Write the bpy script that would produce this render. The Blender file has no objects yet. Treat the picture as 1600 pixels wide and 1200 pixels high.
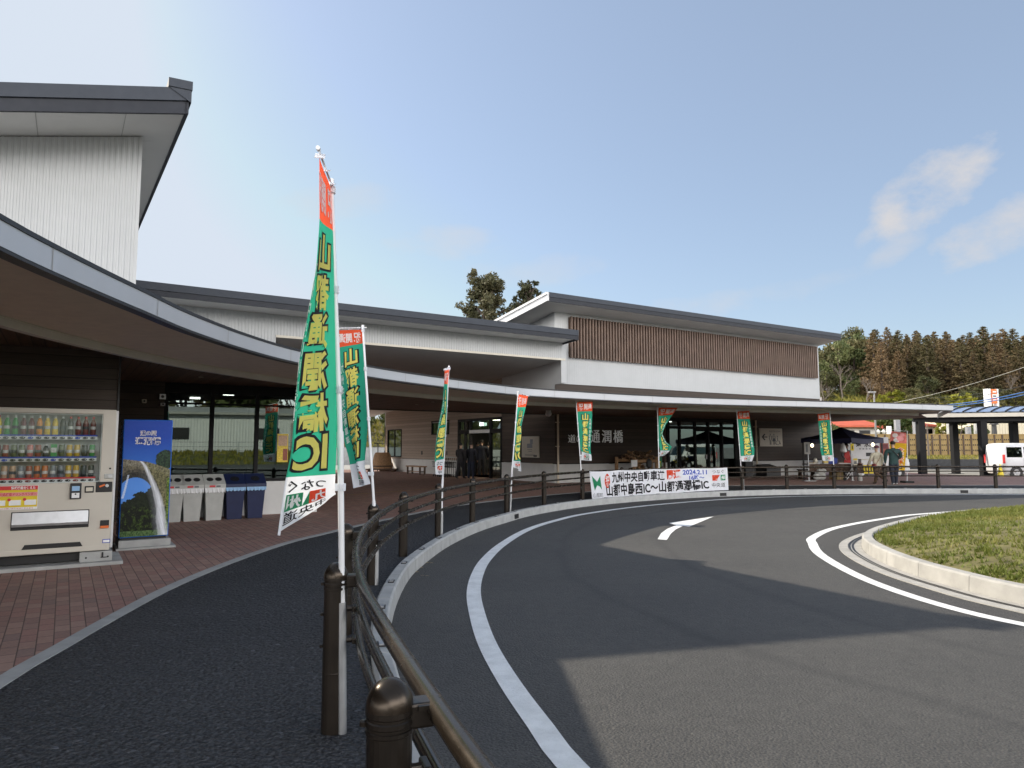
import bpy, bmesh, math, random
import numpy as np
from mathutils import Vector, Matrix
random.seed(7); rng = np.random.default_rng(7)
scene = bpy.context.scene
COL = scene.collection
R = math.radians
# ------------------------------------------------------------------ camera
F_PX = 1100.0; PITCH = math.atan(98 / F_PX); CZ = 1.6
cam_d = bpy.data.cameras.new('camera'); cam = bpy.data.objects.new('camera', cam_d); COL.objects.link(cam)
cam.location = (0, 0, CZ); cam.rotation_euler = (R(90) + PITCH, 0, 0)
cam_d.sensor_width = 36; cam_d.lens = 36 * F_PX / 1600; cam_d.clip_start = .05; cam_d.clip_end = 3000
scene.camera = cam
# ------------------------------------------------------------------ light
SUN_EL = R(34.8); SUN_AZ = math.atan2(-.89, .455)        # towards the sun, from +Y clockwise to +X
sun_dir = Vector((math.sin(SUN_AZ) * math.cos(SUN_EL), math.cos(SUN_AZ) * math.cos(SUN_EL), math.sin(SUN_EL)))
sd = bpy.data.lights.new('sun', 'SUN'); sd.energy = 3.0; sd.angle = R(.55); sd.color = (1, .9, .75)
so = bpy.data.objects.new('sun', sd); COL.objects.link(so)
so.rotation_euler = (-sun_dir).to_track_quat('-Z', 'Y').to_euler(); so.location = (-20, 10, 30)
scene.view_settings.view_transform = 'Standard'; scene.view_settings.look = 'None'
scene.view_settings.exposure = 1.1; scene.view_settings.gamma = 1
scene.render.engine = 'CYCLES'
scene.cycles.max_bounces = 6; scene.cycles.diffuse_bounces = 4; scene.cycles.glossy_bounces = 4
scene.cycles.transparent_max_bounces = 8; scene.cycles.caustics_reflective = False; scene.cycles.caustics_refractive = False
scene.cycles.use_denoising = True; scene.cycles.denoising_prefilter = 'ACCURATE'


def world():
    w = bpy.data.worlds.new('World'); scene.world = w; w.use_nodes = True
    nt = w.node_tree; N = nt.nodes; L = nt.links; N.clear()
    out = N.new('ShaderNodeOutputWorld'); bg = N.new('ShaderNodeBackground'); bg.inputs[1].default_value = .095
    sky = N.new('ShaderNodeTexSky'); sky.sky_type = 'NISHITA'; sky.sun_disc = False
    sky.sun_elevation = SUN_EL; sky.sun_rotation = SUN_AZ; sky.air_density = 1.0; sky.dust_density = 1.3; sky.ozone_density = 1.8
    tc = N.new('ShaderNodeTexCoord')
    # thin clouds: ellipses on the sky in azimuth / elevation, broken up with noise
    sep = N.new('ShaderNodeSeparateXYZ'); L.new(tc.outputs['Generated'], sep.inputs[0])

    def m(op, a, b=None, c=None):
        n = N.new('ShaderNodeMath'); n.operation = op
        for i, x in enumerate((a, b, c)):
            if x is None: continue
            if isinstance(x, (int, float)): n.inputs[i].default_value = x
            else: L.new(x, n.inputs[i])
        return n.outputs[0]
    az = m('ARCTAN2', sep.outputs[0], sep.outputs[1]); el = m('ARCSINE', sep.outputs[2])
    mp = N.new('ShaderNodeMapping'); mp.inputs['Scale'].default_value = (1, 1, 1.6); L.new(tc.outputs['Generated'], mp.inputs[0])
    nz = N.new('ShaderNodeTexNoise'); nz.inputs['Scale'].default_value = 14; nz.inputs['Detail'].default_value = 9; nz.inputs['Roughness'].default_value = .6
    L.new(mp.outputs[0], nz.inputs[0])
    total = None; back = None
    for (a0, e0, ra, re, rot, k) in ((31.6, 17.7, 5.0, 2.2, 33, .9), (36.0, 14.6, 5.0, 1.9, 20, .7), (29.2, 14.1, 2.4, 1.0, 30, .4), (27.2, 15.1, 1.3, .6, 40, .4), (38.5, 16.8, 2.5, 1.2, 30, .4),
                                     (-6, 16.4, 5.5, 1.5, 3, .4), (15.5, 11.0, 5.0, 1.1, 5, .35), (2, 14.0, 6.0, 1.4, 5, .25), (-14, 19, 5, 1.5, 10, .25), (23, 12, 5, 1, 8, .2),
                                     (150, 14, 70, 15, 0, 1.), (98, 15, 24, 11, 5, .85)):  # out-of-view banks, added to brighten the shaded fronts
        ca, sa = math.cos(R(rot)), math.sin(R(rot))
        dx = m('SUBTRACT', az, R(a0)); dy = m('SUBTRACT', el, R(e0))
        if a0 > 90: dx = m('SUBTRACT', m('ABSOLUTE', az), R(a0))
        px = m('ADD', m('MULTIPLY', dx, ca / R(ra)), m('MULTIPLY', dy, sa / R(ra)))
        py = m('ADD', m('MULTIPLY', dx, -sa / R(re)), m('MULTIPLY', dy, ca / R(re)))
        r2 = m('ADD', m('MULTIPLY', px, px), m('MULTIPLY', py, py))
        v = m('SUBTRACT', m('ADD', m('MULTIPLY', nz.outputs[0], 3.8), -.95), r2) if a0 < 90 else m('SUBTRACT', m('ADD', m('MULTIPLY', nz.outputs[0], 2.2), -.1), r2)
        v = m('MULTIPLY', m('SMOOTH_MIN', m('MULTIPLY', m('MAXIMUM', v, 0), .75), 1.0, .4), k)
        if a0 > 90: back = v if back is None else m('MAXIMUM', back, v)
        else: total = v if total is None else m('MAXIMUM', total, v)
    mix = N.new('ShaderNodeMix'); mix.data_type = 'RGBA'
    # thin even haze over the blue: evens the sky out and takes the edge off the glare round the sun
    mn = N.new('ShaderNodeMix'); mn.data_type = 'RGBA'; mn.blend_type = 'DARKEN'; mn.inputs[0].default_value = 1; L.new(sky.outputs[0], mn.inputs[6]); mn.inputs[7].default_value = (4.1, 4.5, 5.1, 1)
    hz = N.new('ShaderNodeMix'); hz.data_type = 'RGBA'; hz.inputs[0].default_value = .4; L.new(mn.outputs[2], hz.inputs[6]); hz.inputs[7].default_value = (2.45, 2.8, 3.25, 1)
    L.new(total, mix.inputs[0]); L.new(hz.outputs[2], mix.inputs[6]); mix.inputs[7].default_value = (3.6, 3.45, 3.4, 1)
    # over-bright cloud bank added unseen behind the photographer, fill light for the shaded fronts
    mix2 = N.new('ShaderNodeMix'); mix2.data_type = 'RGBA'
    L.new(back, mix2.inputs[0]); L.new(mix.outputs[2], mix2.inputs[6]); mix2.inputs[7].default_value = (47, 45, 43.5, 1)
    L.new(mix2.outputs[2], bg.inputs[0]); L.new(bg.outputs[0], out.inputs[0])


world()
# ------------------------------------------------------------------ coordinates
_c, _s = math.cos(PITCH), math.sin(PITCH)
UX, UY = .845 / math.hypot(.845, .535), .535 / math.hypot(.845, .535)   # along the facades
ROT = math.atan2(UY, UX)


def ray(px, py):
    yu = (600 - py) / F_PX
    return ((px - 800) / F_PX, _c - yu * _s, _s + yu * _c)


def G(px, py, z=0.):
    d = ray(px, py); t = (z - CZ) / d[2]
    return (d[0] * t, d[1] * t, z)


def AT(px, py, Y):
    d = ray(px, py); t = Y / d[1]
    return (d[0] * t, Y, CZ + d[2] * t)


def FB(px, py, b):
    d = ray(px, py); t = b / (-UY * d[0] + UX * d[1])
    return (t * (UX * d[0] + UY * d[1]), CZ + t * d[2])


def FA(px, py, a):
    d = ray(px, py); t = a / (UX * d[0] + UY * d[1])
    return (t * (-UY * d[0] + UX * d[1]), CZ + t * d[2])


def W(a, b, z=0.):
    return (a * UX - b * UY, a * UY + b * UX, z)


def AB(x, y):
    return (UX * x + UY * y, -UY * x + UX * y)


# ------------------------------------------------------------------ materials
MATS = {}


class NT:
    def __init__(s, name):
        s.m = bpy.data.materials.new(name); s.m.use_nodes = True; s.t = s.m.node_tree; s.N = s.t.nodes; s.L = s.t.links; s.N.clear()
        s.out = s.N.new('ShaderNodeOutputMaterial'); MATS[name] = s.m

    def n(s, typ, **kw):
        x = s.N.new('ShaderNode' + typ)
        for k, v in kw.items(): setattr(x, k, v)
        return x

    def pos(s): return s.n('NewGeometry').outputs['Position']

    def math(s, op, a, b=None, c=None):
        x = s.n('Math', operation=op)
        for i, y in enumerate((a, b, c)):
            if y is None: continue
            if isinstance(y, (int, float)): x.inputs[i].default_value = y
            else: s.L.new(y, x.inputs[i])
        return x.outputs[0]

    def noise(s, scale, detail=4, vec=None, rough=.55):
        x = s.n('TexNoise'); x.inputs['Scale'].default_value = scale; x.inputs['Detail'].default_value = detail; x.inputs['Roughness'].default_value = rough
        s.L.new(vec if vec is not None else s.pos(), x.inputs['Vector']); return x.outputs[0]

    def ramp(s, fac, stops, interp='LINEAR'):
        x = s.n('ValToRGB'); e = x.color_ramp.elements; x.color_ramp.interpolation = interp
        while len(e) < len(stops): e.new(.5)
        for i, (p, c) in enumerate(stops):
            e[i].position = p; e[i].color = (*c, 1) if len(c) == 3 else c
        s.L.new(fac, x.inputs[0]); return x.outputs[0]

    def mix(s, fac, a, b, blend='MIX'):
        x = s.n('Mix', data_type='RGBA', blend_type=blend)
        for i, y in ((0, fac), (6, a), (7, b)):
            if isinstance(y, (int, float)): x.inputs[i].default_value = y
            elif isinstance(y, tuple): x.inputs[i].default_value = (*y, 1)
            else: s.L.new(y, x.inputs[i])
        return x.outputs[2]

    def bump(s, h, strength=.3, dist=.01):
        x = s.n('Bump'); x.inputs['Strength'].default_value = strength; x.inputs['Distance'].default_value = dist
        s.L.new(h, x.inputs['Height']); return x.outputs[0]

    def bsdf(s, color, rough=.6, metal=0., spec=.5, normal=None, **kw):
        x = s.n('BsdfPrincipled')
        for k, v in (('Base Color', color), ('Roughness', rough), ('Metallic', metal), ('Specular IOR Level', spec), *kw.items()):
            if isinstance(v, (int, float)): x.inputs[k].default_value = v
            elif isinstance(v, tuple): x.inputs[k].default_value = (*v, 1) if len(v) == 3 else v
            else: s.L.new(v, x.inputs[k])
        if normal is not None: s.L.new(normal, x.inputs['Normal'])
        return x.outputs[0]

    def end(s, sh): s.L.new(sh, s.out.inputs[0]); return s.m


def plain(name, col, rough=.6, metal=0., var=.12, scale=6., bump=0., bscale=120., spec=.5):
    if name in MATS: return MATS[name]
    k = NT(name)
    n1 = k.noise(scale, 5); lo = tuple(c * (1 - var) for c in col); hi = tuple(min(1, c * (1 + var)) for c in col)
    c = k.ramp(n1, [(.3, lo), (.7, hi)])
    nm = k.bump(k.noise(bscale, 3), bump, .004) if bump else None
    rr = k.math('ADD', k.math('MULTIPLY', k.noise(scale * 3, 3), .16), rough - .08)
    return k.end(k.bsdf(c, rr, metal, spec, nm))


def asphalt(name, dark, light, coarse, bstr, dist, patch):
    k = NT(name); p = k.pos()
    n1 = k.noise(coarse, 3, p, .7); n2 = k.noise(.55, 5, p, .6); n3 = k.noise(coarse * .35, 2, p)
    v = k.n('TexVoronoi'); v.inputs['Scale'].default_value = coarse * .55; k.L.new(p, v.inputs['Vector'])
    c = k.ramp(n1, [(.38, dark), (.66, light)])
    c = k.mix(k.math('MULTIPLY', k.ramp(v.outputs['Color'], [(.86, (0, 0, 0)), (.97, (1, 1, 1))]), .35), c, tuple(min(1, x * 3.2) for x in light))
    c = k.mix(patch, c, k.ramp(n2, [(.3, tuple(x * .55 for x in dark)), (.7, tuple(x * 1.5 for x in light))]))
    h = k.math('ADD', k.math('MULTIPLY', v.outputs['Distance'], -1.0), k.math('MULTIPLY', n3, .6))
    return k.end(k.bsdf(c, .82, 0, .35, k.bump(h, bstr, dist)))


def road_mat():
    """worn asphalt with faint tyre-darkened lanes following the curve"""
    k = NT('road_asphalt'); p = k.pos(); coarse = 85
    n1 = k.noise(coarse, 3, p, .75); n2 = k.noise(.5, 6, p, .62); n3 = k.noise(9, 4, p, .6)
    v = k.n('TexVoronoi'); v.inputs['Scale'].default_value = 58; k.L.new(p, v.inputs['Vector'])
    c = k.ramp(n1, [(.36, (.014, .014, .0145)), (.66, (.125, .122, .116))])
    c = k.mix(k.math('MULTIPLY', k.ramp(v.outputs['Color'], [(.88, (0, 0, 0)), (.98, (1, 1, 1))]), .4), c, (.2, .19, .175))
    c = k.mix(.32, c, k.ramp(n2, [(.32, (.036, .036, .037)), (.68, (.098, .094, .087))]))
    c = k.mix(.16, c, k.ramp(n3, [(.3, (.02, .02, .02)), (.7, (.12, .116, .108))]))
    # tyre tracks: rings about the island
    sub = k.n('VectorMath', operation='SUBTRACT'); k.L.new(p, sub.inputs[0]); sub.inputs[1].default_value = (11, 10.5, 0)
    ln = k.n('VectorMath', operation='LENGTH'); k.L.new(sub.outputs[0], ln.inputs[0])
    ln2 = k.math('ADD', ln.outputs['Value'], k.math('MULTIPLY', k.noise(.25, 2, p), 1.2))
    for r0, w_ in ((9.2, .16), (10.9, .14)):
        t = k.math('SUBTRACT', 1, k.math('MINIMUM', 1, k.math('ABSOLUTE', k.math('DIVIDE', k.math('SUBTRACT', ln2, r0), w_))))
        c = k.mix(k.math('MULTIPLY', t, .28), c, (.024, .024, .026))
    h = k.math('ADD', k.math('MULTIPLY', v.outputs['Distance'], -1.0), k.math('MULTIPLY', n1, .6))
    return k.end(k.bsdf(c, .8, 0, .35, k.bump(h, .8, .009)))


def brick_mat():
    k = NT('brick_paving'); p = k.pos()
    mp = k.n('Mapping'); mp.inputs['Rotation'].default_value = (0, 0, -ROT); k.L.new(p, mp.inputs[0])
    sep = k.n('SeparateXYZ'); k.L.new(mp.outputs[0], sep.inputs[0])
    ca, cb = .112, .224
    ra = k.math('DIVIDE', sep.outputs[0], ca); ia = k.math('FLOOR', ra); fa = k.math('FRACT', ra)
    rb = k.math('ADD', k.math('DIVIDE', sep.outputs[1], cb), k.math('MULTIPLY', ia, .5)); ib = k.math('FLOOR', rb); fb = k.math('FRACT', rb)
    cmb = k.n('CombineXYZ'); k.L.new(ia, cmb.inputs[0]); k.L.new(ib, cmb.inputs[1])
    wn = k.n('TexWhiteNoise', noise_dimensions='2D'); k.L.new(cmb.outputs[0], wn.inputs['Vector'])
    c = k.ramp(wn.outputs['Value'], [(0, (0.19, 0.0858, 0.0693)), (.2, (0.289, 0.112, 0.0907)), (.38, (0.346, 0.19, 0.14)), (.55, (0.247, 0.14, 0.109)), (.7, (0.314, 0.124, 0.099)), (.84, (0.14, 0.0907, 0.0858)), (.92, (0.396, 0.239, 0.181))], 'CONSTANT')
    c = k.mix(.4, c, k.ramp(k.noise(45, 4, p), [(.3, (0.116, 0.0742, 0.0627)), (.7, (0.412, 0.223, 0.181))]))
    c = k.mix(.2, c, k.ramp(k.noise(.8, 4, p), [(.3, (0.116, 0.0825, 0.0742)), (.7, (0.396, 0.247, 0.198))]))
    ea = k.math('MULTIPLY', k.math('MINIMUM', fa, k.math('SUBTRACT', 1, fa)), ca)
    eb = k.math('MULTIPLY', k.math('MINIMUM', fb, k.math('SUBTRACT', 1, fb)), cb)
    e = k.math('MINIMUM', ea, eb)
    c = k.mix(.22, c, (.42, .33, .28))
    j = k.ramp(e, [(.0022, (1, 1, 1)), (.0045, (0, 0, 0))])
    c = k.mix(j, c, (.03, .024, .022))
    h = k.math('ADD', k.math('MULTIPLY', j, -1), k.math('MULTIPLY', k.noise(160, 3, p), .25))
    return k.end(k.bsdf(c, .78, 0, .4, k.bump(h, .7, .004)))


def siding_mat(name, c0, c1, board=.15, rough=.6):
    k = NT(name); p = k.pos(); sep = k.n('SeparateXYZ'); k.L.new(p, sep.inputs[0])
    r = k.math('DIVIDE', sep.outputs[2], board); i = k.math('FLOOR', r); f = k.math('FRACT', r)
    wn = k.n('TexWhiteNoise', noise_dimensions='1D'); k.L.new(i, wn.inputs['W'])
    mp = k.n('Mapping'); mp.inputs['Rotation'].default_value = (0, 0, -ROT); mp.inputs['Scale'].default_value = (1.2, 1.2, 40); k.L.new(p, mp.inputs[0])
    g = k.noise(2.2, 5, mp.outputs[0], .65)
    c = k.ramp(g, [(.3, c0), (.72, c1)])
    c = k.mix(.3, c, k.ramp(wn.outputs['Value'], [(0, tuple(x * .6 for x in c0)), (1, tuple(x * 1.3 for x in c1))]))
    j = k.ramp(f, [(.03, (1, 1, 1)), (.07, (0, 0, 0))])
    c = k.mix(j, c, tuple(x * .3 for x in c0))
    return k.end(k.bsdf(c, rough, 0, .3, k.bump(k.math('ADD', k.math('MULTIPLY', j, -1), k.math('MULTIPLY', g, .3)), .5, .006)))


def plank_mat(name, c0, c1, w=.14):
    k = NT(name); p = k.pos()
    mp = k.n('Mapping'); mp.inputs['Rotation'].default_value = (0, 0, -ROT); k.L.new(p, mp.inputs[0])
    sep = k.n('SeparateXYZ'); k.L.new(mp.outputs[0], sep.inputs[0])
    r = k.math('DIVIDE', sep.outputs[0], w); i = k.math('FLOOR', r); f = k.math('FRACT', r)
    wn = k.n('TexWhiteNoise', noise_dimensions='1D'); k.L.new(i, wn.inputs['W'])
    m2 = k.n('Mapping'); m2.inputs['Scale'].default_value = (14, .8, 1); k.L.new(mp.outputs[0], m2.inputs[0])
    g = k.noise(2.5, 6, m2.outputs[0], .65)
    c = k.ramp(g, [(.3, c0), (.7, c1)])
    c = k.mix(.35, c, k.ramp(wn.outputs['Value'], [(0, tuple(x * .6 for x in c0)), (1, tuple(x * 1.4 for x in c1))]))
    j = k.ramp(f, [(.04, (1, 1, 1)), (.08, (0, 0, 0))])
    c = k.mix(j, c, tuple(x * .2 for x in c0))
    return k.end(k.bsdf(c, .55, 0, .35, k.bump(k.math('MULTIPLY', j, -1), .5, .006)))


def glass_mat(name, refl=.26, tint=(.32, .38, .36)):
    k = NT(name)
    tr = k.n('BsdfTransparent'); tr.inputs[0].default_value = (*tint, 1)
    gl = k.n('BsdfGlossy'); gl.inputs[0].default_value = (.8, .97, .9, 1); gl.inputs['Roughness'].default_value = .008
    lw = k.n('LayerWeight'); lw.inputs[0].default_value = .5
    f = k.math('ADD', k.math('MULTIPLY', k.math('POWER', lw.outputs['Facing'], 3), .6), refl)
    mx = k.n('MixShader'); k.L.new(f, mx.inputs[0]); k.L.new(tr.outputs[0], mx.inputs[1]); k.L.new(gl.outputs[0], mx.inputs[2])
    return k.end(mx.outputs[0])


def cloth_mat(name, col, trans=.35, var=.06):
    k = NT(name)
    c = k.ramp(k.noise(3.5, 4), [(.3, tuple(x * (1 - var) for x in col)), (.7, tuple(min(1, x * (1 + var)) for x in col))])
    nm = k.bump(k.noise(420, 2), .12, .002)
    d = k.bsdf(c, .75, 0, .25, nm)
    t = k.n('BsdfTranslucent'); k.L.new(c, t.inputs[0])
    mx = k.n('MixShader'); mx.inputs[0].default_value = trans; k.L.new(d, mx.inputs[1]); k.L.new(t.outputs[0], mx.inputs[2])
    return k.end(mx.outputs[0])


def leaf_mat(name, stops, scale=.5, trans=.25, fine=6.):
    k = NT(name); p = k.pos()
    oi = k.n('ObjectInfo')
    f = k.math('ADD', k.math('MULTIPLY', k.noise(scale, 3, p), .55), k.math('ADD', k.math('MULTIPLY', k.noise(fine, 2, p), .35), k.math('MULTIPLY', oi.outputs['Random'], .16)))
    c = k.ramp(f, stops)
    d = k.bsdf(c, .6, 0, .25)
    t = k.n('BsdfTranslucent'); k.L.new(c, t.inputs[0])
    mx = k.n('MixShader'); mx.inputs[0].default_value = trans; k.L.new(d, mx.inputs[1]); k.L.new(t.outputs[0], mx.inputs[2])
    return k.end(mx.outputs[0])


def emit_mat(name, col, st):
    k = NT(name); e = k.n('Emission'); e.inputs[0].default_value = (*col, 1); e.inputs[1].default_value = st
    return k.end(e.outputs[0])


def vcol_mat(name, rough=.35, spec=.5):
    k = NT(name); a = k.n('VertexColor'); a.layer_name = 'print'
    c = k.mix(.02, a.outputs[0], k.ramp(k.noise(30, 3), [(.3, (.2, .2, .2)), (.7, (.5, .5, .5))]))
    return k.end(k.bsdf(c, rough, 0, spec))


M_ = lambda n: MATS[n]
road_mat(); brick_mat()
asphalt('path_asphalt', (.002, .0021, .0023), (.085, .088, .094), 58, 1.0, .02, .12)
asphalt('ground_asphalt', (.06, .06, .058), (.13, .126, .118), 60, .4, .008, .4)
asphalt('light_yard', (.2, .19, .165), (.34, .325, .29), 30, .3, .006, .4)
plain('concrete', (.37, .375, .365), .8, 0, .14, 5, .35, 90)
plain('concrete_warm', (.36, .35, .325), .82, 0, .16, 4, .4, 80)
plain('concrete_dark', (.3, .3, .29), .85, 0, .16, 4, .4, 80)
def paint_mat():
    k = NT('line_paint'); p = k.pos()
    c = k.ramp(k.noise(6, 5, p, .65), [(.3, (.6, .61, .6)), (.62, (.76, .77, .76))])
    w = k.math('MULTIPLY', k.ramp(k.noise(70, 4, p, .7), [(.60, (0, 0, 0)), (.7, (1, 1, 1))]), k.ramp(k.noise(1.3, 3, p), [(.35, (.08, .08, .08)), (.75, (.8, .8, .8))]))
    c = k.mix(w, c, (.16, .16, .155))
    return k.end(k.bsdf(c, .72, 0, .4, k.bump(k.noise(150, 3, p), .5, .005)))


paint_mat()
plain('rail_metal', (.046, .035, .025), .26, .7, .12, 3, 0, 1, .6)
plain('post_metal', (.033, .026, .02), .33, .55, .12, 6, .06, 300, .55)
plain('steel', (.5, .51, .52), .38, .85, .08, 9)
plain('dark_steel', (.028, .028, .03), .45, .3, .15, 9)
plain('white_wall', (.45, .463, .466), .5, 0, .035, 2)
plain('white_soffit', (.62, .61, .59), .6, 0, .03, 1.5)
plain('white_base', (.62, .62, .605), .75, 0, .05, 3, .2, 120)
plain('roof_navy', (.013, .016, .024), .6, .1, .1, 3)
plain('roof_slate', (.03, .037, .05), .6, .1, .08, 3)
plain('fascia_silver', (.46, .475, .5), .38, .3, .04, 1.2)
plain('canopy_brown', (.72, .63, .5), .7, 0, .06, 8, .1, 300)
plain('strip_pale', (.6, .575, .52), .6, 0, .06, 3)
plain('strip_grey', (.34, .335, .32), .55, .15, .1, 3)
plain('trim_cream', (.58, .54, .46), .55, 0, .05, 5)
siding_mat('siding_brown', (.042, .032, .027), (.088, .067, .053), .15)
siding_mat('siding_sunlit', (.25, .2, .16), (.38, .31, .25), .15)  # same brown siding, with sunlight put into a lighter tone
plank_mat('ceiling_wood', (.07, .042, .027), (.18, .11, .07), .14)
plain('louver_brown', (.135, .088, .064), .55, 0, .22, 3)
plain('frame_black', (.009, .009, .010), .65, 0, .1, 5, 0, 1, .25)
plain('black', (.01, .01, .011), .5, 0, .1, 5)
plain('room_dark', (.035, .035, .034), .8, 0, .3, 1.5)
plain('room_cream', (.42, .38, .29), .8, 0, .1, 1.5)
glass_mat('glass', .19, (.3, .36, .34)); glass_mat('glass_clear', .06, (.86, .89, .88)); glass_mat('glass_car', .16, (.06, .07, .07))
plain('white_paint', (.64, .645, .65), .3, 0, .04, 4)
plain('cream_paint', (.57, .535, .465), .38, 0, .03, 4)
plain('grey_plastic', (.45, .46, .44), .5, 0, .07, 6)
plain('navy_plastic', (.012, .02, .07), .42, 0, .1, 6)
plain('blue_plastic', (.02, .05, .3), .4, 0, .08, 6)
plain('white_plastic', (.76, .77, .78), .4, 0, .04, 6)
plain('red_plastic', (.55, .03, .03), .45, 0, .06, 6)
plain('yellow_plastic', (.75, .58, .02), .5, 0, .08, 6)
plain('orange_plastic', (.8, .17, .03), .5, 0, .06, 6)
plain('wood_log', (.3, .18, .09), .7, 0, .25, 14, .3, 60)
plain('wood_dark', (.075, .042, .025), .6, 0, .25, 14, .2, 60)
plain('firewood', (.13, .085, .05), .8, 0, .5, 24, .5, 60)
plain('cardboard', (.36, .27, .12), .8, 0, .12, 10)
plain('rubber', (.014, .014, .014), .75, 0, .1, 10)
plain('tent_navy', (.012, .016, .06), .6, 0, .12, 4)
plain('stone_grey', (.25, .255, .27), .6, 0, .2, 6, .3, 60)
plain('stone_dark', (.05, .052, .055), .7, 0, .25, 6, .3, 60)
plain('bamboo', (.36, .25, .10), .65, 0, .18, 5, .2, 60)
plain('wall_beige', (.66, .6, .46), .6, 0, .05, 1)
plain('roof_red', (.5, .1, .045), .6, 0, .12, 1.2)
plain('roof_dark_red', (.3, .05, .035), .6, 0, .12, 1.2)
plain('house_white', (.6, .59, .55), .7, 0, .1, 1)
plain('trunk', (.075, .055, .042), .9, 0, .3, 4, .6, 30)
plain('branch_grey', (.15, .125, .105), .9, 0, .25, 4)
plain('hill_soil', (.1, .085, .03), .95, 0, .45, .35)
plain('grass_soil', (.14, .125, .045), .95, 0, .4, 3, .5, 60)
plain('poly_blue', (.2, .27, .42), .16, 0, .05, 2, 0, 1, .6)
plain('cable_black', (.02, .02, .022), .5, 0, .1, 5)
plain('cable_blue', (.04, .12, .32), .5, 0, .1, 5)
plain('ink_black', (.012, .012, .014), .6, 0, .1, 20)
plain('ink_red', (.6, .035, .04), .6, 0, .06, 20)
plain('ink_blue', (.03, .07, .42), .6, 0, .06, 20)
plain('ink_green', (.02, .2, .09), .6, 0, .06, 20)
plain('ink_grey', (.12, .13, .14), .6, 0, .06, 20)
plain('ink_white', (.85, .85, .85), .6, 0, .03, 20)
plain('sign_cream', (.62, .58, .48), .5, 0, .04, 6)
plain('letter_steel', (.9, .9, .89), .35, .6, .05, 6)
plain('leather_red', (.2, .035, .03), .5, 0, .12, 12)
cloth_mat('cloth_green', (.03, .38, .235)); cloth_mat('cloth_red', (.8, .1, .035)); cloth_mat('cloth_white', (.8, .82, .85))
cloth_mat('cloth_yellow_ink', (.95, .85, .2)); cloth_mat('cloth_black_ink', (.012, .011, .014), .08); cloth_mat('cloth_white_ink', (.84, .84, .82))
cloth_mat('cloth_red_ink', (.72, .08, .03)); cloth_mat('cloth_green_ink', (.03, .28, .13)); cloth_mat('cloth_banner', (.78, .79, .83), .2)
cloth_mat('cloth_orange_food', (.85, .52, .03)); cloth_mat('cloth_pink_food', (.75, .2, .17), .35, .5)
leaf_mat('grass_leaf', [(.25, (.055, .08, .012)), (.48, (.125, .155, .028)), (.62, (.2, .205, .05)), (.8, (.4, .31, .13))], .8, .3, 9)
leaf_mat('cedar_leaf', [(.28, (.05, .06, .028)), (.45, (.105, .092, .042)), (.6, (.17, .118, .062)), (.78, (.25, .165, .09))], .10, .2, 1.2)
leaf_mat('broad_leaf', [(.3, (.035, .055, .02)), (.5, (.085, .11, .04)), (.72, (.18, .19, .075))], .25, .25, 2)
leaf_mat('yellow_leaf', [(.3, (.06, .08, .01)), (.5, (.17, .18, .02)), (.72, (.36, .34, .04))], .5, .3, 3)
leaf_mat('olive_leaf', [(.3, (.035, .045, .018)), (.5, (.095, .095, .038)), (.72, (.19, .16, .075))], .3, .2, 2)
leaf_mat('shrub_leaf', [(.3, (.02, .03, .01)), (.5, (.05, .075, .02)), (.66, (.09, .11, .03)), (.8, (.3, .06, .04))], .6, .25, 4)
leaf_mat('slope_leaf', [(.3, (.05, .07, .015)), (.5, (.16, .16, .03)), (.72, (.36, .29, .07))], .3, .25, 3)

# ------------------------------------------------------------------ objects
ORG = {}


def empty(name, loc=(0, 0, 0), rot=0., org=None):
    o = bpy.data.objects.new(name, None); COL.objects.link(o); o.location = loc; o.rotation_euler = (0, 0, rot); o.empty_display_size = .2
    ORG[o.name] = org if org is not None else tuple(loc)
    return o


def tag(o, label=None, cat=None, group=None, kind=None):
    if label: o['label'] = label
    if cat: o['category'] = cat
    if group: o['group'] = group
    if kind: o['kind'] = kind
    return o


def thing(name, label, cat, loc=(0, 0, 0), rot=0., group=None, org=None):
    return tag(empty(name, loc, rot, org), label, cat, group)


def fthing(name, label, cat, a, b, z=.1, group=None):
    """a thing in the facade frame: children are given in (a, b, z)"""
    return thing(name, label, cat, W(a, b, z), ROT, group, (a, b, z))


def local(name, label, cat, loc, rot=0., group=None):
    """a thing whose children are given in its own coordinates"""
    return thing(name, label, cat, loc, rot, group, (0, 0, 0))


def np_obj(name, v, faces, mats, mi=None, parent=None, smooth=False):
    me = bpy.data.meshes.new(name)
    v = np.asarray(v, dtype=float).reshape(-1, 3)
    if parent is not None: v = v - np.array(ORG[parent.name])
    me.from_pydata(v.tolist(), [], faces if isinstance(faces, list) else faces.tolist())
    for m in mats: me.materials.append(M_(m) if isinstance(m, str) else m)
    if mi is not None: me.polygons.foreach_set('material_index', np.asarray(mi, dtype=np.int32))
    if smooth: me.polygons.foreach_set('use_smooth', np.ones(len(me.polygons), dtype=bool))
    me.update()
    o = bpy.data.objects.new(name, me); COL.objects.link(o)
    if parent is not None:
        o.parent = parent; ORG[o.name] = ORG[parent.name]
    else: ORG[o.name] = (0, 0, 0)
    return o


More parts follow.
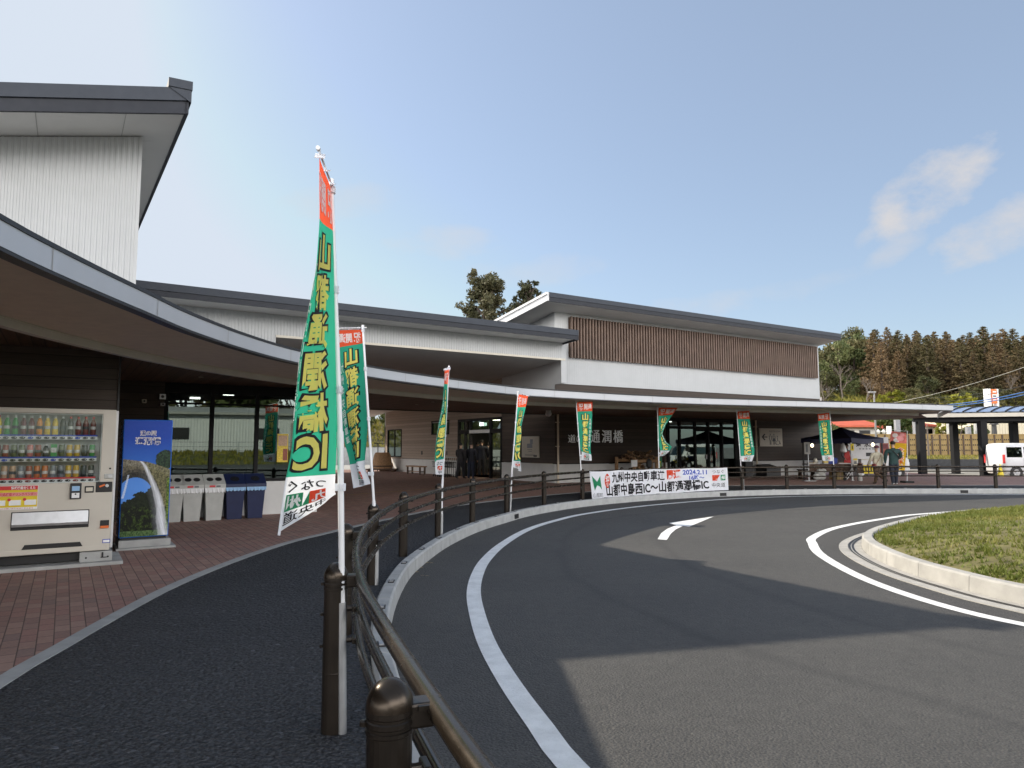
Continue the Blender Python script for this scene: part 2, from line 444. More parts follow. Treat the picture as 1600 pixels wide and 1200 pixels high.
class MB:
    warp = None                                # optional shear for walls that stand askew

    def __init__(s): s.v = []; s.f = []; s.m = []

    def add(s, vs, fs, mi=0):
        n = len(s.v); s.v += [tuple(x) for x in vs]; s.f += [[i + n for i in f] for f in fs]; s.m += [mi] * len(fs); return s

    def box(s, x0, x1, y0, y1, z0, z1, mi=0):
        vs = [(x0, y0, z0), (x1, y0, z0), (x1, y1, z0), (x0, y1, z0), (x0, y0, z1), (x1, y0, z1), (x1, y1, z1), (x0, y1, z1)]
        return s.add(vs, [(3, 2, 1, 0), (4, 5, 6, 7), (0, 1, 5, 4), (1, 2, 6, 5), (2, 3, 7, 6), (3, 0, 4, 7)], mi)

    def bbox(s, x0, x1, y0, y1, z0, z1, bev=.01, mi=0, seg=2):
        bm = bmesh.new(); bmesh.ops.create_cube(bm, size=1)
        for v in bm.verts: v.co = Vector(((x0 + x1) / 2 + v.co.x * (x1 - x0), (y0 + y1) / 2 + v.co.y * (y1 - y0), (z0 + z1) / 2 + v.co.z * (z1 - z0)))
        bmesh.ops.bevel(bm, geom=bm.edges[:], offset=bev, segments=seg, affect='EDGES', profile=.5)
        bm.verts.index_update(); s.add([v.co[:] for v in bm.verts], [[v.index for v in f.verts] for f in bm.faces], mi); bm.free(); return s

    def obb(s, p, q, w, h, mi=0, up=(0, 0, 1)):
        """a bar of section w x h from p to q"""
        p, q = Vector(p), Vector(q); d = (q - p).normalized(); r = d.cross(Vector(up))
        if r.length < 1e-4: r = d.cross(Vector((1, 0, 0)))
        r.normalize(); t = r.cross(d); r *= w / 2; t *= h / 2
        vs = [p - r - t, p + r - t, p + r + t, p - r + t, q - r - t, q + r - t, q + r + t, q - r + t]
        return s.add(vs, [(0, 1, 2, 3), (7, 6, 5, 4), (4, 5, 1, 0), (5, 6, 2, 1), (6, 7, 3, 2), (7, 4, 0, 3)], mi)

    def prism(s, poly, z0, z1, mi=0, mi_top=None, mi_bot=None):
        n = len(poly)
        zf = (lambda p, z: z(p) if callable(z) else z)
        s.add([(p[0], p[1], zf(p, z0)) for p in poly] + [(p[0], p[1], zf(p, z1)) for p in poly],
              [(i, (i + 1) % n, (i + 1) % n + n, i + n) for i in range(n)], mi)
        s.add([(p[0], p[1], zf(p, z1)) for p in poly], [list(range(n))], mi if mi_top is None else mi_top)
        s.add([(p[0], p[1], zf(p, z0)) for p in poly], [list(range(n))[::-1]], mi if mi_bot is None else mi_bot); return s

    def ext(s, poly, axis, t0, t1, mi=0):
        """a polygon in the plane across `axis`, pulled from t0 to t1 (axis 0: (y,z), 1: (x,z))"""
        n = len(poly); P = (lambda p, t: (t, p[0], p[1])) if axis == 0 else (lambda p, t: (p[0], t, p[1]))
        return s.add([P(p, t0) for p in poly] + [P(p, t1) for p in poly],
                     [(i, (i + 1) % n, (i + 1) % n + n, i + n) for i in range(n)] + [list(range(n))[::-1], [i + n for i in range(n)]], mi)

    def tube(s, pts, r, n=8, mi=0, caps=True):
        pts = [Vector(p) for p in pts]; rs = r if isinstance(r, (list, tuple)) else [r] * len(pts)
        base = len(s.v); up = Vector((0, 0, 1)); prev = None
        for i, p in enumerate(pts):
            d = (pts[min(i + 1, len(pts) - 1)] - pts[max(i - 1, 0)]).normalized()
            if prev is None:
                a = d.cross(up)
                if a.length < .05: a = d.cross(Vector((1, 0, 0)))
            else: a = prev - d * prev.dot(d)
            a.normalize(); prev = a; b = d.cross(a)
            for k in range(n):
                t = 2 * math.pi * k / n; s.v.append(tuple(p + (a * math.cos(t) + b * math.sin(t)) * rs[i]))
        for i in range(len(pts) - 1):
            for k in range(n):
                k2 = (k + 1) % n; s.f.append([base + i * n + k, base + i * n + k2, base + (i + 1) * n + k2, base + (i + 1) * n + k]); s.m.append(mi)
        if caps:
            s.f.append([base + k for k in range(n)][::-1]); s.m.append(mi)
            s.f.append([base + (len(pts) - 1) * n + k for k in range(n)]); s.m.append(mi)
        return s

    def lathe(s, prof, c=(0, 0, 0), n=20, mi=0):
        base = len(s.v)
        for (r, z) in prof:
            for k in range(n):
                t = 2 * math.pi * k / n; s.v.append((c[0] + r * math.cos(t), c[1] + r * math.sin(t), c[2] + z))
        for i in range(len(prof) - 1):
            for k in range(n):
                k2 = (k + 1) % n; s.f.append([base + i * n + k, base + i * n + k2, base + (i + 1) * n + k2, base + (i + 1) * n + k]); s.m.append(mi)
        s.f.append([base + k for k in range(n)][::-1]); s.m.append(mi)
        s.f.append([base + (len(prof) - 1) * n + k for k in range(n)]); s.m.append(mi)
        return s

    def ball(s, c, rx, ry=None, rz=None, mi=0, n=12, m=8):
        ry = ry or rx; rz = rz or rx; base = len(s.v)
        for i in range(m + 1):
            ph = math.pi * i / m
            for k in range(n):
                t = 2 * math.pi * k / n
                s.v.append((c[0] + rx * math.sin(ph) * math.cos(t), c[1] + ry * math.sin(ph) * math.sin(t), c[2] - rz * math.cos(ph)))
        for i in range(m):
            for k in range(n):
                k2 = (k + 1) % n; s.f.append([base + i * n + k, base + i * n + k2, base + (i + 1) * n + k2, base + (i + 1) * n + k]); s.m.append(mi)
        return s

    def disc_y(s, c, r, y0, y1, n=20, mi=0, rz=None):
        """a short cylinder lying along y"""
        rz = rz or r
        poly = [(c[0] + r * math.cos(2 * math.pi * k / n), c[1] + rz * math.sin(2 * math.pi * k / n)) for k in range(n)]
        return s.ext(poly, 1, y0, y1, mi)

    def build(s, name, mats, parent=None, smooth=False, sharp=38):
        if MB.warp: s.v = [MB.warp(p) for p in s.v]
        mats = [mats] if isinstance(mats, str) else mats
        o = np_obj(name, s.v, s.f, mats, s.m, parent, False)
        bm = bmesh.new(); bm.from_mesh(o.data); bmesh.ops.recalc_face_normals(bm, faces=bm.faces)
        if smooth:
            for f in bm.faces: f.smooth = True
            for e in bm.edges:
                if len(e.link_faces) == 2 and e.calc_face_angle(0) > R(sharp): e.smooth = False
        bm.to_mesh(o.data); bm.free()
        return o


def copy_tree(o, parent=None):
    c = o.copy(); COL.objects.link(c); ORG[c.name] = ORG.get(o.name, (0, 0, 0))
    if parent is not None: c.parent = parent
    for ch in [x for x in o.children]: copy_tree(ch, c)
    return c


def spline(pts, step=.25):
    """a smooth line through pts (Catmull-Rom), resampled"""
    P = [np.array(p, float) for p in pts]; P = [2 * P[0] - P[1]] + P + [2 * P[-1] - P[-2]]; out = []
    for i in range(1, len(P) - 2):
        n = max(2, int(np.linalg.norm(P[i + 1] - P[i]) / step))
        for k in range(n):
            t = k / n
            out.append(.5 * ((2 * P[i]) + (-P[i - 1] + P[i + 1]) * t + (2 * P[i - 1] - 5 * P[i] + 4 * P[i + 1] - P[i + 2]) * t * t + (-P[i - 1] + 3 * P[i] - 3 * P[i + 1] + P[i + 2]) * t ** 3))
    out.append(P[-2]); return np.array(out)


def offset(line, d):
    """shift a 2-D line to its left by d"""
    t = np.gradient(line[:, :2], axis=0); t /= np.linalg.norm(t, axis=1)[:, None]
    return line[:, :2] + np.stack([-t[:, 1], t[:, 0]], 1) * d


def ribbon(mb, A, B, za, zb, mi=0):
    n = len(A); vs = [(p[0], p[1], za) for p in A] + [(p[0], p[1], zb) for p in B]
    return mb.add(vs, [(i, i + 1, n + i + 1, n + i) for i in range(n - 1)], mi)


# ------------------------------------------------------------------ lettering
_tc = {}


def glyphs(body, off=0.):
    key = (body, off)
    if key in _tc: return _tc[key]
    c = bpy.data.curves.new('t', 'FONT'); c.body = body; c.size = 1; c.offset = off; c.resolution_u = 3
    o = bpy.data.objects.new('t', c); COL.objects.link(o)
    dg = bpy.context.evaluated_depsgraph_get(); dg.update()
    me = bpy.data.meshes.new_from_object(o.evaluated_get(dg))
    v = np.array([x.co[:2] for x in me.vertices]); f = [list(p.vertices) for p in me.polygons]
    bpy.data.objects.remove(o); bpy.data.curves.remove(c); bpy.data.meshes.remove(me)
    _tc[key] = (v, f); return v, f


def text2d(body, x0, x1, y0, y1, off=.012, keep=False):
    """glyph outlines fitted to a box; keep: fit by height, centred"""
    v0, _ = glyphs(body, 0.); v, f = glyphs(body, off); lo, hi = v0.min(0), v0.max(0)
    sx, sy = (x1 - x0) / max(hi[0] - lo[0], 1e-6), (y1 - y0) / max(hi[1] - lo[1], 1e-6)
    if keep: sx = sy = min(sx, sy)
    q = (v - (lo + hi) / 2) * np.array([sx, sy]) + np.array([(x0 + x1) / 2, (y0 + y1) / 2])
    return q, f


def put_text(mb, body, x0, x1, y0, y1, fn, mi=0, off=.012, keep=False):
    q, f = text2d(body, x0, x1, y0, y1, off, keep)
    mb.add([fn(x, y) for x, y in q], f, mi)


def cut_grid(v, f, dx, dy):
    """slice flat lettering so that it can follow cloth"""
    bm = bmesh.new(); vs = [bm.verts.new((a, b, 0)) for a, b in v]
    for q in f:
        try: bm.faces.new([vs[i] for i in q])
        except ValueError: pass
    lo, hi = v.min(0), v.max(0)
    for ax, d in ((0, dx), (1, dy)):
        t = math.ceil(lo[ax] / d) * d
        while t < hi[ax]:
            co = (t, 0, 0) if ax == 0 else (0, t, 0); no = (1, 0, 0) if ax == 0 else (0, 1, 0)
            bmesh.ops.bisect_plane(bm, geom=bm.verts[:] + bm.edges[:] + bm.faces[:], plane_co=co, plane_no=no, dist=1e-6); t += d
    bmesh.ops.triangulate(bm, faces=[x for x in bm.faces if len(x.verts) > 4])
    bm.verts.index_update()
    out = np.array([x.co[:2] for x in bm.verts]), [[y.index for y in x.verts] for x in bm.faces]
    bm.free(); return out


# ------------------------------------------------------------------ ground
KERB = spline([(2.6, -4.5), (1.6, -2.5), (.75, -.2), (.1, 1.8), (-.4, 3.5), (-.82, 5.08), (-1.04, 6.2), (-1.17, 7.3), (-1.24, 8.5), (-1.22, 9.5), (-1.04, 11.4), (-.65, 13.4),
               (-.08, 15.2), (.55, 16.8), (1.75, 18.8), (3.3, 20.5), (4.9, 21.8), (6.59, 22.8), (9.0, 23.7), (11.5, 24.15), (13.99, 24.3), (17.48, 24.28), (22, 24.0), (30, 23.0)])
BRICK = spline([(-.6, -4.5), (-1.7, -1), (-2.6, 2.0), (-3.18, 4.52), (-3.33, 5.46), (-3.47, 6.48), (-3.6, 7.8), (-3.6, 9.42), (-3.45, 11.2), (-3.15, 12.5), (-2.85, 13.7), (-2.4, 15.2),
                (-1.85, 16.9), (-1.1, 18.6), (-.2, 20.1), (.9, 21.7), (2.4, 23.5), (4.6, 25.6), (7.95, 27.2), (11, 27.6), (15.9, 27.7), (22, 27.6), (31, 27.4)])
PATH_Z = .1
g = MB(); g.add([(-900, -900, -.012), (900, -900, -.012), (900, 900, -.012), (-900, 900, -.012)], [(0, 1, 2, 3)])
tag(g.build('ground', 'ground_asphalt'), kind='structure')
# the road sheet lies between the kerb and far beyond the island
rd = MB(); far = [(60, 23), (60, -30), (4, -30), (2.9, -6)]
rp = [(p[0], p[1]) for p in KERB] + far
rd.add([(x, y, 0.) for x, y in rp], [list(range(len(rp)))[::-1]])
tag(rd.build('road', 'road_asphalt'), kind='structure')
yd = MB(); yd.add([(x, y, -.004) for x, y in [(19, 31), (75, 26), (110, 60), (34, 60), (22, 42)]], [(0, 1, 2, 3, 4)])
tag(yd.build('car_park', 'light_yard'), kind='structure')
# path, brick paving and the edging strip between them
ki = offset(KERB, .15); pt = MB()
pp = [tuple(p) for p in ki] + [(31, 27.4)] + [tuple(p) for p in BRICK[::-1]]
pt.add([(x, y, PATH_Z) for x, y in pp], [list(range(len(pp)))[::-1]])
tag(pt.build('path', 'path_asphalt'), kind='structure')
bo = offset(BRICK, .13); bk = MB()
bp_ = [tuple(p) for p in bo] + [(31, 33.5), (24, 38), (22, 46), (4, 70), (-30, 50), (-30, -4.5)]
bk.add([(x, y, PATH_Z) for x, y in bp_], [list(range(len(bp_)))])
tag(bk.build('brick_paving', 'brick_paving'), kind='structure')
ed = MB(); n = len(BRICK)
ribbon(ed, BRICK, bo, PATH_Z + .006, PATH_Z + .006); ribbon(ed, BRICK, BRICK, 0, PATH_Z + .006)
tag(ed.build('path_edging', 'concrete'), kind='structure')
# yellow guide line on the paving under the canopy
gl_ = MB(); YL = offset(BRICK, 5.2)[40:-55]
ribbon(gl_, YL, YL + np.array([-.03, .09]), PATH_Z + .004, PATH_Z + .004)
plain('tactile_yellow', (.42, .27, .05), .8, 0, .2, 8)
tag(gl_.build('painted_line', 'tactile_yellow'), kind='structure')


def kerb_run(name, line, h0, h1, w, blk, mat, side=1):
    """kerb of separate blocks with open joints; side: which side of the line the body lies on"""
    mb = MB(); d = np.r_[0, np.cumsum(np.linalg.norm(np.diff(line[:, :2], axis=0), axis=1))]
    k = int(d[-1] / blk)
    for j in range(k):
        ts = np.linspace(j * blk + .004, (j + 1) * blk - .004, 4)
        P = np.stack([np.interp(ts, d, line[:, 0]), np.interp(ts, d, line[:, 1])], 1)
        prof = [(0, h0), (.012 * side, h1 - .02), (.032 * side, h1), ((w - .02) * side, h1), (w * side, h1 - .02), (w * side, h0)]
        rows = [offset(P, o) for o, z in prof]; base = len(mb.v); m = len(prof)
        for i in range(4):
            for q, (o, z) in enumerate(prof): mb.v.append((rows[q][i][0], rows[q][i][1], z))
        for i in range(3):
            for q in range(m - 1): mb.f.append([base + i * m + q, base + (i + 1) * m + q, base + (i + 1) * m + q + 1, base + i * m + q + 1]); mb.m.append(0)
        for e in (0, 3): mb.f.append([base + e * m + q for q in range(m)]); mb.m.append(0)
    o = mb.build(name, mat); return tag(o, kind='structure'), d


kerb, kd = kerb_run('kerb', KERB, -.02, .17, .16, .6, 'concrete')
jm = MB(); ribbon(jm, offset(KERB, .02), offset(KERB, .14), .15, .15); ribbon(jm, offset(KERB, .012), offset(KERB, .012), -.01, .15)
j_ = jm.build('joint_mortar', 'concrete_dark', kerb)
# reflector studs bedded in the kerb top, drain mouths in its face
stud_proto = None
for t in np.arange(3.2, kd[-1] - 6, 1.2):
    x, y = np.interp(t, kd, KERB[:, 0]), np.interp(t, kd, KERB[:, 1]); x2, y2 = np.interp(t + .1, kd, KERB[:, 0]), np.interp(t + .1, kd, KERB[:, 1])
    a = math.atan2(y2 - y, x2 - x)
    if stud_proto is None:
        s_ = MB(); s_.box(-.07, .07, -.03, .03, 0, .008, 0); s_.box(-.045, .045, -.018, .018, .008, .016, 1)
        o = s_.build('reflector_stud', ['dark_steel', 'steel']); stud_proto = o
    else:
        o = stud_proto.copy(); COL.objects.link(o)
    o.parent = kerb; o.location = (x - math.sin(a) * .085, y + math.cos(a) * .085, .171); o.rotation_euler = (0, 0, a)
for (px, py) in ((814, 808), (1114, 772), (1490, 767.5)):
    q = G(px, py, .06); i = np.argmin(np.hypot(KERB[:, 0] - q[0], KERB[:, 1] - q[1])); a = math.atan2(*(KERB[i + 1] - KERB[i])[::-1])
    d_ = MB(); d_.box(-.13, .13, -.004, .02, -.05, .05); o = d_.build('drain_mouth', 'black'); o.parent = kerb
    o.location = (KERB[i][0], KERB[i][1], .07); o.rotation_euler = (0, 0, a)
# painted edge lines
WL = spline([(3.4, -2.0), (2.1, .2), (1.1, 1.85), (.64, 2.8), (.29, 3.72), (.165, 4.2), (-.01, 4.92), (-.19, 5.83), (-.32, 6.8), (-.42, 7.9), (-.435, 9.0), (-.37, 10.2), (-.15, 11.8), (.3, 13.8), (.95, 15.5), (1.8, 17.1),
             (3.6, 19.3), (6.19, 21.5), (8.1, 22.55), (10.01, 23.15), (13.71, 23.7), (18, 23.75), (28, 23.0)], .15)
wl = MB(); ribbon(wl, offset(WL, .078), offset(WL, -.078), .004, .004)
tag(wl.build('edge_line', 'line_paint'), kind='structure')
IL = spline([(22, 20.4), (14, 18.9), (10.05, 17.15), (8.3, 15.9), (6.43, 14.15), (5.33, 12.65), (4.98, 11.85), (4.6, 10.7), (4.33, 9.2), (4.27, 8.1), (4.38, 7.15), (4.63, 6.5), (5.3, 5.4), (6.6, 4.1), (9, 2.6), (14, 1.6)], .15)
il = MB(); ribbon(il, offset(IL, .075), offset(IL, -.075), .004, .004)
tag(il.build('island_line', 'line_paint'), kind='structure')
# left-turn arrow painted on the road
ar = MB()
apts = [G(*p, .004) for p in [(1027, 842), (1030, 836), (1038, 828), (1049, 822.5), (1047, 821), (1045, 816.8), (1062, 819)]]
A_ = [G(*p, .004) for p in [(1027.5, 842.5), (1033, 833), (1043, 826), (1057, 820.5), (1045, 817.2), (1115, 807), (1077, 822.8), (1067, 821.8), (1056, 827), (1048, 834), (1042, 843.5)]]
ar.add(A_, [[0, 1, 9, 10], [1, 2, 8, 9], [2, 3, 7, 8], [4, 5, 3], [3, 5, 7], [5, 6, 7]])
tag(ar.build('arrow_marking', 'line_paint'), kind='structure')
# island: gutter, kerb, mound
IK = spline([(22, 19.2), (14.2, 17.9), (10.7, 16.3), (8.75, 15.0), (7.0, 13.3), (5.95, 12.05), (5.42, 11.05), (5.12, 9.95), (5.0, 9.0), (5.02, 8.2), (5.13, 7.4), (5.6, 6.2), (6.6, 5.0), (9, 3.6), (14, 2.6), (20, 3.5), (25, 9), (25.5, 15), (22, 19.2)], .2)
isl_k, _d = kerb_run('island_kerb', IK, -.02, .19, .17, .9, 'concrete_warm', 1)
jm = MB(); ribbon(jm, offset(IK, .02), offset(IK, .15), .165, .165); ribbon(jm, offset(IK, .016), offset(IK, .016), -.01, .165)
jm.build('joint_mortar', 'concrete_dark', isl_k)
gt = MB(); ribbon(gt, offset(IK, 0), offset(IK, -.2), .012, .008); ribbon(gt, offset(IK, -.2), offset(IK, -.33), .014, .010)
ribbon(gt, offset(IK, -.33), offset(IK, -.33), -.01, .010)
o = gt.build('gutter', 'concrete_warm'); tag(o, kind='structure')
sl = MB(); ribbon(sl, offset(IK, -.115), offset(IK, -.145), .0145, .0145); ribbon(sl, offset(IK, -.165), offset(IK, -.19), .0155, .0155); sl.build('drain_slot', 'dark_steel', o)
GI = offset(IK, .165); gc = np.array([12.5, 10.6])


def mound_z(d): return .165 + .42 * (1 - math.exp(-max(d, 0) / 2.2))


ml = MB(); rings = []
for k in range(13):
    t = (k / 12) ** 1.3; P = GI + (gc - GI) * t
    for p, q in zip(P, GI): ml.v.append((p[0], p[1], mound_z(np.linalg.norm(p - q)) - .012))
nn = len(GI)
for k in range(12):
    for i in range(nn - 1): ml.f.append([k * nn + i, k * nn + i + 1, (k + 1) * nn + i + 1, (k + 1) * nn + i]); ml.m.append(0)
tag(ml.build('island_soil', 'grass_soil', None, True), kind='structure')


def grass():
    V, Fc = [], []; cnt = 0; cl = []
    poly = GI[:-1]

    def inside(p):
        x, y = poly[:, 0], poly[:, 1]; x2, y2 = np.roll(x, 1), np.roll(y, 1); k = (y > p[1]) != (y2 > p[1])
        return (np.sum(k & (p[0] < (x2 - x) * (p[1] - y) / np.where(y2 == y, 1e-9, y2 - y) + x)) % 2) == 1
    nn = len(GI)
    for _ in range(2300):
        i = rng.integers(0, nn); t = rng.random() ** 1.25 * .98; cl.append((GI[i] + (gc - GI[i]) * t + rng.normal(0, .12, 2), t))
    for _ in range(60000):
        if rng.random() < .5:
            c, t0 = cl[rng.integers(0, len(cl))]; p = c + rng.normal(0, .09, 2)
        else:
            i = rng.integers(0, nn); p = GI[i] + (gc - GI[i]) * (rng.random() ** 1.3 * .98)
        d = np.hypot(GI[:, 0] - p[0], GI[:, 1] - p[1]).min()
        if np.linalg.norm(p - np.array([0, 0])) > 21: continue
        if d < .09 or not (np.linalg.norm(p - gc) < 16): continue
        if not inside(p) or d < .07: continue
        z = mound_z(d) - .02
        if p[0] > 13 and rng.random() < .6: continue
        for b in range(4):
            an = rng.random() * 6.283; l = rng.uniform(.03, .095); w = rng.uniform(.008, .019); tl = rng.uniform(.3, 1.25)
            dx, dy = math.cos(an), math.sin(an); o = p + rng.normal(0, .03, 2)
            tip = (o[0] + dx * l * math.sin(tl), o[1] + dy * l * math.sin(tl), z + l * math.cos(tl) + .01)
            V += [(o[0] - dy * w, o[1] + dx * w, z), (o[0] + dy * w, o[1] - dx * w, z), tip]; Fc.append([cnt, cnt + 1, cnt + 2]); cnt += 3
    o = np_obj('grass', V, Fc, ['grass_leaf']); tag(o, 'short patchy green and straw coloured ground cover growing on the kerbed island mound', 'grass', kind='stuff')


grass()
# fallen leaves by the kerb
lv = MB()
for px, py in ((652, 886), (668, 879), (645, 893), (660, 876), (660, 899), (1346, 838)):
    x, y, z = G(px, py, .008)
    for _ in range(2):
        if px > 1000: continue
        a = random.random() * 6.3; r = .03
        lv.add([(x + r * math.cos(a + t), y + r * .6 * math.sin(a + t), z + .004 * random.random()) for t in (0, 1.3, 2.8, 4.4)], [(0, 1, 2, 3)]); x += .06; y -= .03
tag(lv.build('fallen_leaves', 'cardboard'), 'few dry leaves lying on the road near the kerb', 'leaves', kind='stuff')

# ------------------------------------------------------------------ buildings
def ribbed(mb, a0, a1, b, z0, z1, pitch=.1, dep=.012, mi=0):
    """corrugated sheet facing -b; z0, z1 may depend on a"""
    f0 = z0 if callable(z0) else (lambda a: z0); f1 = z1 if callable(z1) else (lambda a: z1)
    n = max(1, int((a1 - a0) / pitch)); xs = []
    for i in range(n):
        x = a0 + (a1 - a0) * i / n; p = (a1 - a0) / n
        xs += [(x, b), (x + p * .42, b), (x + p * .54, b - dep), (x + p * .88, b - dep)]
    xs.append((a1, b))
    base = len(mb.v)
    for (x, y) in xs: mb.v += [(x, y, f0(x)), (x, y, f1(x))]
    for i in range(len(xs) - 1): mb.f.append([base + 2 * i, base + 2 * i + 2, base + 2 * i + 3, base + 2 * i + 1]); mb.m.append(mi)


def roof_slab(mb, a0, a1, b0, b1, zf, th, mi_top=0, mi_bot=1):
    P = [(a0, b0), (a1, b0), (a1, b1), (a0, b1)]
    mb.prism(P, lambda p: zf(p[0], p[1]) - th, lambda p: zf(p[0], p[1]), mi_bot, mi_top, mi_bot)


def sheet_soffit(mb, a0, a1, b0, b1, zf, dz): mb.add([(a, b, zf(a, b) - dz) for a, b in ((a0, b0), (a1, b0), (a1, b1), (a0, b1))], [(0, 3, 2, 1)])


# ---- left hall: high corrugated block with the roof rising to its right corner
LH = fthing('left_hall', 'tall white corrugated hall with navy roof edge rising to a corner, at the left', 'building', -4, 16)
CA, CB = 1.5, 12.83
zr1 = lambda a, b: 7.72 + .2 * (a - CA) + .06 * (b - CB)
MB.warp = lambda p: (p[0], p[1] + (CA - p[0]) * .108, p[2])
m = MB(); ribbed(m, -12, .93, 14.1, 3.05, lambda a: zr1(a, 14.1) - .42, .088, .012); m.build('corrugated_wall', 'white_wall', LH)
m = MB(); m.add([(.93, 14.1, 3.05), (.93, 26, 3.05), (.93, 26, zr1(.93, 26) - .42), (.93, 14.1, zr1(.93, 14.1) - .42)], [(0, 1, 2, 3)])
m.add([(-12, 26, 3.05), (.93, 26, 3.05), (.93, 26, zr1(.93, 26) - .42), (-12, 26, zr1(-12, 26) - .42)], [(3, 2, 1, 0)])
m.box(.9, .945, 14.085, 14.13, 3.05, zr1(.93, 14.1) - .43); m.build('side_wall', 'white_wall', LH)
rf = MB(); roof_slab(rf, -12, CA - .03, CB + .04, 27, zr1, .40, 0, 1); rf = rf.build('roof', ['roof_navy', 'white_soffit'], LH)
m = MB()
for i in range(9):
    a = CA - .9 - i * 1.25
    m.add([(a, CB + .05, zr1(a, CB) - .402), (a + .012, CB + .05, zr1(a + .012, CB) - .402), (a + .012, 14.1, zr1(a + .012, 14.1) - .404), (a, 14.1, zr1(a, 14.1) - .404)], [(0, 3, 2, 1)])
for i in range(8):
    b = 14.4 + i * 1.3
    m.add([(.93, b, zr1(.93, b) - .403), (CA - .05, b, zr1(CA, b) - .403), (CA - .05, b + .012, zr1(CA, b) - .403), (.93, b + .012, zr1(.93, b) - .403)], [(0, 3, 2, 1)])
m.build('soffit_joint', 'strip_grey', rf)
fa = MB(); s0 = lambda a, d: zr1(a, CB) + d
for (b0, b1, d0, d1, mi) in ((CB - .05, CB + .04, -.2, .03, 1), (CB - .015, CB + .04, -.42, -.2, 0)):
    P = [(-12, s0(-12, d0)), (CA, s0(CA, d0)), (CA, s0(CA, d1)), (-12, s0(-12, d1))]; fa.ext(P, 1, b0, b1, mi)
P = [(CB - .015, zr1(CA, CB) - .42), (27, zr1(CA, 27) - .42), (27, zr1(CA, 27) + .02), (CB - .015, zr1(CA, CB) + .02)]; fa.ext(P, 0, CA - .03, CA + .03, 0)
fa.build('fascia', ['roof_navy', 'roof_slate'], rf)
cp = MB(); cp.box(CA - .3, CA + .07, CB - .09, CB + .35, zr1(CA, CB) - .02, zr1(CA, CB) + .13, 0)
cp.add([(CA - .3, CB - .07, zr1(CA, CB) - .02), (CA + .06, CB - .07, zr1(CA, CB) - .02), (CA + .06, CB - .07, zr1(CA, CB) - .24), (CA + .06, CB + .35, zr1(CA, CB) - .24), (CA + .06, CB + .35, zr1(CA, CB) - .02), (CA - .3, CB, zr1(CA, CB) - .02)], [(0, 1, 2), (1, 4, 3, 2)])
cp.build('corner_cap', 'roof_slate', rf)
MB.warp = None
# ground floor of the left hall
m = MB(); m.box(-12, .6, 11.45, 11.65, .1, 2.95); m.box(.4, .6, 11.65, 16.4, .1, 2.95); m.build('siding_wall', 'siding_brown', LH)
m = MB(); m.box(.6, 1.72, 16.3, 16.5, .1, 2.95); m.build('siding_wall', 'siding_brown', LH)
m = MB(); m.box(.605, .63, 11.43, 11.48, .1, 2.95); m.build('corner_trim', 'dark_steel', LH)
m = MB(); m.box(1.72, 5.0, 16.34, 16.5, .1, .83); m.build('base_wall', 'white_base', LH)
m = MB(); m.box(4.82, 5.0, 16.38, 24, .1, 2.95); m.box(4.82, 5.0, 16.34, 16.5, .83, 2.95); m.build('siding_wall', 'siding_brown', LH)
win = MB()
for a in (1.72, 2.63, 3.57, 4.5): win.box(a, a + .08, 16.33, 16.42, .83, 2.82)
win.box(1.72, 4.82, 16.35, 16.42, .83, .9); win.box(1.72, 4.82, 16.35, 16.42, 2.74, 2.95); win.box(1.72, 4.82, 16.36, 16.41, 2.5, 2.54)
wf = win.build('window', 'frame_black', LH)
for a0, a1 in ((1.8, 2.63), (2.71, 3.57), (3.65, 4.5), (4.58, 4.82)):
    m = MB(); m.add([(a0, 16.385, .9), (a1, 16.385, .9), (a1, 16.385, 2.74), (a0, 16.385, 2.74)], [(0, 1, 2, 3)]); m.build('pane', 'glass', wf)
rm = MB(); rm.add([(a, b, z) for z in (.1, 2.93) for a, b in ((.65, 16.52), (4.8, 16.52), (4.8, 23), (.65, 23))], [(0, 1, 2, 3), (7, 6, 5, 4), (1, 5, 6, 2), (3, 2, 6, 7), (0, 3, 7, 4)]); rm.build('interior', 'room_dark', LH)
emit_mat('lamp_glow', (1, .96, .88), 5)
for a, b in ((2.3, 18), (3.4, 18.6), (4.2, 17.6), (2.9, 20.5)):
    m = MB(); m.box(a - .12, a + .12, b - .05, b + .05, 2.88, 2.92); m.build('ceiling_lamp', 'lamp_glow', LH)
m = MB(); m.box(-12, 4.9, 23.9, 24.05, .1, 3.1); m.box(-12, -11.9, 11.5, 24, .1, 3.1); m.build('back_wall', 'white_wall', LH)

# ---- right hall: high white block with brown louvre, shops below
RH = fthing('right_hall', 'long white hall with brown vertical louvre panel, navy roof edge and dark shop front', 'building', 26, 30)
A0, A1, B0 = 17.27, 35.45, 23.9
zr3 = lambda a, b: 7.74 - .13 * (b - 22.7)
m = MB(); ribbed(m, A0, A1, B0, 4.25, zr3(0, B0) - .3, .12, .004); m.build('white_wall', 'white_wall', RH)
m = MB(); m.add([(A0, B0, 2.9), (A0, 42.5, 2.9), (A0, 42.5, zr3(0, 42.5) - .3), (A0, B0, zr3(0, B0) - .3)], [(3, 2, 1, 0)])
m.add([(A1, B0, .1), (A1, 42.5, .1), (A1, 42.5, zr3(0, 42.5) - .3), (A1, B0, zr3(0, B0) - .3)], [(0, 1, 2, 3)])
m.add([(A0, 42.5, .1), (A1, 42.5, .1), (A1, 42.5, zr3(0, 42.5) - .3), (A0, 42.5, zr3(0, 42.5) - .3)], [(3, 2, 1, 0)])
m.box(A0 - .012, A0 + .06, B0 - .012, B0 + .05, 4.25, zr3(0, B0) - .31); m.build('side_wall', 'white_wall', RH)
m = MB(); m.box(A0, A1 - .05, B0 + .01, B0 + .04, 2.95, 4.25); m.build('brown_band', 'siding_brown', RH)
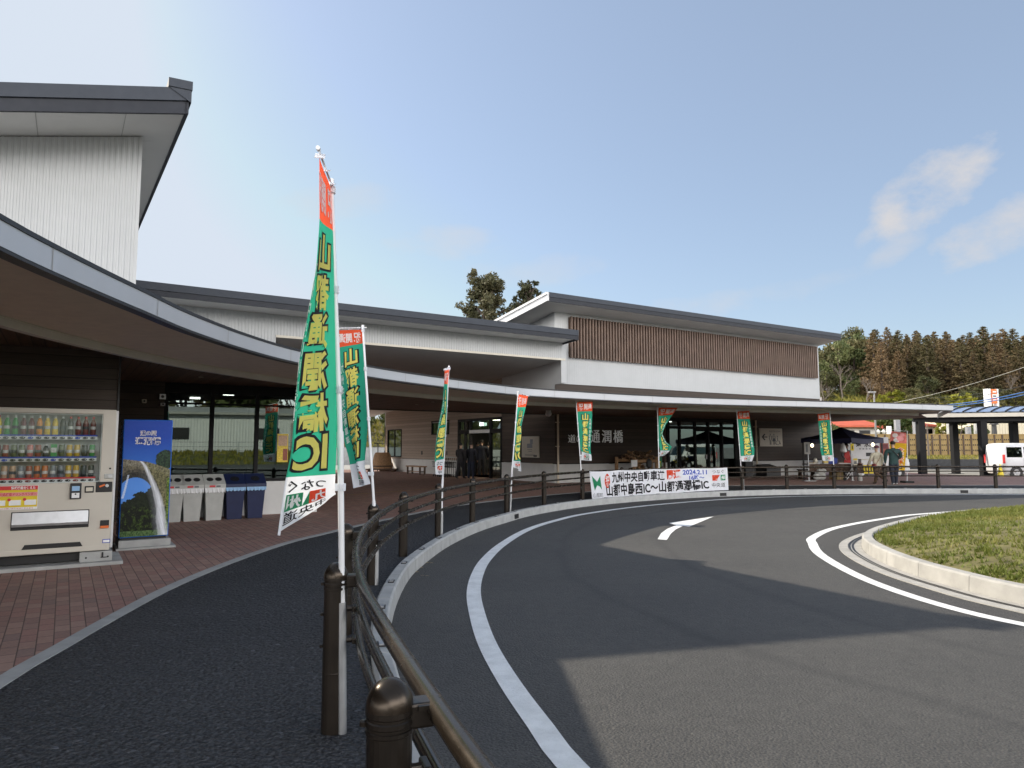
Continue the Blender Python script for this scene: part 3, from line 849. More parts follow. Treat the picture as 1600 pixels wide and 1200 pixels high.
rf = MB(); roof_slab(rf, 16.1, 35.7, 22.7, 43.5, zr3, .30, 0, 1); rf = rf.build('roof', ['roof_navy', 'white_soffit'], RH)
fa = MB(); fa.box(16.1, 35.72, 22.64, 22.7, 7.58, 7.77, 1); fa.box(16.1, 35.72, 22.665, 22.7, 7.40, 7.58, 0); fa.build('fascia', ['roof_navy', 'roof_slate'], rf)
fa = MB(); fa.ext([(22.66, 7.42), (43.5, zr3(0, 43.5) - .32), (43.5, zr3(0, 43.5) - .05), (22.66, 7.68)], 0, 16.02, 16.1)
fa.ext([(22.66, 7.67), (43.5, zr3(0, 43.5) - .06), (43.5, zr3(0, 43.5) + .02), (22.66, 7.77)], 0, 15.97, 16.1); fa.build('verge', 'white_paint', rf)
lv_ = MB(); na = 103
for i in range(na + 1):
    a = 18.0 + (35.0 - 18.0) * i / na; lv_.box(a, a + .075, B0 - .2, B0 - .08, 5.37, 7.14)
for z in (5.5, 6.2, 6.95): lv_.box(18.0, 35.07, B0 - .08, B0 - .03, z, z + .06, 1)
lv_.box(17.98, 35.09, B0 - .045, B0 - .015, 5.4, 7.12, 1)
lv_.build('louver_panel', ['louver_brown', 'wood_dark'], RH)
# ground floor front, left of the doors
D0, D1 = 23.72, 28.72
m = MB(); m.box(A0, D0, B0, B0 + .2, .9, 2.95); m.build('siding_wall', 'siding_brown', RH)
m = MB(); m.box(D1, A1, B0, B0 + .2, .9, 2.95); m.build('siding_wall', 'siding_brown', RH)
for p, q in ((A0 + .01, D0), (D1, A1)):
    m = MB(); m.box(p, q, B0 - .02, B0 + .2, .1, .87); m.build('base_wall', 'white_base', RH)
    m = MB(); m.box(p - .01, q, B0 - .035, B0 + .2, .87, .9); m.build('base_flashing', 'frame_black', RH)
dx = [FB(p, 700, B0)[0] for p in (1043, 1062, 1086, 1107, 1128, 1149)]
zt = 2.95; ztr = 2.44
fr = MB(); fr.box(D0, D1, B0 - .04, B0 + .06, zt - .16, zt); fr.box(D0, D1, B0 - .04, B0 + .06, ztr, ztr + .14); fr.box(D0, D1, B0 - .03, B0 + .05, .1, .16)
for i, a in enumerate(dx): fr.box(a - .06, a + .06, B0 - .042, B0 + .06, .1 if i != 3 else .1, zt - .1)
fr.box(D0, D0 + .08, B0 - .042, B0 + .06, .1, zt); fr.box(dx[5] + .06, D1, B0 - .042, B0 + .1, .1, zt)
fr = fr.build('door_frame', 'frame_black', RH)
for i in range(5):
    a0, a1 = dx[i] + .06, dx[i + 1] - .06
    if i != 3:
        b_ = a1 if i != 2 else dx[4] - .06
        m = MB(); m.add([(a0, B0 + .01, ztr + .14), (b_, B0 + .01, ztr + .14), (b_, B0 + .01, zt - .16), (a0, B0 + .01, zt - .16)], [(0, 1, 2, 3)]); m.build('transom_pane', 'glass', fr)
    if i in (2, 3):
        d = MB(); d.box(a0, a0 + .05, B0 + .02, B0 + .05, .12, ztr); d.box(a1 - .05, a1, B0 + .02, B0 + .05, .12, ztr); d.box(a0, a1, B0 + .02, B0 + .05, .12, .22); d.box(a0, a1, B0 + .02, B0 + .05, ztr - .1, ztr)
        d = d.build('sliding_door', 'frame_black', RH)
        m = MB(); m.add([(a0 + .05, B0 + .035, .22), (a1 - .05, B0 + .035, .22), (a1 - .05, B0 + .035, ztr - .1), (a0 + .05, B0 + .035, ztr - .1)], [(0, 1, 2, 3)]); m.build('pane', 'glass', d)
        m = MB(); x = a1 - .12 if i == 2 else a0 + .06; m.box(x, x + .06, B0 - .01, B0 + .02, 1.0, 1.22); m.build('handle', 'white_plastic', d)
    else:
        m = MB(); m.add([(a0, B0 + .01, .16), (a1, B0 + .01, .16), (a1, B0 + .01, ztr), (a0, B0 + .01, ztr)], [(0, 1, 2, 3)]); m.build('pane', 'glass', fr)
rm = MB(); rm.add([(a, b, z) for z in (.1, 2.93) for a, b in ((A0 + 5.2, B0 + .22), (A1 - .2, B0 + .22), (A1 - .2, 33), (A0 + 5.2, 33))], [(0, 1, 2, 3), (7, 6, 5, 4), (1, 5, 6, 2), (3, 2, 6, 7), (0, 3, 7, 4)]); rm.build('interior', 'room_dark', RH)
for a in (24.3, 25.2, 27.2, 28.1):
    m = MB(); m.box(a, a + .7, 26.5, 27.1, .1, 1.1 + .4 * (a % .7), 0)
    m.build('display_shelf', ['wood_dark'], RH)
for a, b in ((25.0, 25.5), (26.4, 26.5), (27.4, 25.6)):
    m = MB(); m.box(a - .15, a + .15, b - .05, b + .05, 2.88, 2.92); m.build('ceiling_lamp', 'lamp_glow', RH)
# passage wall (faces the walkway between the halls)
PB = lambda px, py: FA(px, py, A0)
b_end = 42.3
d0, d1 = PB(784, 700)[0], PB(717, 700)[0]       # door from b=d0 to d1
zt2 = 3.0


def xwall(mb, b0, b1, z0, z1, mi=0): mb.box(A0 - .02, A0 + .12, b0, b1, z0, z1, mi)


wins = [(PB(628, 700)[0], PB(606, 700)[0], PB(617, 714)[1], PB(617, 671)[1]), (PB(702.5, 670)[0], PB(675, 670)[0], PB(690, 679)[1], PB(690, 657)[1])]
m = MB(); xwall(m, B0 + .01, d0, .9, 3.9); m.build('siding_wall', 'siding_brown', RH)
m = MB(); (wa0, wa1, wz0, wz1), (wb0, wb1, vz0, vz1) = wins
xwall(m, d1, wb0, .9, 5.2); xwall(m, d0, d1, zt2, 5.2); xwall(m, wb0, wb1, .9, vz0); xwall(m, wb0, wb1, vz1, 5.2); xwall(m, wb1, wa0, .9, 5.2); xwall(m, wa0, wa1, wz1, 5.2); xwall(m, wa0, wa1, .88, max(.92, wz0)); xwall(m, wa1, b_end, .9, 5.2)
m.build('siding_wall', 'siding_sunlit', RH)
for p, q in ((B0, d0), (d1, b_end)):
    m = MB(); m.box(A0 - .04, A0 + .12, p, q, .1, .88); m.build('base_wall', 'white_base', RH)
for (q0, q1, z0, z1) in wins:
    w_ = MB(); t = .06
    w_.box(A0 - .05, A0 + .1, q0, q0 + t, z0, z1); w_.box(A0 - .05, A0 + .1, q1 - t, q1, z0, z1); w_.box(A0 - .05, A0 + .1, q0, q1, z0, z0 + t); w_.box(A0 - .05, A0 + .1, q0, q1, z1 - t, z1); w_.box(A0 - .03, A0 + .05, (q0 + q1) / 2 - .05, (q0 + q1) / 2 + .05, z0, z1)
    w_ = w_.build('window', 'frame_black', RH)
    p_ = MB(); p_.add([(A0, q0 + t, z0 + t), (A0, q1 - t, z0 + t), (A0, q1 - t, z1 - t), (A0, q0 + t, z1 - t)], [(3, 2, 1, 0)]); p_.build('pane', 'glass', w_)
bs = [PB(p, 700)[0] for p in (784, 766.5, 735, 727, 717)]
fr = MB()
for b in bs: fr.box(A0 - .05, A0 + .08, b - .06, b + .06, .1, zt2)
fr.box(A0 - .05, A0 + .08, d0, d1, zt2 - .12, zt2); fr.box(A0 - .06, A0 + .08, d0, d1, 2.25, 2.45); fr = fr.build('door_frame', 'frame_black', RH)
m = MB(); m.box(A0 - .07, A0 - .05, bs[2], bs[1], 2.27, 2.43); m.build('door_header', 'steel', fr)
for i in (0, 2, 3):
    m = MB(); m.add([(A0 + .02, bs[i] + .06, .14), (A0 + .02, bs[i + 1] - .06, .14), (A0 + .02, bs[i + 1] - .06, 2.25), (A0 + .02, bs[i] + .06, 2.25)], [(3, 2, 1, 0)]); m.build('pane', 'glass' if i == 0 else 'glass_clear', fr)
for i in (0, 1, 3):
    m = MB(); m.add([(A0 + .02, bs[i] + .06, 2.45), (A0 + .02, bs[i + 1] - .06, 2.45), (A0 + .02, bs[i + 1] - .06, zt2 - .12), (A0 + .02, bs[i] + .06, zt2 - .12)], [(3, 2, 1, 0)]); m.build('transom_pane', 'glass', fr)
rm = MB(); rm.add([(a, b, z) for z in (.1, 3.0) for a, b in ((A0 + .15, 33.2), (A0 + .15, d0 - 1.0), (A0 + 5, d0 - 1.0), (A0 + 5, 33.2))], [(0, 1, 2, 3), (7, 6, 5, 4), (2, 3, 7, 6)]); rm.build('lobby', 'room_cream', RH)
emit_mat('lobby_glow', (1, .9, .66), 9)
for q in (1.2, 2.4):
    m = MB(); m.box(A0 + .8, A0 + 3.2, d0 + q, d0 + q + .14, 2.93, 2.97); m.build('lobby_lamp', 'lobby_glow', RH)
m = MB(); m.ball((A0 + 2.0, d0 + 1.9, 1.95), .1); m.build('lobby_lamp', 'lamp_glow', RH)
emit_mat('exit_glow', (.8, 1, .85), 1.5)
m = MB(); m.box(A0 - .1, A0 - .05, bs[1] + .6, bs[1] + .9, 2.62, 2.78); m.build('exit_lamp', 'exit_glow', RH)
for b in (PB(660, 700)[0], PB(699, 700)[0], PB(602, 700)[0]):
    m = MB(); m.box(A0 - .05, A0 - .02, b - .05, b + .05, 1.15, 1.35); m.build('outlet_box', 'dark_steel', RH)
# drain pipes down the front
for px in (872, 1038, 1182):
    a, _ = FB(px, 700, B0 - .1); p = MB(); p.tube([(a, B0 - .1, .1), (a, B0 - .1, 2.95)], .045, 10)
    for z in (.5, 1.6, 2.6): p.box(a - .07, a + .07, B0 - .12, B0, z, z + .03)
    p.build('drain_pipe', 'canopy_brown' if px != 1038 else 'wood_dark', RH)

# ---- middle block: bridging roof over the walkway
MH = fthing('walkway_block', 'white block bridging the walkway with long navy roof edge and dark open underside', 'building', 8, 26)
B2 = 23.1; zr2 = lambda a, b: 6.2 - .02 * (a - 17) * .1 - .055 * (b - 22.1)
m = MB(); ribbed(m, -5, 5.6, B2, 2.95, lambda a: zr2(a, B2) - .31, .1, .012); ribbed(m, 5.6, 17.24, B2, 5.2, lambda a: zr2(a, B2) - .31, .1, .012)
m.build('corrugated_wall', 'white_wall', MH)
m = MB(); m.box(17.0, 17.24, B2 - .015, B2 + .02, 4.2, zr2(17, B2) - .31); m.box(17.22, 17.26, B2, 23.95, 4.2, zr2(17, B2) - .31); m.build('end_wall', 'white_wall', MH)
m = MB(); m.box(5.6, 17.2, B2 - .03, B2 + .05, 5.12, 5.2); m.build('edge_trim', 'trim_cream', MH)
plain('void_soffit', (.46, .45, .43), .7, 0, .05, 1.5)
m = MB(); zc = lambda b: 5.19 - .075 * (b - B2)
m.add([(5.6, B2, zc(B2)), (17.22, B2, zc(B2)), (17.22, 44.5, zc(44.5)), (5.6, 44.5, zc(44.5))], [(0, 3, 2, 1)]); m.build('underside', 'void_soffit', MH)
m = MB(); m.add([(5.6, B2, 2.95), (5.6, 34, 2.95), (5.6, 34, 5.2), (5.6, B2, 5.2)], [(0, 1, 2, 3)]); m.build('inner_wall', 'white_wall', MH)
rf = MB(); roof_slab(rf, -5, 17.07, 22.1, 44.6, zr2, .3, 0, 1); rf = rf.build('roof', ['roof_navy', 'white_soffit'], MH)
fa = MB(); P = lambda d0, d1: [(-5, zr2(-5, 22.1) + d0), (17.1, zr2(17.1, 22.1) + d0), (17.1, zr2(17.1, 22.1) + d1), (-5, zr2(-5, 22.1) + d1)]
fa.ext(P(-.19, .03), 1, 22.03, 22.1, 1); fa.ext(P(-.36, -.19), 1, 22.06, 22.1, 0); fa.ext([(22.06, 5.83), (44.6, zr2(17, 44.6) - .33), (44.6, zr2(17, 44.6) + .02), (22.06, 6.22)], 0, 17.07, 17.12, 0)
fa.build('fascia', ['roof_navy', 'roof_slate'], rf)

# ---- the long curved canopy
CN = thing('curved_canopy', 'long curved entrance canopy with pale silver edge, brown underside and dark plank ceiling', 'canopy', (0, 16, .1))
CE = spline([(.8, -4.5), (-1.0, -1.6), (-2.5, 1.5), (-3.15, 3.3), (-3.43, 4.57), (-3.56, 5.7), (-3.65, 6.98), (-3.72, 8.1), (-3.66, 9.7), (-3.42, 11.2), (-2.77, 13.35), (-1.75, 15.35), (-.05, 17.9), (1.11, 19.05),
             (3.78, 21.0), (6.9, 22.55), (10.55, 23.85), (13.6, 24.95), (16.34, 26.05)], .3)
ZT, ZB, ZS, ZC = 3.14, 2.93, 2.80, 2.955
I1 = offset(CE, .02); I2 = offset(CE, 1.42); I3 = offset(CE, 1.52)
fs = MB(); ribbon(fs, CE, CE, ZB + .015, ZT - .02); ribbon(fs, CE, I1, ZB + .015, ZB + .015); fs.build('fascia', 'fascia_silver', CN, True)
fs = MB(); O = offset(CE, -.012); ribbon(fs, O, O, ZT - .02, ZT + .015); ribbon(fs, O, offset(CE, .2), ZT + .015, ZT + .015); ribbon(fs, O, I1, ZT - .02, ZT - .02)
ribbon(fs, offset(CE, .004), offset(CE, .004), ZB - .012, ZB + .015); ribbon(fs, offset(CE, .004), offset(CE, .12), ZB - .012, ZB - .012); fs.build('edge_cap', 'dark_steel', CN, True)
fj = MB(); dcum = np.r_[0, np.cumsum(np.linalg.norm(np.diff(CE, axis=0), axis=1))]
for t in np.arange(1.3, dcum[-1], 1.9):
    x, y = np.interp(t, dcum, CE[:, 0]), np.interp(t, dcum, CE[:, 1]); i = min(np.searchsorted(dcum, t), len(CE) - 2); d = CE[i + 1] - CE[i]; d /= np.linalg.norm(d); nx, ny = d[1], -d[0]
    fj.add([(x + nx * .004 - d[0] * .005, y + ny * .004 - d[1] * .005, ZB + .016), (x + nx * .004 + d[0] * .005, y + ny * .004 + d[1] * .005, ZB + .016), (x + nx * .004 + d[0] * .005, y + ny * .004 + d[1] * .005, ZT - .021), (x + nx * .004 - d[0] * .005, y + ny * .004 - d[1] * .005, ZT - .021)], [(0, 1, 2, 3)])
fj.build('fascia_joint', 'strip_grey', CN)
sf = MB(); ribbon(sf, offset(CE, .12), I2, ZB + .0, ZS + .1); sf.build('underside', 'canopy_brown', CN, True)
st = MB(); ribbon(st, I2, I2, ZS, ZS + .085); ribbon(st, I2, I3, ZS, ZS); ribbon(st, I3, I3, ZS, ZC); st.build('inner_edge', 'strip_pale', CN, True)
st = MB(); J = offset(CE, 1.405); ribbon(st, J, J, ZS + .085, ZS + .108); ribbon(st, J, I2, ZS + .085, ZS + .085); st.build('edge_trim', 'trim_cream', CN, True)
wb = [W(35.3, B0)[:2], W(A0, B0)[:2], W(A0 - .05, 23.95)[:2], W(5.0, 23.95)[:2], W(5, 24)[:2], W(-12, 24)[:2], (-22, 2), (-12, -9)]
cl = MB(); cp_ = [tuple(p) for p in I3] + [(19.6, 33.2)] + wb; cl.add([(x, y, ZC) for x, y in cp_], [list(range(len(cp_)))[::-1]]); cl.build('plank_ceiling', 'ceiling_wood', CN)
tp = MB(); cp_ = [tuple(p) for p in offset(CE, .15)] + [(20.0, 33.1)] + wb; tp.add([(x, y, ZT) for x, y in cp_], [list(range(len(cp_)))]); tp.build('roof_sheet', 'strip_grey', CN)
# square cut end, and the closing face at the back over the walkway
en = MB(); e0, e1 = CE[-1], np.array((20.0, 33.1)); en.add([(e0[0], e0[1], ZB), (e1[0], e1[1], ZB), (e1[0], e1[1], ZT + .015), (e0[0], e0[1], ZT + .015)], [(0, 1, 2, 3)])
en.build('end_face', 'fascia_silver', CN)
bf = MB(); q0, q1 = W(5, 23.96), W(A0, 23.96); bf.add([(q0[0], q0[1], ZC - .04), (q1[0], q1[1], ZC - .04), (q1[0], q1[1], ZT), (q0[0], q0[1], ZT)], [(0, 1, 2, 3)])
bf.build('back_face', 'dark_steel', CN)
for (px, py) in ((314, 589), (455, 608), (651, 632), (676, 628), (262, 601), (1010, 646), (1225, 651)):
    x, y, z = G(px, py, ZC - .006); m = MB(); m.lathe([(.07, 0), (.07, .005)], (x, y, z), 16, 0); m.lathe([(.05, -.004), (.05, 0)], (x, y, z), 16, 1); m.build('downlight', ['dark_steel', 'sign_cream'], CN)
m = MB(); x, y, z = G(857, 645, 2.86); m.ball((x, y, 2.82), .12, .12, .1, 0, 14, 8); m.lathe([(.1, 0), (.1, .1)], (x, y, 2.85), 14); m.build('camera_dome', 'white_plastic', CN, True)
# paving below the walkway roof and beyond gets a sunlit strip; posts carry the canopy
for px, py in ((990, 752.5),):
    pass

# ------------------------------------------------------------------ vending machines
def painted(name, fn, nx, ny, place, parent, mat='print_gloss'):
    """a printed sheet: a fine grid coloured by fn(x, y) with x, y in 0..1"""
    if mat not in MATS: vcol_mat(mat, .3, .25)
    xs = np.linspace(0, 1, nx + 1); ys = np.linspace(0, 1, ny + 1)
    V = [place(x, y) for y in ys for x in xs]
    F = [[j * (nx + 1) + i, j * (nx + 1) + i + 1, (j + 1) * (nx + 1) + i + 1, (j + 1) * (nx + 1) + i] for j in range(ny) for i in range(nx)]
    o = np_obj(name, V, F, [mat], None, parent)
    ca = o.data.color_attributes.new('print', 'FLOAT_COLOR', 'POINT')
    col = np.array([(*fn(x, y), 1) for y in ys for x in xs], dtype=np.float32)
    ca.data.foreach_set('color', col.ravel()); return o


def vnoise(x, y, s=1, seed=0):
    """value noise"""
    x *= s; y *= s; i, j = math.floor(x), math.floor(y); fx, fy = x - i, y - j
    fx = fx * fx * (3 - 2 * fx); fy = fy * fy * (3 - 2 * fy)
    h = lambda a, b: (math.sin(a * 127.1 + b * 311.7 + seed * 74.7) * 43758.5453) % 1
    return (h(i, j) * (1 - fx) + h(i + 1, j) * fx) * (1 - fy) + (h(i, j + 1) * (1 - fx) + h(i + 1, j + 1) * fx) * fy


def fbm(x, y, s=1, seed=0): return .5 * vnoise(x, y, s, seed) + .3 * vnoise(x, y, s * 2.1, seed + 1) + .2 * vnoise(x, y, s * 4.3, seed + 2)


lerp = lambda a, b, t: tuple(p + (q - p) * t for p, q in zip(a, b))

VB = 10.55                                    # front plane of the cream machine
VL, VR, VZ0, VZ1 = -.92, .585, .30, 2.08
VM = fthing('vending_machine', 'cream drinks vending machine with three rows of bottles and cans behind its window', 'vending machine', -.17, VB, .1)
fv = lambda px, py: FB(px, py, VB)
(wx0, _), (wx1, wz1) = (VL + .07, 0), fv(161.5, 647.5); wz0 = fv(155, 753)[1]
m = MB(); m.bbox(VL, VR, VB + .33, VB + .78, VZ0, VZ1 - .01, .012); m.bbox(VR - .03, VR, VB + .06, VB + .34, VZ0, VZ1 - .01, .008); m.bbox(VL, VL + .03, VB + .06, VB + .34, VZ0, VZ1 - .01, .008); m.build('cabinet', 'white_paint', VM)
d = MB(); d.bbox(VL, VR - .03, VB, VB + .08, VZ0 + .03, wz0, .012); d.bbox(VL, VR - .03, VB, VB + .08, wz1, VZ1, .012); d.bbox(wx1, VR - .03, VB, VB + .08, wz0 - .02, wz1 + .02, .004); d.bbox(VL, wx0, VB, VB + .08, wz0 - .02, wz1 + .02, .004)
d.bbox(VL, VR - .035, VB - .004, VB + .05, VZ0 - .02, VZ0 + .045, .01)
door = d.build('door', 'cream_paint', VM)
m = MB(); m.box(wx0, wx1, VB + .3, VB + .32, wz0, wz1); m.box(wx0 - .01, wx0 + .01, VB + .02, VB + .3, wz0, wz1); m.box(wx1 - .012, wx1, VB + .02, VB + .3, wz0, wz1); m.box(wx0, wx1, VB + .03, VB + .3, wz1 - .01, wz1); m.box(wx0, wx1, VB + .03, VB + .3, wz0, wz0 + .012)
m.build('display_case', 'white_plastic', VM)
rows = [(680.5, 684), (715, 719), (748, 751)]
zrow = [fv(80, a)[1] for a, b in rows]
cols1 = ['yellow_plastic'] * 2 + ['drink_green'] * 2 + ['drink_wine'] * 2 + ['drink_orange', 'drink_lemon', 'drink_lemon', 'drink_dark', 'drink_dark', 'drink_cola', 'drink_cola', 'drink_cola']
cols2 = ['drink_cream', 'drink_rust', 'drink_rust', 'drink_olive', 'drink_olive', 'drink_pink', 'drink_rust', 'drink_dark', 'drink_green', 'drink_olive', 'drink_gold', 'drink_gold', 'drink_dark', 'drink_green']
cols3 = ['drink_dark', 'drink_dark', 'drink_tan', 'drink_tan', 'drink_steel', 'drink_rust', 'drink_orange2', 'drink_orange2', 'drink_steel', 'drink_steel', 'drink_gold', 'drink_gold', 'drink_black', 'drink_black']
for nm, c in (('green', (.04, .3, .07)), ('wine', (.14, .02, .03)), ('orange', (.75, .28, .03)), ('lemon', (.75, .55, .06)), ('dark', (.05, .05, .04)), ('cola', (.16, .03, .02)), ('cream', (.6, .45, .35)), ('rust', (.3, .08, .05)), ('olive', (.12, .14, .07)),
              ('pink', (.6, .2, .18)), ('gold', (.55, .36, .05)), ('tan', (.55, .36, .24)), ('steel', (.2, .22, .25)), ('orange2', (.55, .17, .05)), ('black', (.03, .04, .045))): plain('drink_' + nm, c, .3, 0, .25, 40)
plain('label_pale', (.6, .6, .58), .4, 0, .3, 60)
for r, (zb, cs) in enumerate(zip(zrow, (cols1, cols2, cols3))):
    sh = MB(); sh.bbox(wx0 + .01, wx1 - .05, VB + .05, VB + .2, zb - .052, zb - .006, .008); sh = sh.build('button_rail', 'white_plastic', VM)
    tg = MB(); tg.box(wx0 + .01, wx1 - .05, VB + .045, VB + .19, zb - .006, zb + .012); tg.build('price_strip', 'ink_blue' if r < 2 else 'ink_red', sh)
    n = 14; p0, p1 = wx0 + .03, wx1 - .06; dx_ = (p1 - p0) / n
    for i in range(n):
        a = p0 + dx_ * (i + .5); b = VB + .13; rr = dx_ * .40; z0 = zb + .013
        c = MB(); tall = r == 0 or (r == 1 and i == 7) or (r == 2 and i < 2)
        h = .235 if r == 0 else (.155 if tall else .15)
        if tall:
            c.lathe([(rr * .92, 0), (rr, .01), (rr, h * .28), (rr * .93, h * .45), (rr, h * .62), (rr * .55, h * .84), (rr * .4, h * .88)], (a, b, z0), 12, 0); c.lathe([(rr * .45, h * .88), (rr * .45, h)], (a, b, z0), 12, 1); c.lathe([(rr * 1.02, h * .3), (rr * 1.02, h * .46)], (a, b, z0), 12, 2)
        elif r == 1 and i in (0, 8): c.box(a - rr, a + rr, b - rr, b + rr, z0, z0 + .155, 0); c.box(a - rr * .9, a + rr * .9, b - rr * 1.03, b, z0 + .05, z0 + .11, 2)
        else:
            c.lathe([(rr * .8, 0), (rr, .012), (rr, h - .014), (rr * .8, h)], (a, b, z0), 12, 0); c.lathe([(rr * 1.02, h * .3), (rr * 1.02, h * .55)], (a, b, z0), 12, 2)
            c.lathe([(rr * .82, h - .012), (rr * .84, h)], (a, b, z0), 12, 3)
        c.build('sample_bottle' if tall else 'sample_can', [cs[i], 'red_plastic' if r == 0 and (i < 2 or i > 9) else 'white_plastic', 'label_pale' if i % 3 else 'drink_black', 'steel'], VM, True)
        q = MB(); q.disc_y((a, zb - .029), dx_ * .36, VB + .042, VB + .052, 16, 0, .0155)
        lit = (i * 5 + r * 3) % 6 == 1
        q.disc_y((a + .012, zb - .026), .005, VB + .038, VB + .044, 8, 1)
        q.build('button', ['ink_blue' if lit and r < 2 else ('leather_red' if lit else 'black'), 'ink_white'], sh)
m = MB(); m.add([(wx0, VB + .015, wz0), (wx1, VB + .015, wz0), (wx1, VB + .015, wz1), (wx0, VB + .015, wz1)], [(0, 1, 2, 3)]); m.build('window_pane', 'glass_clear', VM)


def vbox(name, px0, py0, px1, py1, mat, depth=.012, parent=None, back=.03, bev=.006):
    a0, z1 = fv(px0, py0); a1, z0 = fv(px1, py1); b = MB(); b.bbox(a0, a1, VB - depth, VB + back, min(z0, z1), max(z0, z1), bev); return b.build(name, mat, parent or VM), (a0, a1, min(z0, z1), max(z0, z1))


# product sticker, red over yellow
a0, z1 = fv(-14, 760); a1, z0 = fv(58, 795)
px_ = MB(); px_.box(a0, a1, VB - .004, VB + .01, z0, z1, 0); hh = z1 - z0
px_.box(a0 + .004, a1 - .004, VB - .006, VB, z0 + hh * .82, z1 - .003, 1); px_.box(a0 + .004, a1 - .004, VB - .0055, VB, z0 + hh * .1, z0 + hh * .82, 2)
px_.box(a0 + .004, a1 - .004, VB - .0075, VB, z0 + hh * .56, z0 + hh * .72, 3)
for i in range(3): px_.box(a0 + .03 + i * .155, a0 + .03 + i * .155 + .12, VB - .0075, VB, z0 + hh * .18, z0 + hh * .4, 0)
for i in range(3): px_.disc_y((a0 + .03 + i * .155, z0 + hh * .42), .018, VB - .009, VB, 12, 1)
stk = px_.build('sticker', ['ink_white', 'ink_red', 'yellow_plastic', 'pink_band' if 'pink_band' in MATS else plain('pink_band', (.8, .3, .3), .5) and 'pink_band'], VM)
t_ = MB(); fn = lambda x, y: (x, VB - .009, y)
put_text(t_, '情報機能を備えた', a0 + .2, a1 - .03, z0 + hh * .845, z1 - hh * .03, fn, 0, .02)
put_text(t_, '地域応援型ドリンクベンダー', a0 + .06, a1 - .02, z0 + hh * .575, z0 + hh * .7, fn, 1, .02)
put_text(t_, '設置のお問い合わせはこちらまで', a0 + .06, a1 - .04, z0 + hh * .02, z0 + hh * .08, fn, 1, .0); t_.build('lettering', ['ink_white', 'ink_red'], stk)
slot, (s0_, s1_, q0, q1) = vbox('delivery_slot', 17.5, 800.5, 138.5, 823.5, 'black', .004, None, .05)
s_ = MB(); s_.ext([(VB - .03, q0 + .07), (VB + .0, q1 - .012), (VB - .008, q1 - .012), (VB - .05, q0 + .075), (VB - .045, q0 + .045)], 0, s0_ + .012, s1_ - .012); s_.build('flap', 'steel', slot)
o, _r = vbox('bill_acceptor', 110, 755, 126.5, 779, 'dark_steel', .035)
x0, x1, z0, z1 = _r; s_ = MB(); s_.box(x0 + .02, x1 - .02, VB - .037, VB - .03, z0 + .1, z0 + .16, 0); s_.box(x0 + .02, x1 - .02, VB - .037, VB - .03, z0 + .012, z0 + .075, 1); s_.disc_y(((x0 + x1) / 2, z0 + .06), .01, VB - .039, VB - .03, 10, 2); s_.build('screen', ['screen_blue' if 'screen_blue' in MATS else plain('screen_blue', (.3, .5, .75), .3) and 'screen_blue', 'ink_white', 'black'], o)
o, _r = vbox('card_reader', 132.5, 759.5, 146.5, 769.5, 'black', .012); x0, x1, z0, z1 = _r; s_ = MB(); s_.box(x0 + .014, x1 - .014, VB - .014, VB, z0 + .018, z1 - .018); s_.build('screen', 'sign_cream', o)
o, _r = vbox('coin_panel', 150, 753, 175, 768.5, 'black', .01); x0, x1, z0, z1 = _r; s_ = MB(); s_.obb((x0 + .04, VB - .014, z0 + .07), (x0 + .1, VB - .014, z0 + .095), .012, .02, 0); s_.disc_y((x1 - .06, z1 - .05), .02, VB - .03, VB, 12, 1); s_.build('coin_slot', ['orange_plastic', 'steel'], o)
o, _r = vbox('lock_handle', 163, 740.5, 178, 747.5, 'grey_plastic', .012); x0, x1, z0, z1 = _r; s_ = MB(); s_.disc_y((x1 - .045, (z0 + z1) / 2), .022, VB - .02, VB, 12); s_.build('key_lock', 'steel', o)
s_ = MB(); a, z = fv(172, 732); s_.disc_y((a, z), .012, VB - .008, VB, 10); s_.build('lock_hole', 'black', VM)
o, _r = vbox('change_return', 156.5, 813, 170, 824.5, 'black', .008); x0, x1, z0, z1 = _r; s_ = MB(); s_.box(x0 + .004, x1 - .004, VB - .03, VB, z0, z0 + .03); s_.build('tray', 'orange_plastic', o)
o, _r = vbox('maker_plate', 160, 842.5, 172, 848, 'ink_blue', .004, None, .02, .002); x0, x1, z0, z1 = _r; s_ = MB(); s_.box(x0 + .008, x1 - .008, VB - .006, VB, z0 + .01, z1 - .01); s_.build('plate_face', 'ink_white', o)
s_ = MB(); a0, z0 = fv(33, 862); a1, z1 = fv(129, 852); s_.ext([(a0, VZ0 + .048), (a1, VZ0 + .048), (a1 - .03, VZ0 + .105), (a0 + .03, VZ0 + .105)], 1, VB - .006, VB + .02); s_.build('kick_vent', 'black', VM)
b_ = MB(); b_.bbox(VL - .02, VR + .12, VB - .11, VB + .85, .1, .145, .006); b_.build('base_slab', 'concrete', VM)
for a0, a1 in ((VL - .0, VL + .3), (VR - .36, VR - .0)):
    b_ = MB(); b_.bbox(a0, a1, VB - .02, VB + .7, .145, .27, .008); b_ = b_.build('foot_block', 'concrete', VM)
    k_ = MB(); k_.disc_y((a0 + .07, .2), .012, VB - .024, VB, 10); k_.disc_y((a1 - .05, .2), .012, VB - .024, VB, 10); k_.box(a1 - .12, a1 - .1, VB - .03, VB, .19, .26); k_.box(a1 - .13, a1 - .06, VB - .028, VB, .19, .2); k_.build('anchor_bolt', 'black', b_)
    k_ = MB(); k_.tube([(a1 - .06, VB + .05, .26), (a1 - .06, VB + .05, VZ0 + .01)], .02, 10); k_.build('level_foot', 'steel', VM)
m = MB(); m.box(VL + .05, VR - .05, VB + .1, VB + .7, .16, VZ0 + .0); m.build('underside', 'black', VM)

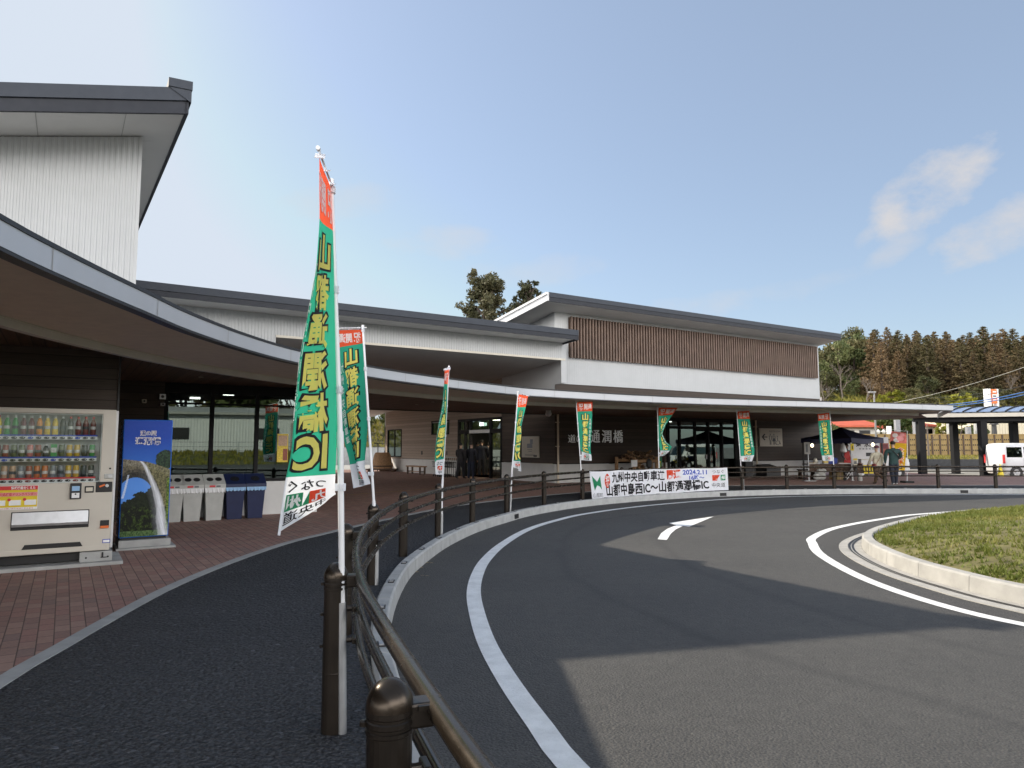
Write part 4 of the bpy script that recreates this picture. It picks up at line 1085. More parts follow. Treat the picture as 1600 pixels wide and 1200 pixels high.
# blue machine wrapped in a waterfall picture
BB = 11.85
(ba0, bz0), (ba1, bz1) = FB(184.5, 847, BB), FB(270.5, 656.5, BB)
bz0 = .27
BM = fthing('drinks_cabinet', 'blue vending cabinet wrapped in a stone bridge and waterfall picture', 'vending machine', (ba0 + ba1) / 2, BB, .1)
m = MB(); m.bbox(ba0, ba1, BB, BB + .62, bz0, bz1, .012); m.build('cabinet', 'wrap_blue' if 'wrap_blue' in MATS else plain('wrap_blue', (.015, .13, .55), .25) and 'wrap_blue', BM)


def picture(x, y):
    n = fbm(x * 3, y * 6, 4, 3); n2 = fbm(x, y * 2, 18, 9); n3 = fbm(x, y * 2, 55, 5); sp = max(0, min(1, n3 * 2.4 - .7))
    c = lerp((.05, .24, .72), (.004, .06, .45), min(1, max(0, (y - .35) / .5)))
    if ((x - .88) / .2) ** 2 + ((y - .66) / .085) ** 2 < .7 + n2 * .6: c = lerp((.002, .01, .008), (.03, .075, .035), sp)
    top = .665 - .05 * x - .10 * max(0, x - .5) ** 1.2
    r = math.hypot((x - .27) / .53, (y - .29) / .27)
    if y < top:
        blk = vnoise(math.floor(x * 26) + 7 * math.floor(y * 60), math.floor(y * 60), 1, 4)
        c = lerp((.05, .045, .035), (.34, .31, .23), min(1, .35 * blk + .65 * sp))
        if y < top - .05: c = lerp((.03, .028, .02), (.24, .21, .14), min(1, .45 * blk + .55 * sp))
        if x > .5: c = lerp(c, lerp((.05, .05, .012), (.3, .29, .1), sp), .45)
        if r < 1.06: c = lerp((.015, .013, .01), (.13, .115, .085), min(1, .6 * blk + .4 * sp))
        if r < .97: c = lerp((.006, .006, .006), (.05, .045, .035), sp)
        if r < .80:
            c = lerp((.03, .15, .66), (.1, .3, .82), max(0, min(1, 1.4 - 2.2 * (y - .25))))
            if y < .27 + .24 * x + .09 * (n - .5) + .02 * n2: c = lerp((.0015, .003, .0015), (.012, .022, .006), sp)
        if y < .25 + .03 * (n2 - .5): c = lerp((.0015, .003, .0012), (.05, .09, .012), max(0, sp * (.35 + 1.3 * max(0, n2 - .42) * 3) - .25) if y > .05 else .1)
    if x > .94 and y < .5: c = lerp((.015, .05, .004), (.22, .32, .05), sp)
    if y < .05: c = lerp((.02, .06, .015), (.12, .2, .07), sp)
    # the water leaves the bridge, arcs over and breaks up as it falls
    if .0 < y < .645:
        t = (.645 - y) / .645; cx = .34 + .60 * t ** .55 - .02 * math.sin(9 * t); w = .028 + .105 * t ** .8
        k = max(0, 1 - abs(x - cx) / (w * (1 + .5 * (fbm(x, y * .5, 30, 8) - .4))))
        streak = fbm(x * 2.2 - .9 * t, y * .35, 40, 6)
        if k > 0 and x > .3: c = lerp(c, (.84, .87, .93), min(1, k ** .55 * (.45 + .9 * streak)))
        m_ = max(0, 1 - abs(x - cx + .09) / .14) * t * .3 * (.4 + n2)
        c = lerp(c, (.6, .65, .72), m_)
    if .33 < y < .53 and abs(x - (.02 + 1.1 * (y - .33) ** .8 * .35)) < .018 + .03 * (.53 - y): c = lerp(c, (.75, .84, .96), .45 + .5 * n3)
    return c


pc = painted('front_print', picture, 120, 260, lambda x, y: (ba0 + .012 + x * (ba1 - ba0 - .024), BB - .004, bz0 + .012 + y * (bz1 - bz0 - .024)), BM)
t_ = MB(); H_ = bz1 - bz0; Wd = ba1 - ba0
for off, mi, d in ((.05, 0, -.006), (-.012, 1, -.0085)):
    fn = lambda x, y: (ba0 + x * Wd, BB + d, bz0 + y * H_)
    put_text(t_, '道の駅', .34, .665, .862, .905, fn, mi, off); put_text(t_, '通潤橋', .25, .755, .785, .848, fn, mi, off)
t_.build('lettering', ['ink_white', 'navy_ink' if 'navy_ink' in MATS else plain('navy_ink', (.01, .015, .09), .6) and 'navy_ink'], pc)
m = MB(); m.bbox(ba0 - .03, ba1 + .1, BB - .1, BB + .7, .1, .13, .006); m.bbox(ba0 + .0, ba1 + .03, BB - .05, BB + .66, .13, .235, .008); m.build('base_slab', 'concrete', BM)
for a in (ba0 + .06, ba1 - .06):
    m = MB(); m.tube([(a, BB + .05, .23), (a, BB + .05, bz0 + .01)], .018, 10); m.build('level_foot', 'dark_steel', BM)
m = MB(); m.box(ba0 + .03, ba1 - .03, BB + .03, BB + .6, .236, bz0 + .002); m.build('underside', 'black', BM)
# small fittings on the dark wall above the cabinet
for nm, px, py, w, h, mt in (('wall_meter', 253.5, 620, 10, 9, 'steel'), ('wall_socket', 225, 627, 7, 6, 'sign_cream'), ('wall_switch', 254, 632, 7, 5, 'white_plastic')):
    a, z = FB(px, py, 16.28); t = thing(nm, {'wall_meter': 'small grey meter box on the dark wall above the blue cabinet', 'wall_socket': 'small cream socket box on the dark wall above the blue cabinet', 'wall_switch': 'small white switch plate under the grey meter box'}[nm], 'wall fitting', W(a, 16.28, z), ROT, None, (a, 16.28, z))
    b_ = MB(); k = .0062; b_.bbox(a - w * k, a + w * k, 16.2, 16.3, z - h * k, z + h * k, .006); b_.build('case', mt, t)
    b_ = MB(); b_.disc_y((a, z), h * k * .55, 16.185, 16.2, 14); b_.build('dial', 'dark_steel', t)
# ------------------------------------------------------------------ recycling bins
def bin_thing(label, px, body, lid, kind):
    a, z = FB(px, 800, 15.72); t = fthing('recycling_bin', label, 'bin', a, 15.72, .1, 'recycling bins in a row under the window')
    w, d = .185, .20
    b_ = MB(); zt_ = .66
    lo, hi = (w * .78, d * .78), (w, d)
    b_.add([(a - lo[0], 15.72 - lo[1], .105), (a + lo[0], 15.72 - lo[1], .105), (a + lo[0], 15.72 + lo[1], .105), (a - lo[0], 15.72 + lo[1], .105), (a - hi[0], 15.72 - hi[1], .1 + zt_), (a + hi[0], 15.72 - hi[1], .1 + zt_), (a + hi[0], 15.72 + hi[1], .1 + zt_), (a - hi[0], 15.72 + hi[1], .1 + zt_)],
           [(3, 2, 1, 0), (4, 5, 6, 7), (0, 1, 5, 4), (1, 2, 6, 5), (2, 3, 7, 6), (3, 0, 4, 7)])
    b_.box(a - hi[0] - .012, a + hi[0] + .012, 15.72 - hi[1] - .012, 15.72 + hi[1] + .012, .1 + zt_ - .03, .1 + zt_); b_.build('body', body, t)
    l_ = MB(); L0 = [(15.72 - hi[1] - .02, .1 + zt_), (15.72 + hi[1] + .01, .1 + zt_), (15.72 + hi[1] + .01, .1 + zt_ + .27), (15.72 + hi[1] - .1, .1 + zt_ + .27), (15.72 - hi[1] - .02, .1 + zt_ + .07)]
    l_.ext(L0, 0, a - hi[0] - .018, a + hi[0] + .018); l_ = l_.build('lid', lid, t)
    # throw-in holes on the sloping face
    yA, zA = 15.72 - hi[1] - .02, .1 + zt_ + .07; yB, zB = 15.72 + hi[1] - .1, .1 + zt_ + .27
    nx_, nz_ = -(zB - zA), (yB - yA); q = math.hypot(nx_, nz_); nx_, nz_ = nx_ / q, nz_ / q
    for sx in ((-.082, .082) if kind == 2 else (0,)):
        h_ = MB(); cy, cz = (yA + yB) / 2 + nx_ * .004, (zA + zB) / 2 + nz_ * .004; rr = .066 if kind == 2 else .09
        ring = [(a + sx + rr * math.cos(u), cy + rr * math.sin(u) * (yB - yA) / q, cz + rr * math.sin(u) * (zB - zA) / q) for u in np.linspace(0, 6.283, 20, False)]
        h_.add(ring + [(x + 0, y - nx_ * .03, z - nz_ * .03) for x, y, z in ring], [list(range(20))] + [(i, (i + 1) % 20, (i + 1) % 20 + 20, i + 20) for i in range(20)]); h_.build('throw_hole', 'black', l_)
    if kind == 2:
        s_ = MB(); s_.box(a - .11, a + .0, yA - .004, yA, .1 + zt_ + .018, .1 + zt_ + .055, 0); s_.box(a + .02, a + .1, yA - .004, yA, .1 + zt_ + .02, .1 + zt_ + .05, 1); s_.build('label_sticker', ['ink_red', 'ink_grey'], l_)
        bg = MB(); base = []
        for i in range(15):
            x = a - hi[0] - .012 + i * (2 * hi[0] + .024) / 14; base.append((x, yA + .002 - .008 * math.sin(i * 2.3), .1 + zt_ - .07 - .035 * abs(math.sin(i * 1.7))))
        bg.add([(x, yA - .004, .1 + zt_ + .004) for x, y, z in base] + base, [(i, i + 1, i + 16, i + 15) for i in range(14)]); bg.build('liner_bag', 'white_plastic', t)
    else:
        bg = MB(); base = []
        for i in range(15):
            x = a - hi[0] - .012 + i * (2 * hi[0] + .024) / 14; base.append((x, yA + .0 - .008 * math.sin(i * 2.3), .1 + zt_ - .05 - .03 * abs(math.sin(i * 1.9))))
        bg.add([(x, yA - .006, .1 + zt_ + .004) for x, y, z in base] + base, [(i, i + 1, i + 16, i + 15) for i in range(14)]); bg.build('liner_bag', 'screen_blue', t)
    return t


bin_thing('pale grey bin half hidden behind the blue picture cabinet', 268, 'grey_plastic', 'grey_plastic', 2)
bin_thing('pale grey bin with two round holes, middle of the three grey ones', 298, 'grey_plastic', 'grey_plastic', 2)
bin_thing('pale grey bin with two round holes, next to the navy bins', 332, 'grey_plastic', 'grey_plastic', 2)
bin_thing('navy bin with clear liner, next to the grey bins', 364, 'navy_plastic', 'navy_plastic', 1)
bin_thing('navy bin with clear liner at the right end of the row', 396, 'navy_plastic', 'navy_plastic', 1)
# picture stuck inside the window beside the big flag
a, z = FB(441, 700, 16.36); t = fthing('window_poster', 'yellow and brown poster on the window glass left of the large flag', 'poster', a, 16.36, z)
m = MB(); m.box(a - .11, a + .13, 16.365, 16.372, z - .32, z + .32, 0); m.box(a - .09, a + .11, 16.362, 16.366, z + .05, z + .28, 1); m.box(a + .02, a + .12, 16.361, 16.365, z - .28, z - .02, 2); m.build('sheet', ['drink_lemon', 'drink_tan', 'drink_rust'], t)

# ------------------------------------------------------------------ shop front things
SB = B0 - .06
nm_ = fthing('name_lettering', 'pale metal lettering of the station name on the brown wall', 'sign', FB(930, 690, SB)[0], SB, FB(930, 690, SB)[1])
for ch, p0, p1, y0, y1 in (('道', 888, 899.5, 691.5, 679), ('の', 901, 909, 691.5, 680), ('駅', 910.5, 920, 691.5, 679), ('通', 923.5, 937.5, 691.5, 672), ('潤', 941, 955.5, 691.5, 672), ('橋', 959, 973.5, 691.5, 672)):
    (a0, _), (a1, _) = FB(p0, 690, SB), FB(p1, 690, SB); z0, z1 = FB((p0 + p1) / 2, y0, SB)[1], FB((p0 + p1) / 2, y1, SB)[1]
    q, f = text2d(ch, a0, a1, z0, z1, .004); n = len(q); m = MB()
    m.add([(x, SB, y) for x, y in q], f); m.add([(x, SB + .03, y) for x, y in q], f)
    bm = bmesh.new(); vs = [bm.verts.new((x, SB, y)) for x, y in q]
    for g_ in f:
        try: bm.faces.new([vs[i] for i in g_])
        except ValueError: pass
    bm.verts.index_update()
    for e in bm.edges:
        if len(e.link_faces) == 1:
            p, r = e.verts[0].co, e.verts[1].co; m.add([p[:], r[:], (r.x, SB + .03, r.z), (p.x, SB + .03, p.z)], [(0, 1, 2, 3)])
    bm.free(); m.build('letter', 'letter_steel', nm_)
(a0, z1), (a1, z0) = FB(1186.6, 669, SB), FB(1223, 697.5, SB)
rs = fthing('restroom_sign', 'cream restroom sign with arrow, man, woman and wheelchair figures on the brown wall', 'sign', (a0 + a1) / 2, SB, z0)
m = MB(); m.bbox(a0, a1, SB, SB + .05, z0, z1, .006); bd = m.build('board', 'sign_cream', rs)
w_, h_ = a1 - a0, z1 - z0; ic = MB(); X = lambda x, y, d=.004: (a0 + x * w_, SB - d, z0 + y * h_)
ic.add([X(.08, .52), X(.2, .7), X(.245, .66), X(.16, .545), X(.33, .545), X(.33, .49), X(.16, .49), X(.245, .37), X(.2, .33)], [(0, 1, 2, 3), (0, 6, 7, 8), (0, 3, 4, 5), (0, 5, 6)]); ic.build('arrow', 'ink_black', bd)
ic = MB()
for i, x in enumerate((.46, .62)):
    ic.tube([X(x - .06, .58), X(x - .045, .58), X(x - .045, .36), X(x - .02, .36), X(x - .02, .1), X(x + .02, .1), X(x + .02, .36), X(x + .045, .36), X(x + .045, .58), X(x - .06, .58)], .014, 5)
    ic.disc_y((a0 + x * w_, z0 + .66 * h_), .035, SB - .006, SB, 12)
    if i: ic.add([X(x - .05, .45), X(x + .05, .45), X(x + .085, .28), X(x - .085, .28)], [(0, 1, 2, 3)])
ic.tube([X(.78 + .09 * math.cos(t), .2 + .11 * math.sin(t)) for t in np.linspace(2.2, 6.6, 14)], .014, 5); ic.disc_y((a0 + .77 * w_, z0 + .56 * h_), .035, SB - .006, SB, 12)
ic.tube([X(.77, .5), X(.78, .3), X(.86, .3), X(.9, .12)], .015, 5); ic.build('pictogram', 'ink_grey', bd)
ic = MB(); put_text(ic, 'RESTROOM', a0 + .42 * w_, a0 + .9 * w_, z0 + .79 * h_, z0 + .88 * h_, lambda x, y: (x, SB - .004, y), 0, 0); ic.build('lettering', 'ink_grey', bd)
# framed poster on the walkway wall
(b0, z1), (b1, z0) = FA(842, 681.5, A0 - .06), FA(815.5, 714.5, A0 - .06)
ps = fthing('framed_poster', 'cream framed poster with dark blue tower picture beside the walkway doors', 'poster', A0 - .06, (b0 + b1) / 2, z0)
m = MB(); m.bbox(A0 - .07, A0 - .02, b0, b1, z0, z1, .006); m = m.build('board', 'sign_cream', ps); t_ = MB(); L_ = b1 - b0; h_ = z1 - z0
Xp = lambda x0, x1, y0, y1, mi: t_.box(A0 - .075, A0 - .069, b1 - x1 * L_, b1 - x0 * L_, z0 + y0 * h_, z0 + y1 * h_, mi)
Xp(.5, .66, .64, .86, 0); Xp(.33, .63, .45, .65, 0); Xp(.34, .62, .36, .38, 1); Xp(.4, .6, .28, .3, 1); Xp(.2, .8, .1, .13, 1); Xp(.7, .9, .03, .12, 2); t_.build('print', ['drink_steel', 'ink_grey', 'drink_dark'], m)
# firewood rack
ra0, ra1 = FB(967, 720, 23.2)[0], FB(1021, 720, 23.2)[0]
fr_ = fthing('firewood_rack', 'log framed rack stacked with split firewood in front of the brown wall', 'firewood rack', (ra0 + ra1) / 2, 23.2, .1)
for a, b in ((ra0, 23.35), (ra0 + (ra1 - ra0) * .3, 22.9), (ra1, 23.35), (ra1 - .1, 22.9)):
    m = MB(); m.tube([(a, b, .1), (a, b, 1.16)], .075, 10); m.build('post', 'wood_log', fr_)
for b, z in ((23.35, 1.02), (22.9, .98)):
    m = MB(); m.tube([(ra0 + (0 if b > 23 else .5), b, z), (ra1, b, z)], .07, 10); m.build('beam', 'wood_log', fr_)
m = MB(); random.seed(3)
for i in range(150):
    lo_, hi_ = (ra0 + .12, ra1 - .12); t = random.random(); x = lo_ + (hi_ - lo_) * t
    z = random.uniform(.15, 1.0) if .33 < t < .8 else random.uniform(.15, .45)
    if i > 95: z = random.uniform(1.08, 1.36); x = lo_ + .15 + (hi_ - lo_ - .3) * t
    y = random.uniform(22.95, 23.35); an = random.uniform(-.9, .9); l = random.uniform(.12, .24); el = random.uniform(-.4, .5)
    d = Vector((math.sin(an) * .6, -math.cos(an), el)).normalized() * l; m.tube([(x - d.x, y - d.y, z - d.z), (x + d.x, y + d.y, z + d.z)], random.uniform(.025, .055), 5, i % 2)
m.build('firewood', ['firewood', 'wood_log'], fr_)
m = MB(); a, z = FB(991, 724, 22.8); m.box(a - .17, a + .17, 22.79, 22.81, z - .14, z + .14); m.build('notice', 'white_plastic', fr_)
m = MB(); a, z = FB(1014, 724, 22.82); m.lathe([(.02, -.2), (.12, -.15), (.13, .1), (.05, .2)], (a, 22.82, z), 12); m.build('hanging_lantern', 'stone_dark', fr_)
# narrow green board by the doors
a0 = FB(1025.5, 700, 23.3)[0]; a1 = FB(1033.5, 700, 23.3)[0]
gs = fthing('green_board', 'tall narrow green board with yellow panel standing left of the glass doors', 'sign', (a0 + a1) / 2, 23.3, .1)
m = MB(); m.bbox(a0, a1, 23.28, 23.32, .1, 1.15, .005); m = m.build('board', 'ink_green', gs); t_ = MB(); t_.box(a0 + .07, a1 - .07, 23.272, 23.28, .25, .95, 0); t_.box(a0 + .1, a1 - .1, 23.268, 23.28, .3, .9, 1); t_.build('panel', ['yellow_plastic', 'ink_green'], m)
# black box unit under the restroom sign, black stand by the doors
(a0, _), (a1, _) = FB(1189, 735, 23.3), FB(1211, 735, 23.3)
bx = fthing('planter_box', 'low black box with sloping lid under the restroom sign', 'box', (a0 + a1) / 2, 23.3, .1)
m = MB(); m.ext([(22.95, .1), (23.6, .1), (23.6, .68), (22.95, .5)], 0, a0, a1); m = m.build('body', 'black', bx); l_ = MB(); l_.ext([(22.93, .5), (23.62, .69), (23.62, .72), (22.93, .53)], 0, a0 - .02, a1 + .02); l_.build('lid', 'dark_steel', bx)
(a0, _), (a1, _) = FB(1160, 735, 23.4), FB(1172, 735, 23.4)
bx = fthing('umbrella_stand', 'black upright stand between the glass doors and the drain pipe', 'stand', (a0 + a1) / 2, 23.4, .1)
m = MB(); m.bbox(a0, a1, 23.2, 23.6, .1, .95, .02); m.build('body', 'black', bx); m = MB(); m.bbox(a0 - .03, a1 + .03, 23.17, 23.63, .95, 1.0, .01); m.build('rim', 'dark_steel', bx)
# ------------------------------------------------------------------ walkway: bench, stumps, trolleys
bx_, by_, _ = G(650, 741, .1); bn = local('bench', 'low wooden bench against the pale walkway wall', 'bench', (bx_, by_, .1), math.atan2(.845, -.535))
m = MB(); m.bbox(-.95, .95, -.2, .2, .40, .46, .01); m.build('seat', 'wood_log', bn)
for sx in (-.8, .8):
    for sy in (-.14, .14):
        m = MB(); m.box(sx - .04, sx + .04, sy - .04, sy + .04, 0, .40); m.build('leg', 'wood_dark', bn)
    m = MB(); m.box(sx - .03, sx + .03, -.1, .1, .12, .18); m.build('leg_brace', 'wood_dark', bn)
m = MB(); m.box(-.77, .77, -.02, .02, .13, .17); m.build('stretcher', 'wood_log', bn)
sx_, sy_, _ = G(597, 737, .1)
st_ = thing('wooden_tub', 'old tapered wooden tub on a dark pallet at the far end of the walkway', 'tub', (sx_, sy_, .1))
m = MB(); m.lathe([(.62, .2), (.6, .5), (.5, 1.0), (.42, 1.15), (.36, 1.15), (.36, 1.05)], (sx_, sy_, .1), 18); m.build('body', 'wood_log', st_, True)
m = MB(); m.lathe([(.615, .3), (.625, .34), (.61, .38)], (sx_, sy_, .1), 18); m.build('hoop', 'wood_dark', st_)
m = MB()
for i in range(5): m.box(sx_ - .9, sx_ + .9, sy_ - .6 + i * .28, sy_ - .4 + i * .28, .22, .28)
for i in (-.7, .7): m.box(sx_ + i - .06, sx_ + i + .06, sy_ - .6, sy_ + .7, .1, .22)
m.build('pallet', 'wood_dark', st_)
lx, ly, _ = G(608, 736, .1); st_ = thing('log_piece', 'short cut log lying beside the wooden tub', 'log', (lx, ly, .1)); m = MB(); m.tube([(lx - .5, ly, .42), (lx + .5, ly + .2, .42)], [.2, .22], 12); m.build('trunk_piece', 'wood_log', st_, True)
m = MB(); m.box(lx - .55, lx + .9, ly - .3, ly + .3, .1, .2); m.build('pallet', 'wood_dark', st_)


def trolley():
    t = local('shopping_trolley', 'wire shopping trolley nested in a line beside the walkway doors', 'shopping trolley', (0, 0, 0), 0, 'shopping trolleys nested beside the walkway doors')
    m = MB(); B_ = [(-.24, 0), (.24, 0), (.28, .75), (-.28, .75)]
    for z, k in ((.5, .85), (.75, 1.)):
        m.tube([(x * k, y, z) for x, y in B_ + B_[:1]], .012, 6)
    for i in range(7):
        x = -.24 + .08 * i; m.tube([(x * .85, 0, .5), (x, 0, .75)], .005, 5); m.tube([(x * .9, .75, .5), (x * 1.15, .75, .75)], .005, 5); m.tube([(x * .85, 0, .5), (x * .9, .75, .5)], .005, 5)
    for i in range(9):
        y = .08 * i + .05
        for sx in (-1, 1): m.tube([(sx * .215, y, .5), (sx * .262, y, .75)], .005, 5)
    m.build('basket', 'dark_steel', t)
    m = MB()
    for sx in (-.22, .22): m.tube([(sx, -.1, .98), (sx, .0, .75), (sx, .05, .14), (sx, .7, .12)], .014, 6)
    m.tube([(-.22, .4, .13), (.22, .4, .13)], .012, 6); m.build('frame', 'dark_steel', t)
    m = MB(); m.tube([(-.24, -.1, .98), (.24, -.1, .98)], .02, 8); m.build('handle', 'grey_plastic', t)
    for sx in (-.22, .22):
        for y in (.06, .68):
            m = MB(); m.ext([(y + .055 * math.cos(u), .06 + .055 * math.sin(u)) for u in np.linspace(0, 6.283, 12, False)], 0, sx - .015, sx + .015); m.build('wheel', 'rubber', t)
    return t


tr = trolley(); x0, y0, _ = G(706, 746.5, .1)
for i in range(5):
    t = tr if i == 0 else copy_tree(tr); t.location = (x0 - .20 * i * .62 - .0, y0 + .3 * i * .8, .1); t.rotation_euler = (0, 0, math.atan2(.845, -.535) - R(90))

# ------------------------------------------------------------------ guard fence with flags and banner
POSTS = [(.95, -1.7), (.36, .12), (-.33, 1.97), (-.95, 3.88), (-1.35, 5.82), (-1.53, 7.87), (-1.5, 9.86), (-1.24, 12.01), (-.78, 13.99), (-.12, 16.12), (.82, 18.21), (2.0, 20.17), (3.35, 21.65),
         (4.85, 22.85), (6.33, 23.7), (7.9, 24.35), (9.62, 24.85), (11.41, 25.15), (13.33, 25.38), (15.3, 25.48), (17.34, 25.45), (19.35, 25.35), (21.35, 25.2), (23.4, 25.0)]
GF = thing('guard_fence', 'dark brown guard fence with domed posts and three rails curving along the kerb', 'fence', (.2, 12, PATH_Z))
PL = spline(POSTS, .12); RL = offset(PL, -.125)
tangents = []
for i, (x, y) in enumerate(POSTS):
    k = int(np.argmin(np.hypot(PL[:, 0] - x, PL[:, 1] - y))); k = min(max(k, 1), len(PL) - 2); d = PL[k + 1] - PL[k - 1]; d /= np.linalg.norm(d); tangents.append((d, np.array([d[1], -d[0]])))
prof = [(.062, 0), (.062, .30), (.0628, .302), (.0628, .308), (.062, .31), (.0615, .70), (.0615, .735), (.065, .738), (.065, .748), (.0615, .75), (.0615, .757), (.065, .76), (.065, .772), (.0615, .775), (.0615, .782), (.065, .786), (.065, .80)]
dome = [(.065, .80)] + [(.065 * math.cos(t), .80 + .078 * math.sin(t)) for t in np.linspace(.15, 1.5, 9)] + [(.001, .878)]
pm = dm = None; HR = (.79, .63, .465)
for i, (x, y) in enumerate(POSTS):
    o = bpy.data.objects.new('post', pm) if pm else None
    if pm is None:
        m = MB(); m.lathe(prof, (0, 0, 0), 24); pmo = m.build('post', 'post_metal', None, True, 9); pm = pmo.data; o = pmo
        m = MB(); m.lathe(dome, (0, 0, 0), 24); dmo = m.build('post_cap', 'rail_metal', None, True); dm = dmo.data; c = dmo
    else:
        COL.objects.link(o); c = bpy.data.objects.new('post_cap', dm); COL.objects.link(c)
    o.parent = GF; o.location = (x - .2, y - 12, 0); ORG[o.name] = ORG[c.name] = (0, 0, 0); c.parent = o
    d, nrm = tangents[i]; ang = math.atan2(nrm[1], nrm[0])
    for k, z in enumerate(HR):
        b = MB()
        if k == 0:
            b.bbox(.05, .135, -.035, .035, z - .045, z + .022, .008); b.box(.058, .132, -.0365, .0365, z + .0, z + .004)
            b.box(.07, .12, -.045, -.034, z + .006, z + .018)
        else: b.tube([(.05, 0, z), (.105, 0, z)], .016, 8); b.bbox(.088, .112, -.04, .04, z - .016, z + .016, .006)
        b.lathe([(.012, 0), (.012, .012), (.006, .016)], (-.068, 0, z - .03), 8)
        q = b.build('rail_bracket', 'post_metal', None); q.parent = o; q.rotation_euler = (0, 0, ang)
for k, z in enumerate(HR):
    m = MB(); m.tube([(p[0], p[1], PATH_Z + z) for p in RL], .031 if k == 0 else .022, 12 if k == 0 else 10); m.build('rail', 'rail_metal', GF, True)

# ---- the printed cloth design, laid out flat once: u 0..0.6 from the pole, v 0..1.8 down
FW, FH, V1, V2 = .6, 1.8, .25, 1.53


def column(chars, u, v0, v1, w, off):
    out = []; n = len(chars); h = (v1 - v0) / n
    for i, c in enumerate(chars):
        q, f = text2d(c, u - w / 2, u + w / 2, -(v0 + (i + .93) * h), -(v0 + (i + .07) * h), off); q = q * np.array([1, -1]); out.append((q, f))
    return out


LAY = []                                       # (layer height, material, verts, faces)


def lay(h, mat, items):
    for q, f in items:
        v, f2 = cut_grid(np.asarray(q, float), f, .05, .05); LAY.append((h, mat, v, f2))


big = ['山', '都', '通', '潤', '橋', 'IC']
lay(.0022, 3, column(big, .31, V1 + .045, V2 - .03, .275, .085)); lay(.0042, 4, column(big, .31, V1 + .045, V2 - .03, .245, .03))
lay(.0022, 5, column(list('九州中央自動車道'), .525, V1 + .18, V1 + .98, .068, .02))
lay(.0022, 5, [(lambda q, f: (q * np.array([1, -1]), f))(*text2d('祝', .06, .22, -.215, -.045, .03)), (lambda q, f: (q * np.array([1, -1]), f))(*text2d('開通', .27, .56, -.2, -.06, .03))])
lay(.0022, 3, [(lambda q, f: (q * np.array([1, -1]), f))(*text2d('つなぐ', .17, .43, -(V2 + .085), -(V2 + .025), .01)), (lambda q, f: (q * np.array([1, -1]), f))(*text2d('中央道', .17, .43, -(V2 + .25), -(V2 + .185), .01))])
rect = lambda u0, u1, v0, v1: (np.array([(u0, v0), (u1, v0), (u1, v1), (u0, v1)]), [[0, 1, 2, 3]])
lay(.002, 6, [rect(.165, .285, V2 + .095, V2 + .178)]); lay(.002, 7, [rect(.325, .435, V2 + .095, V2 + .178), (np.array([(.285, V2 + .095), (.325, V2 + .178), (.285, V2 + .178)]), [[0, 1, 2]])])
lay(.0042, 5, [(lambda q, f: (q * np.array([1, -1]), f))(*text2d('九', .18, .27, -(V2 + .17), -(V2 + .103), .03)), (lambda q, f: (q * np.array([1, -1]), f))(*text2d('州', .34, .42, -(V2 + .17), -(V2 + .103), .03))])
CLOTH = ['cloth_red', 'cloth_green', 'cloth_white', 'cloth_black_ink', 'cloth_yellow_ink', 'cloth_white_ink', 'cloth_red_ink', 'cloth_green_ink']


def interp_rows(rows):
    vs = np.array([r[0] for r in rows]); P = np.array([r[1] for r in rows])
    vv = np.linspace(0, 1, 97); S = np.stack([np.interp(vv, vs, P[:, k]) for k in range(3)], 1)
    for _ in range(3): S[1:-1] = (S[:-2] + 2 * S[1:-1] + S[2:]) / 4
    return lambda v: np.array([np.interp(v, vv, S[:, k]) for k in range(3)])


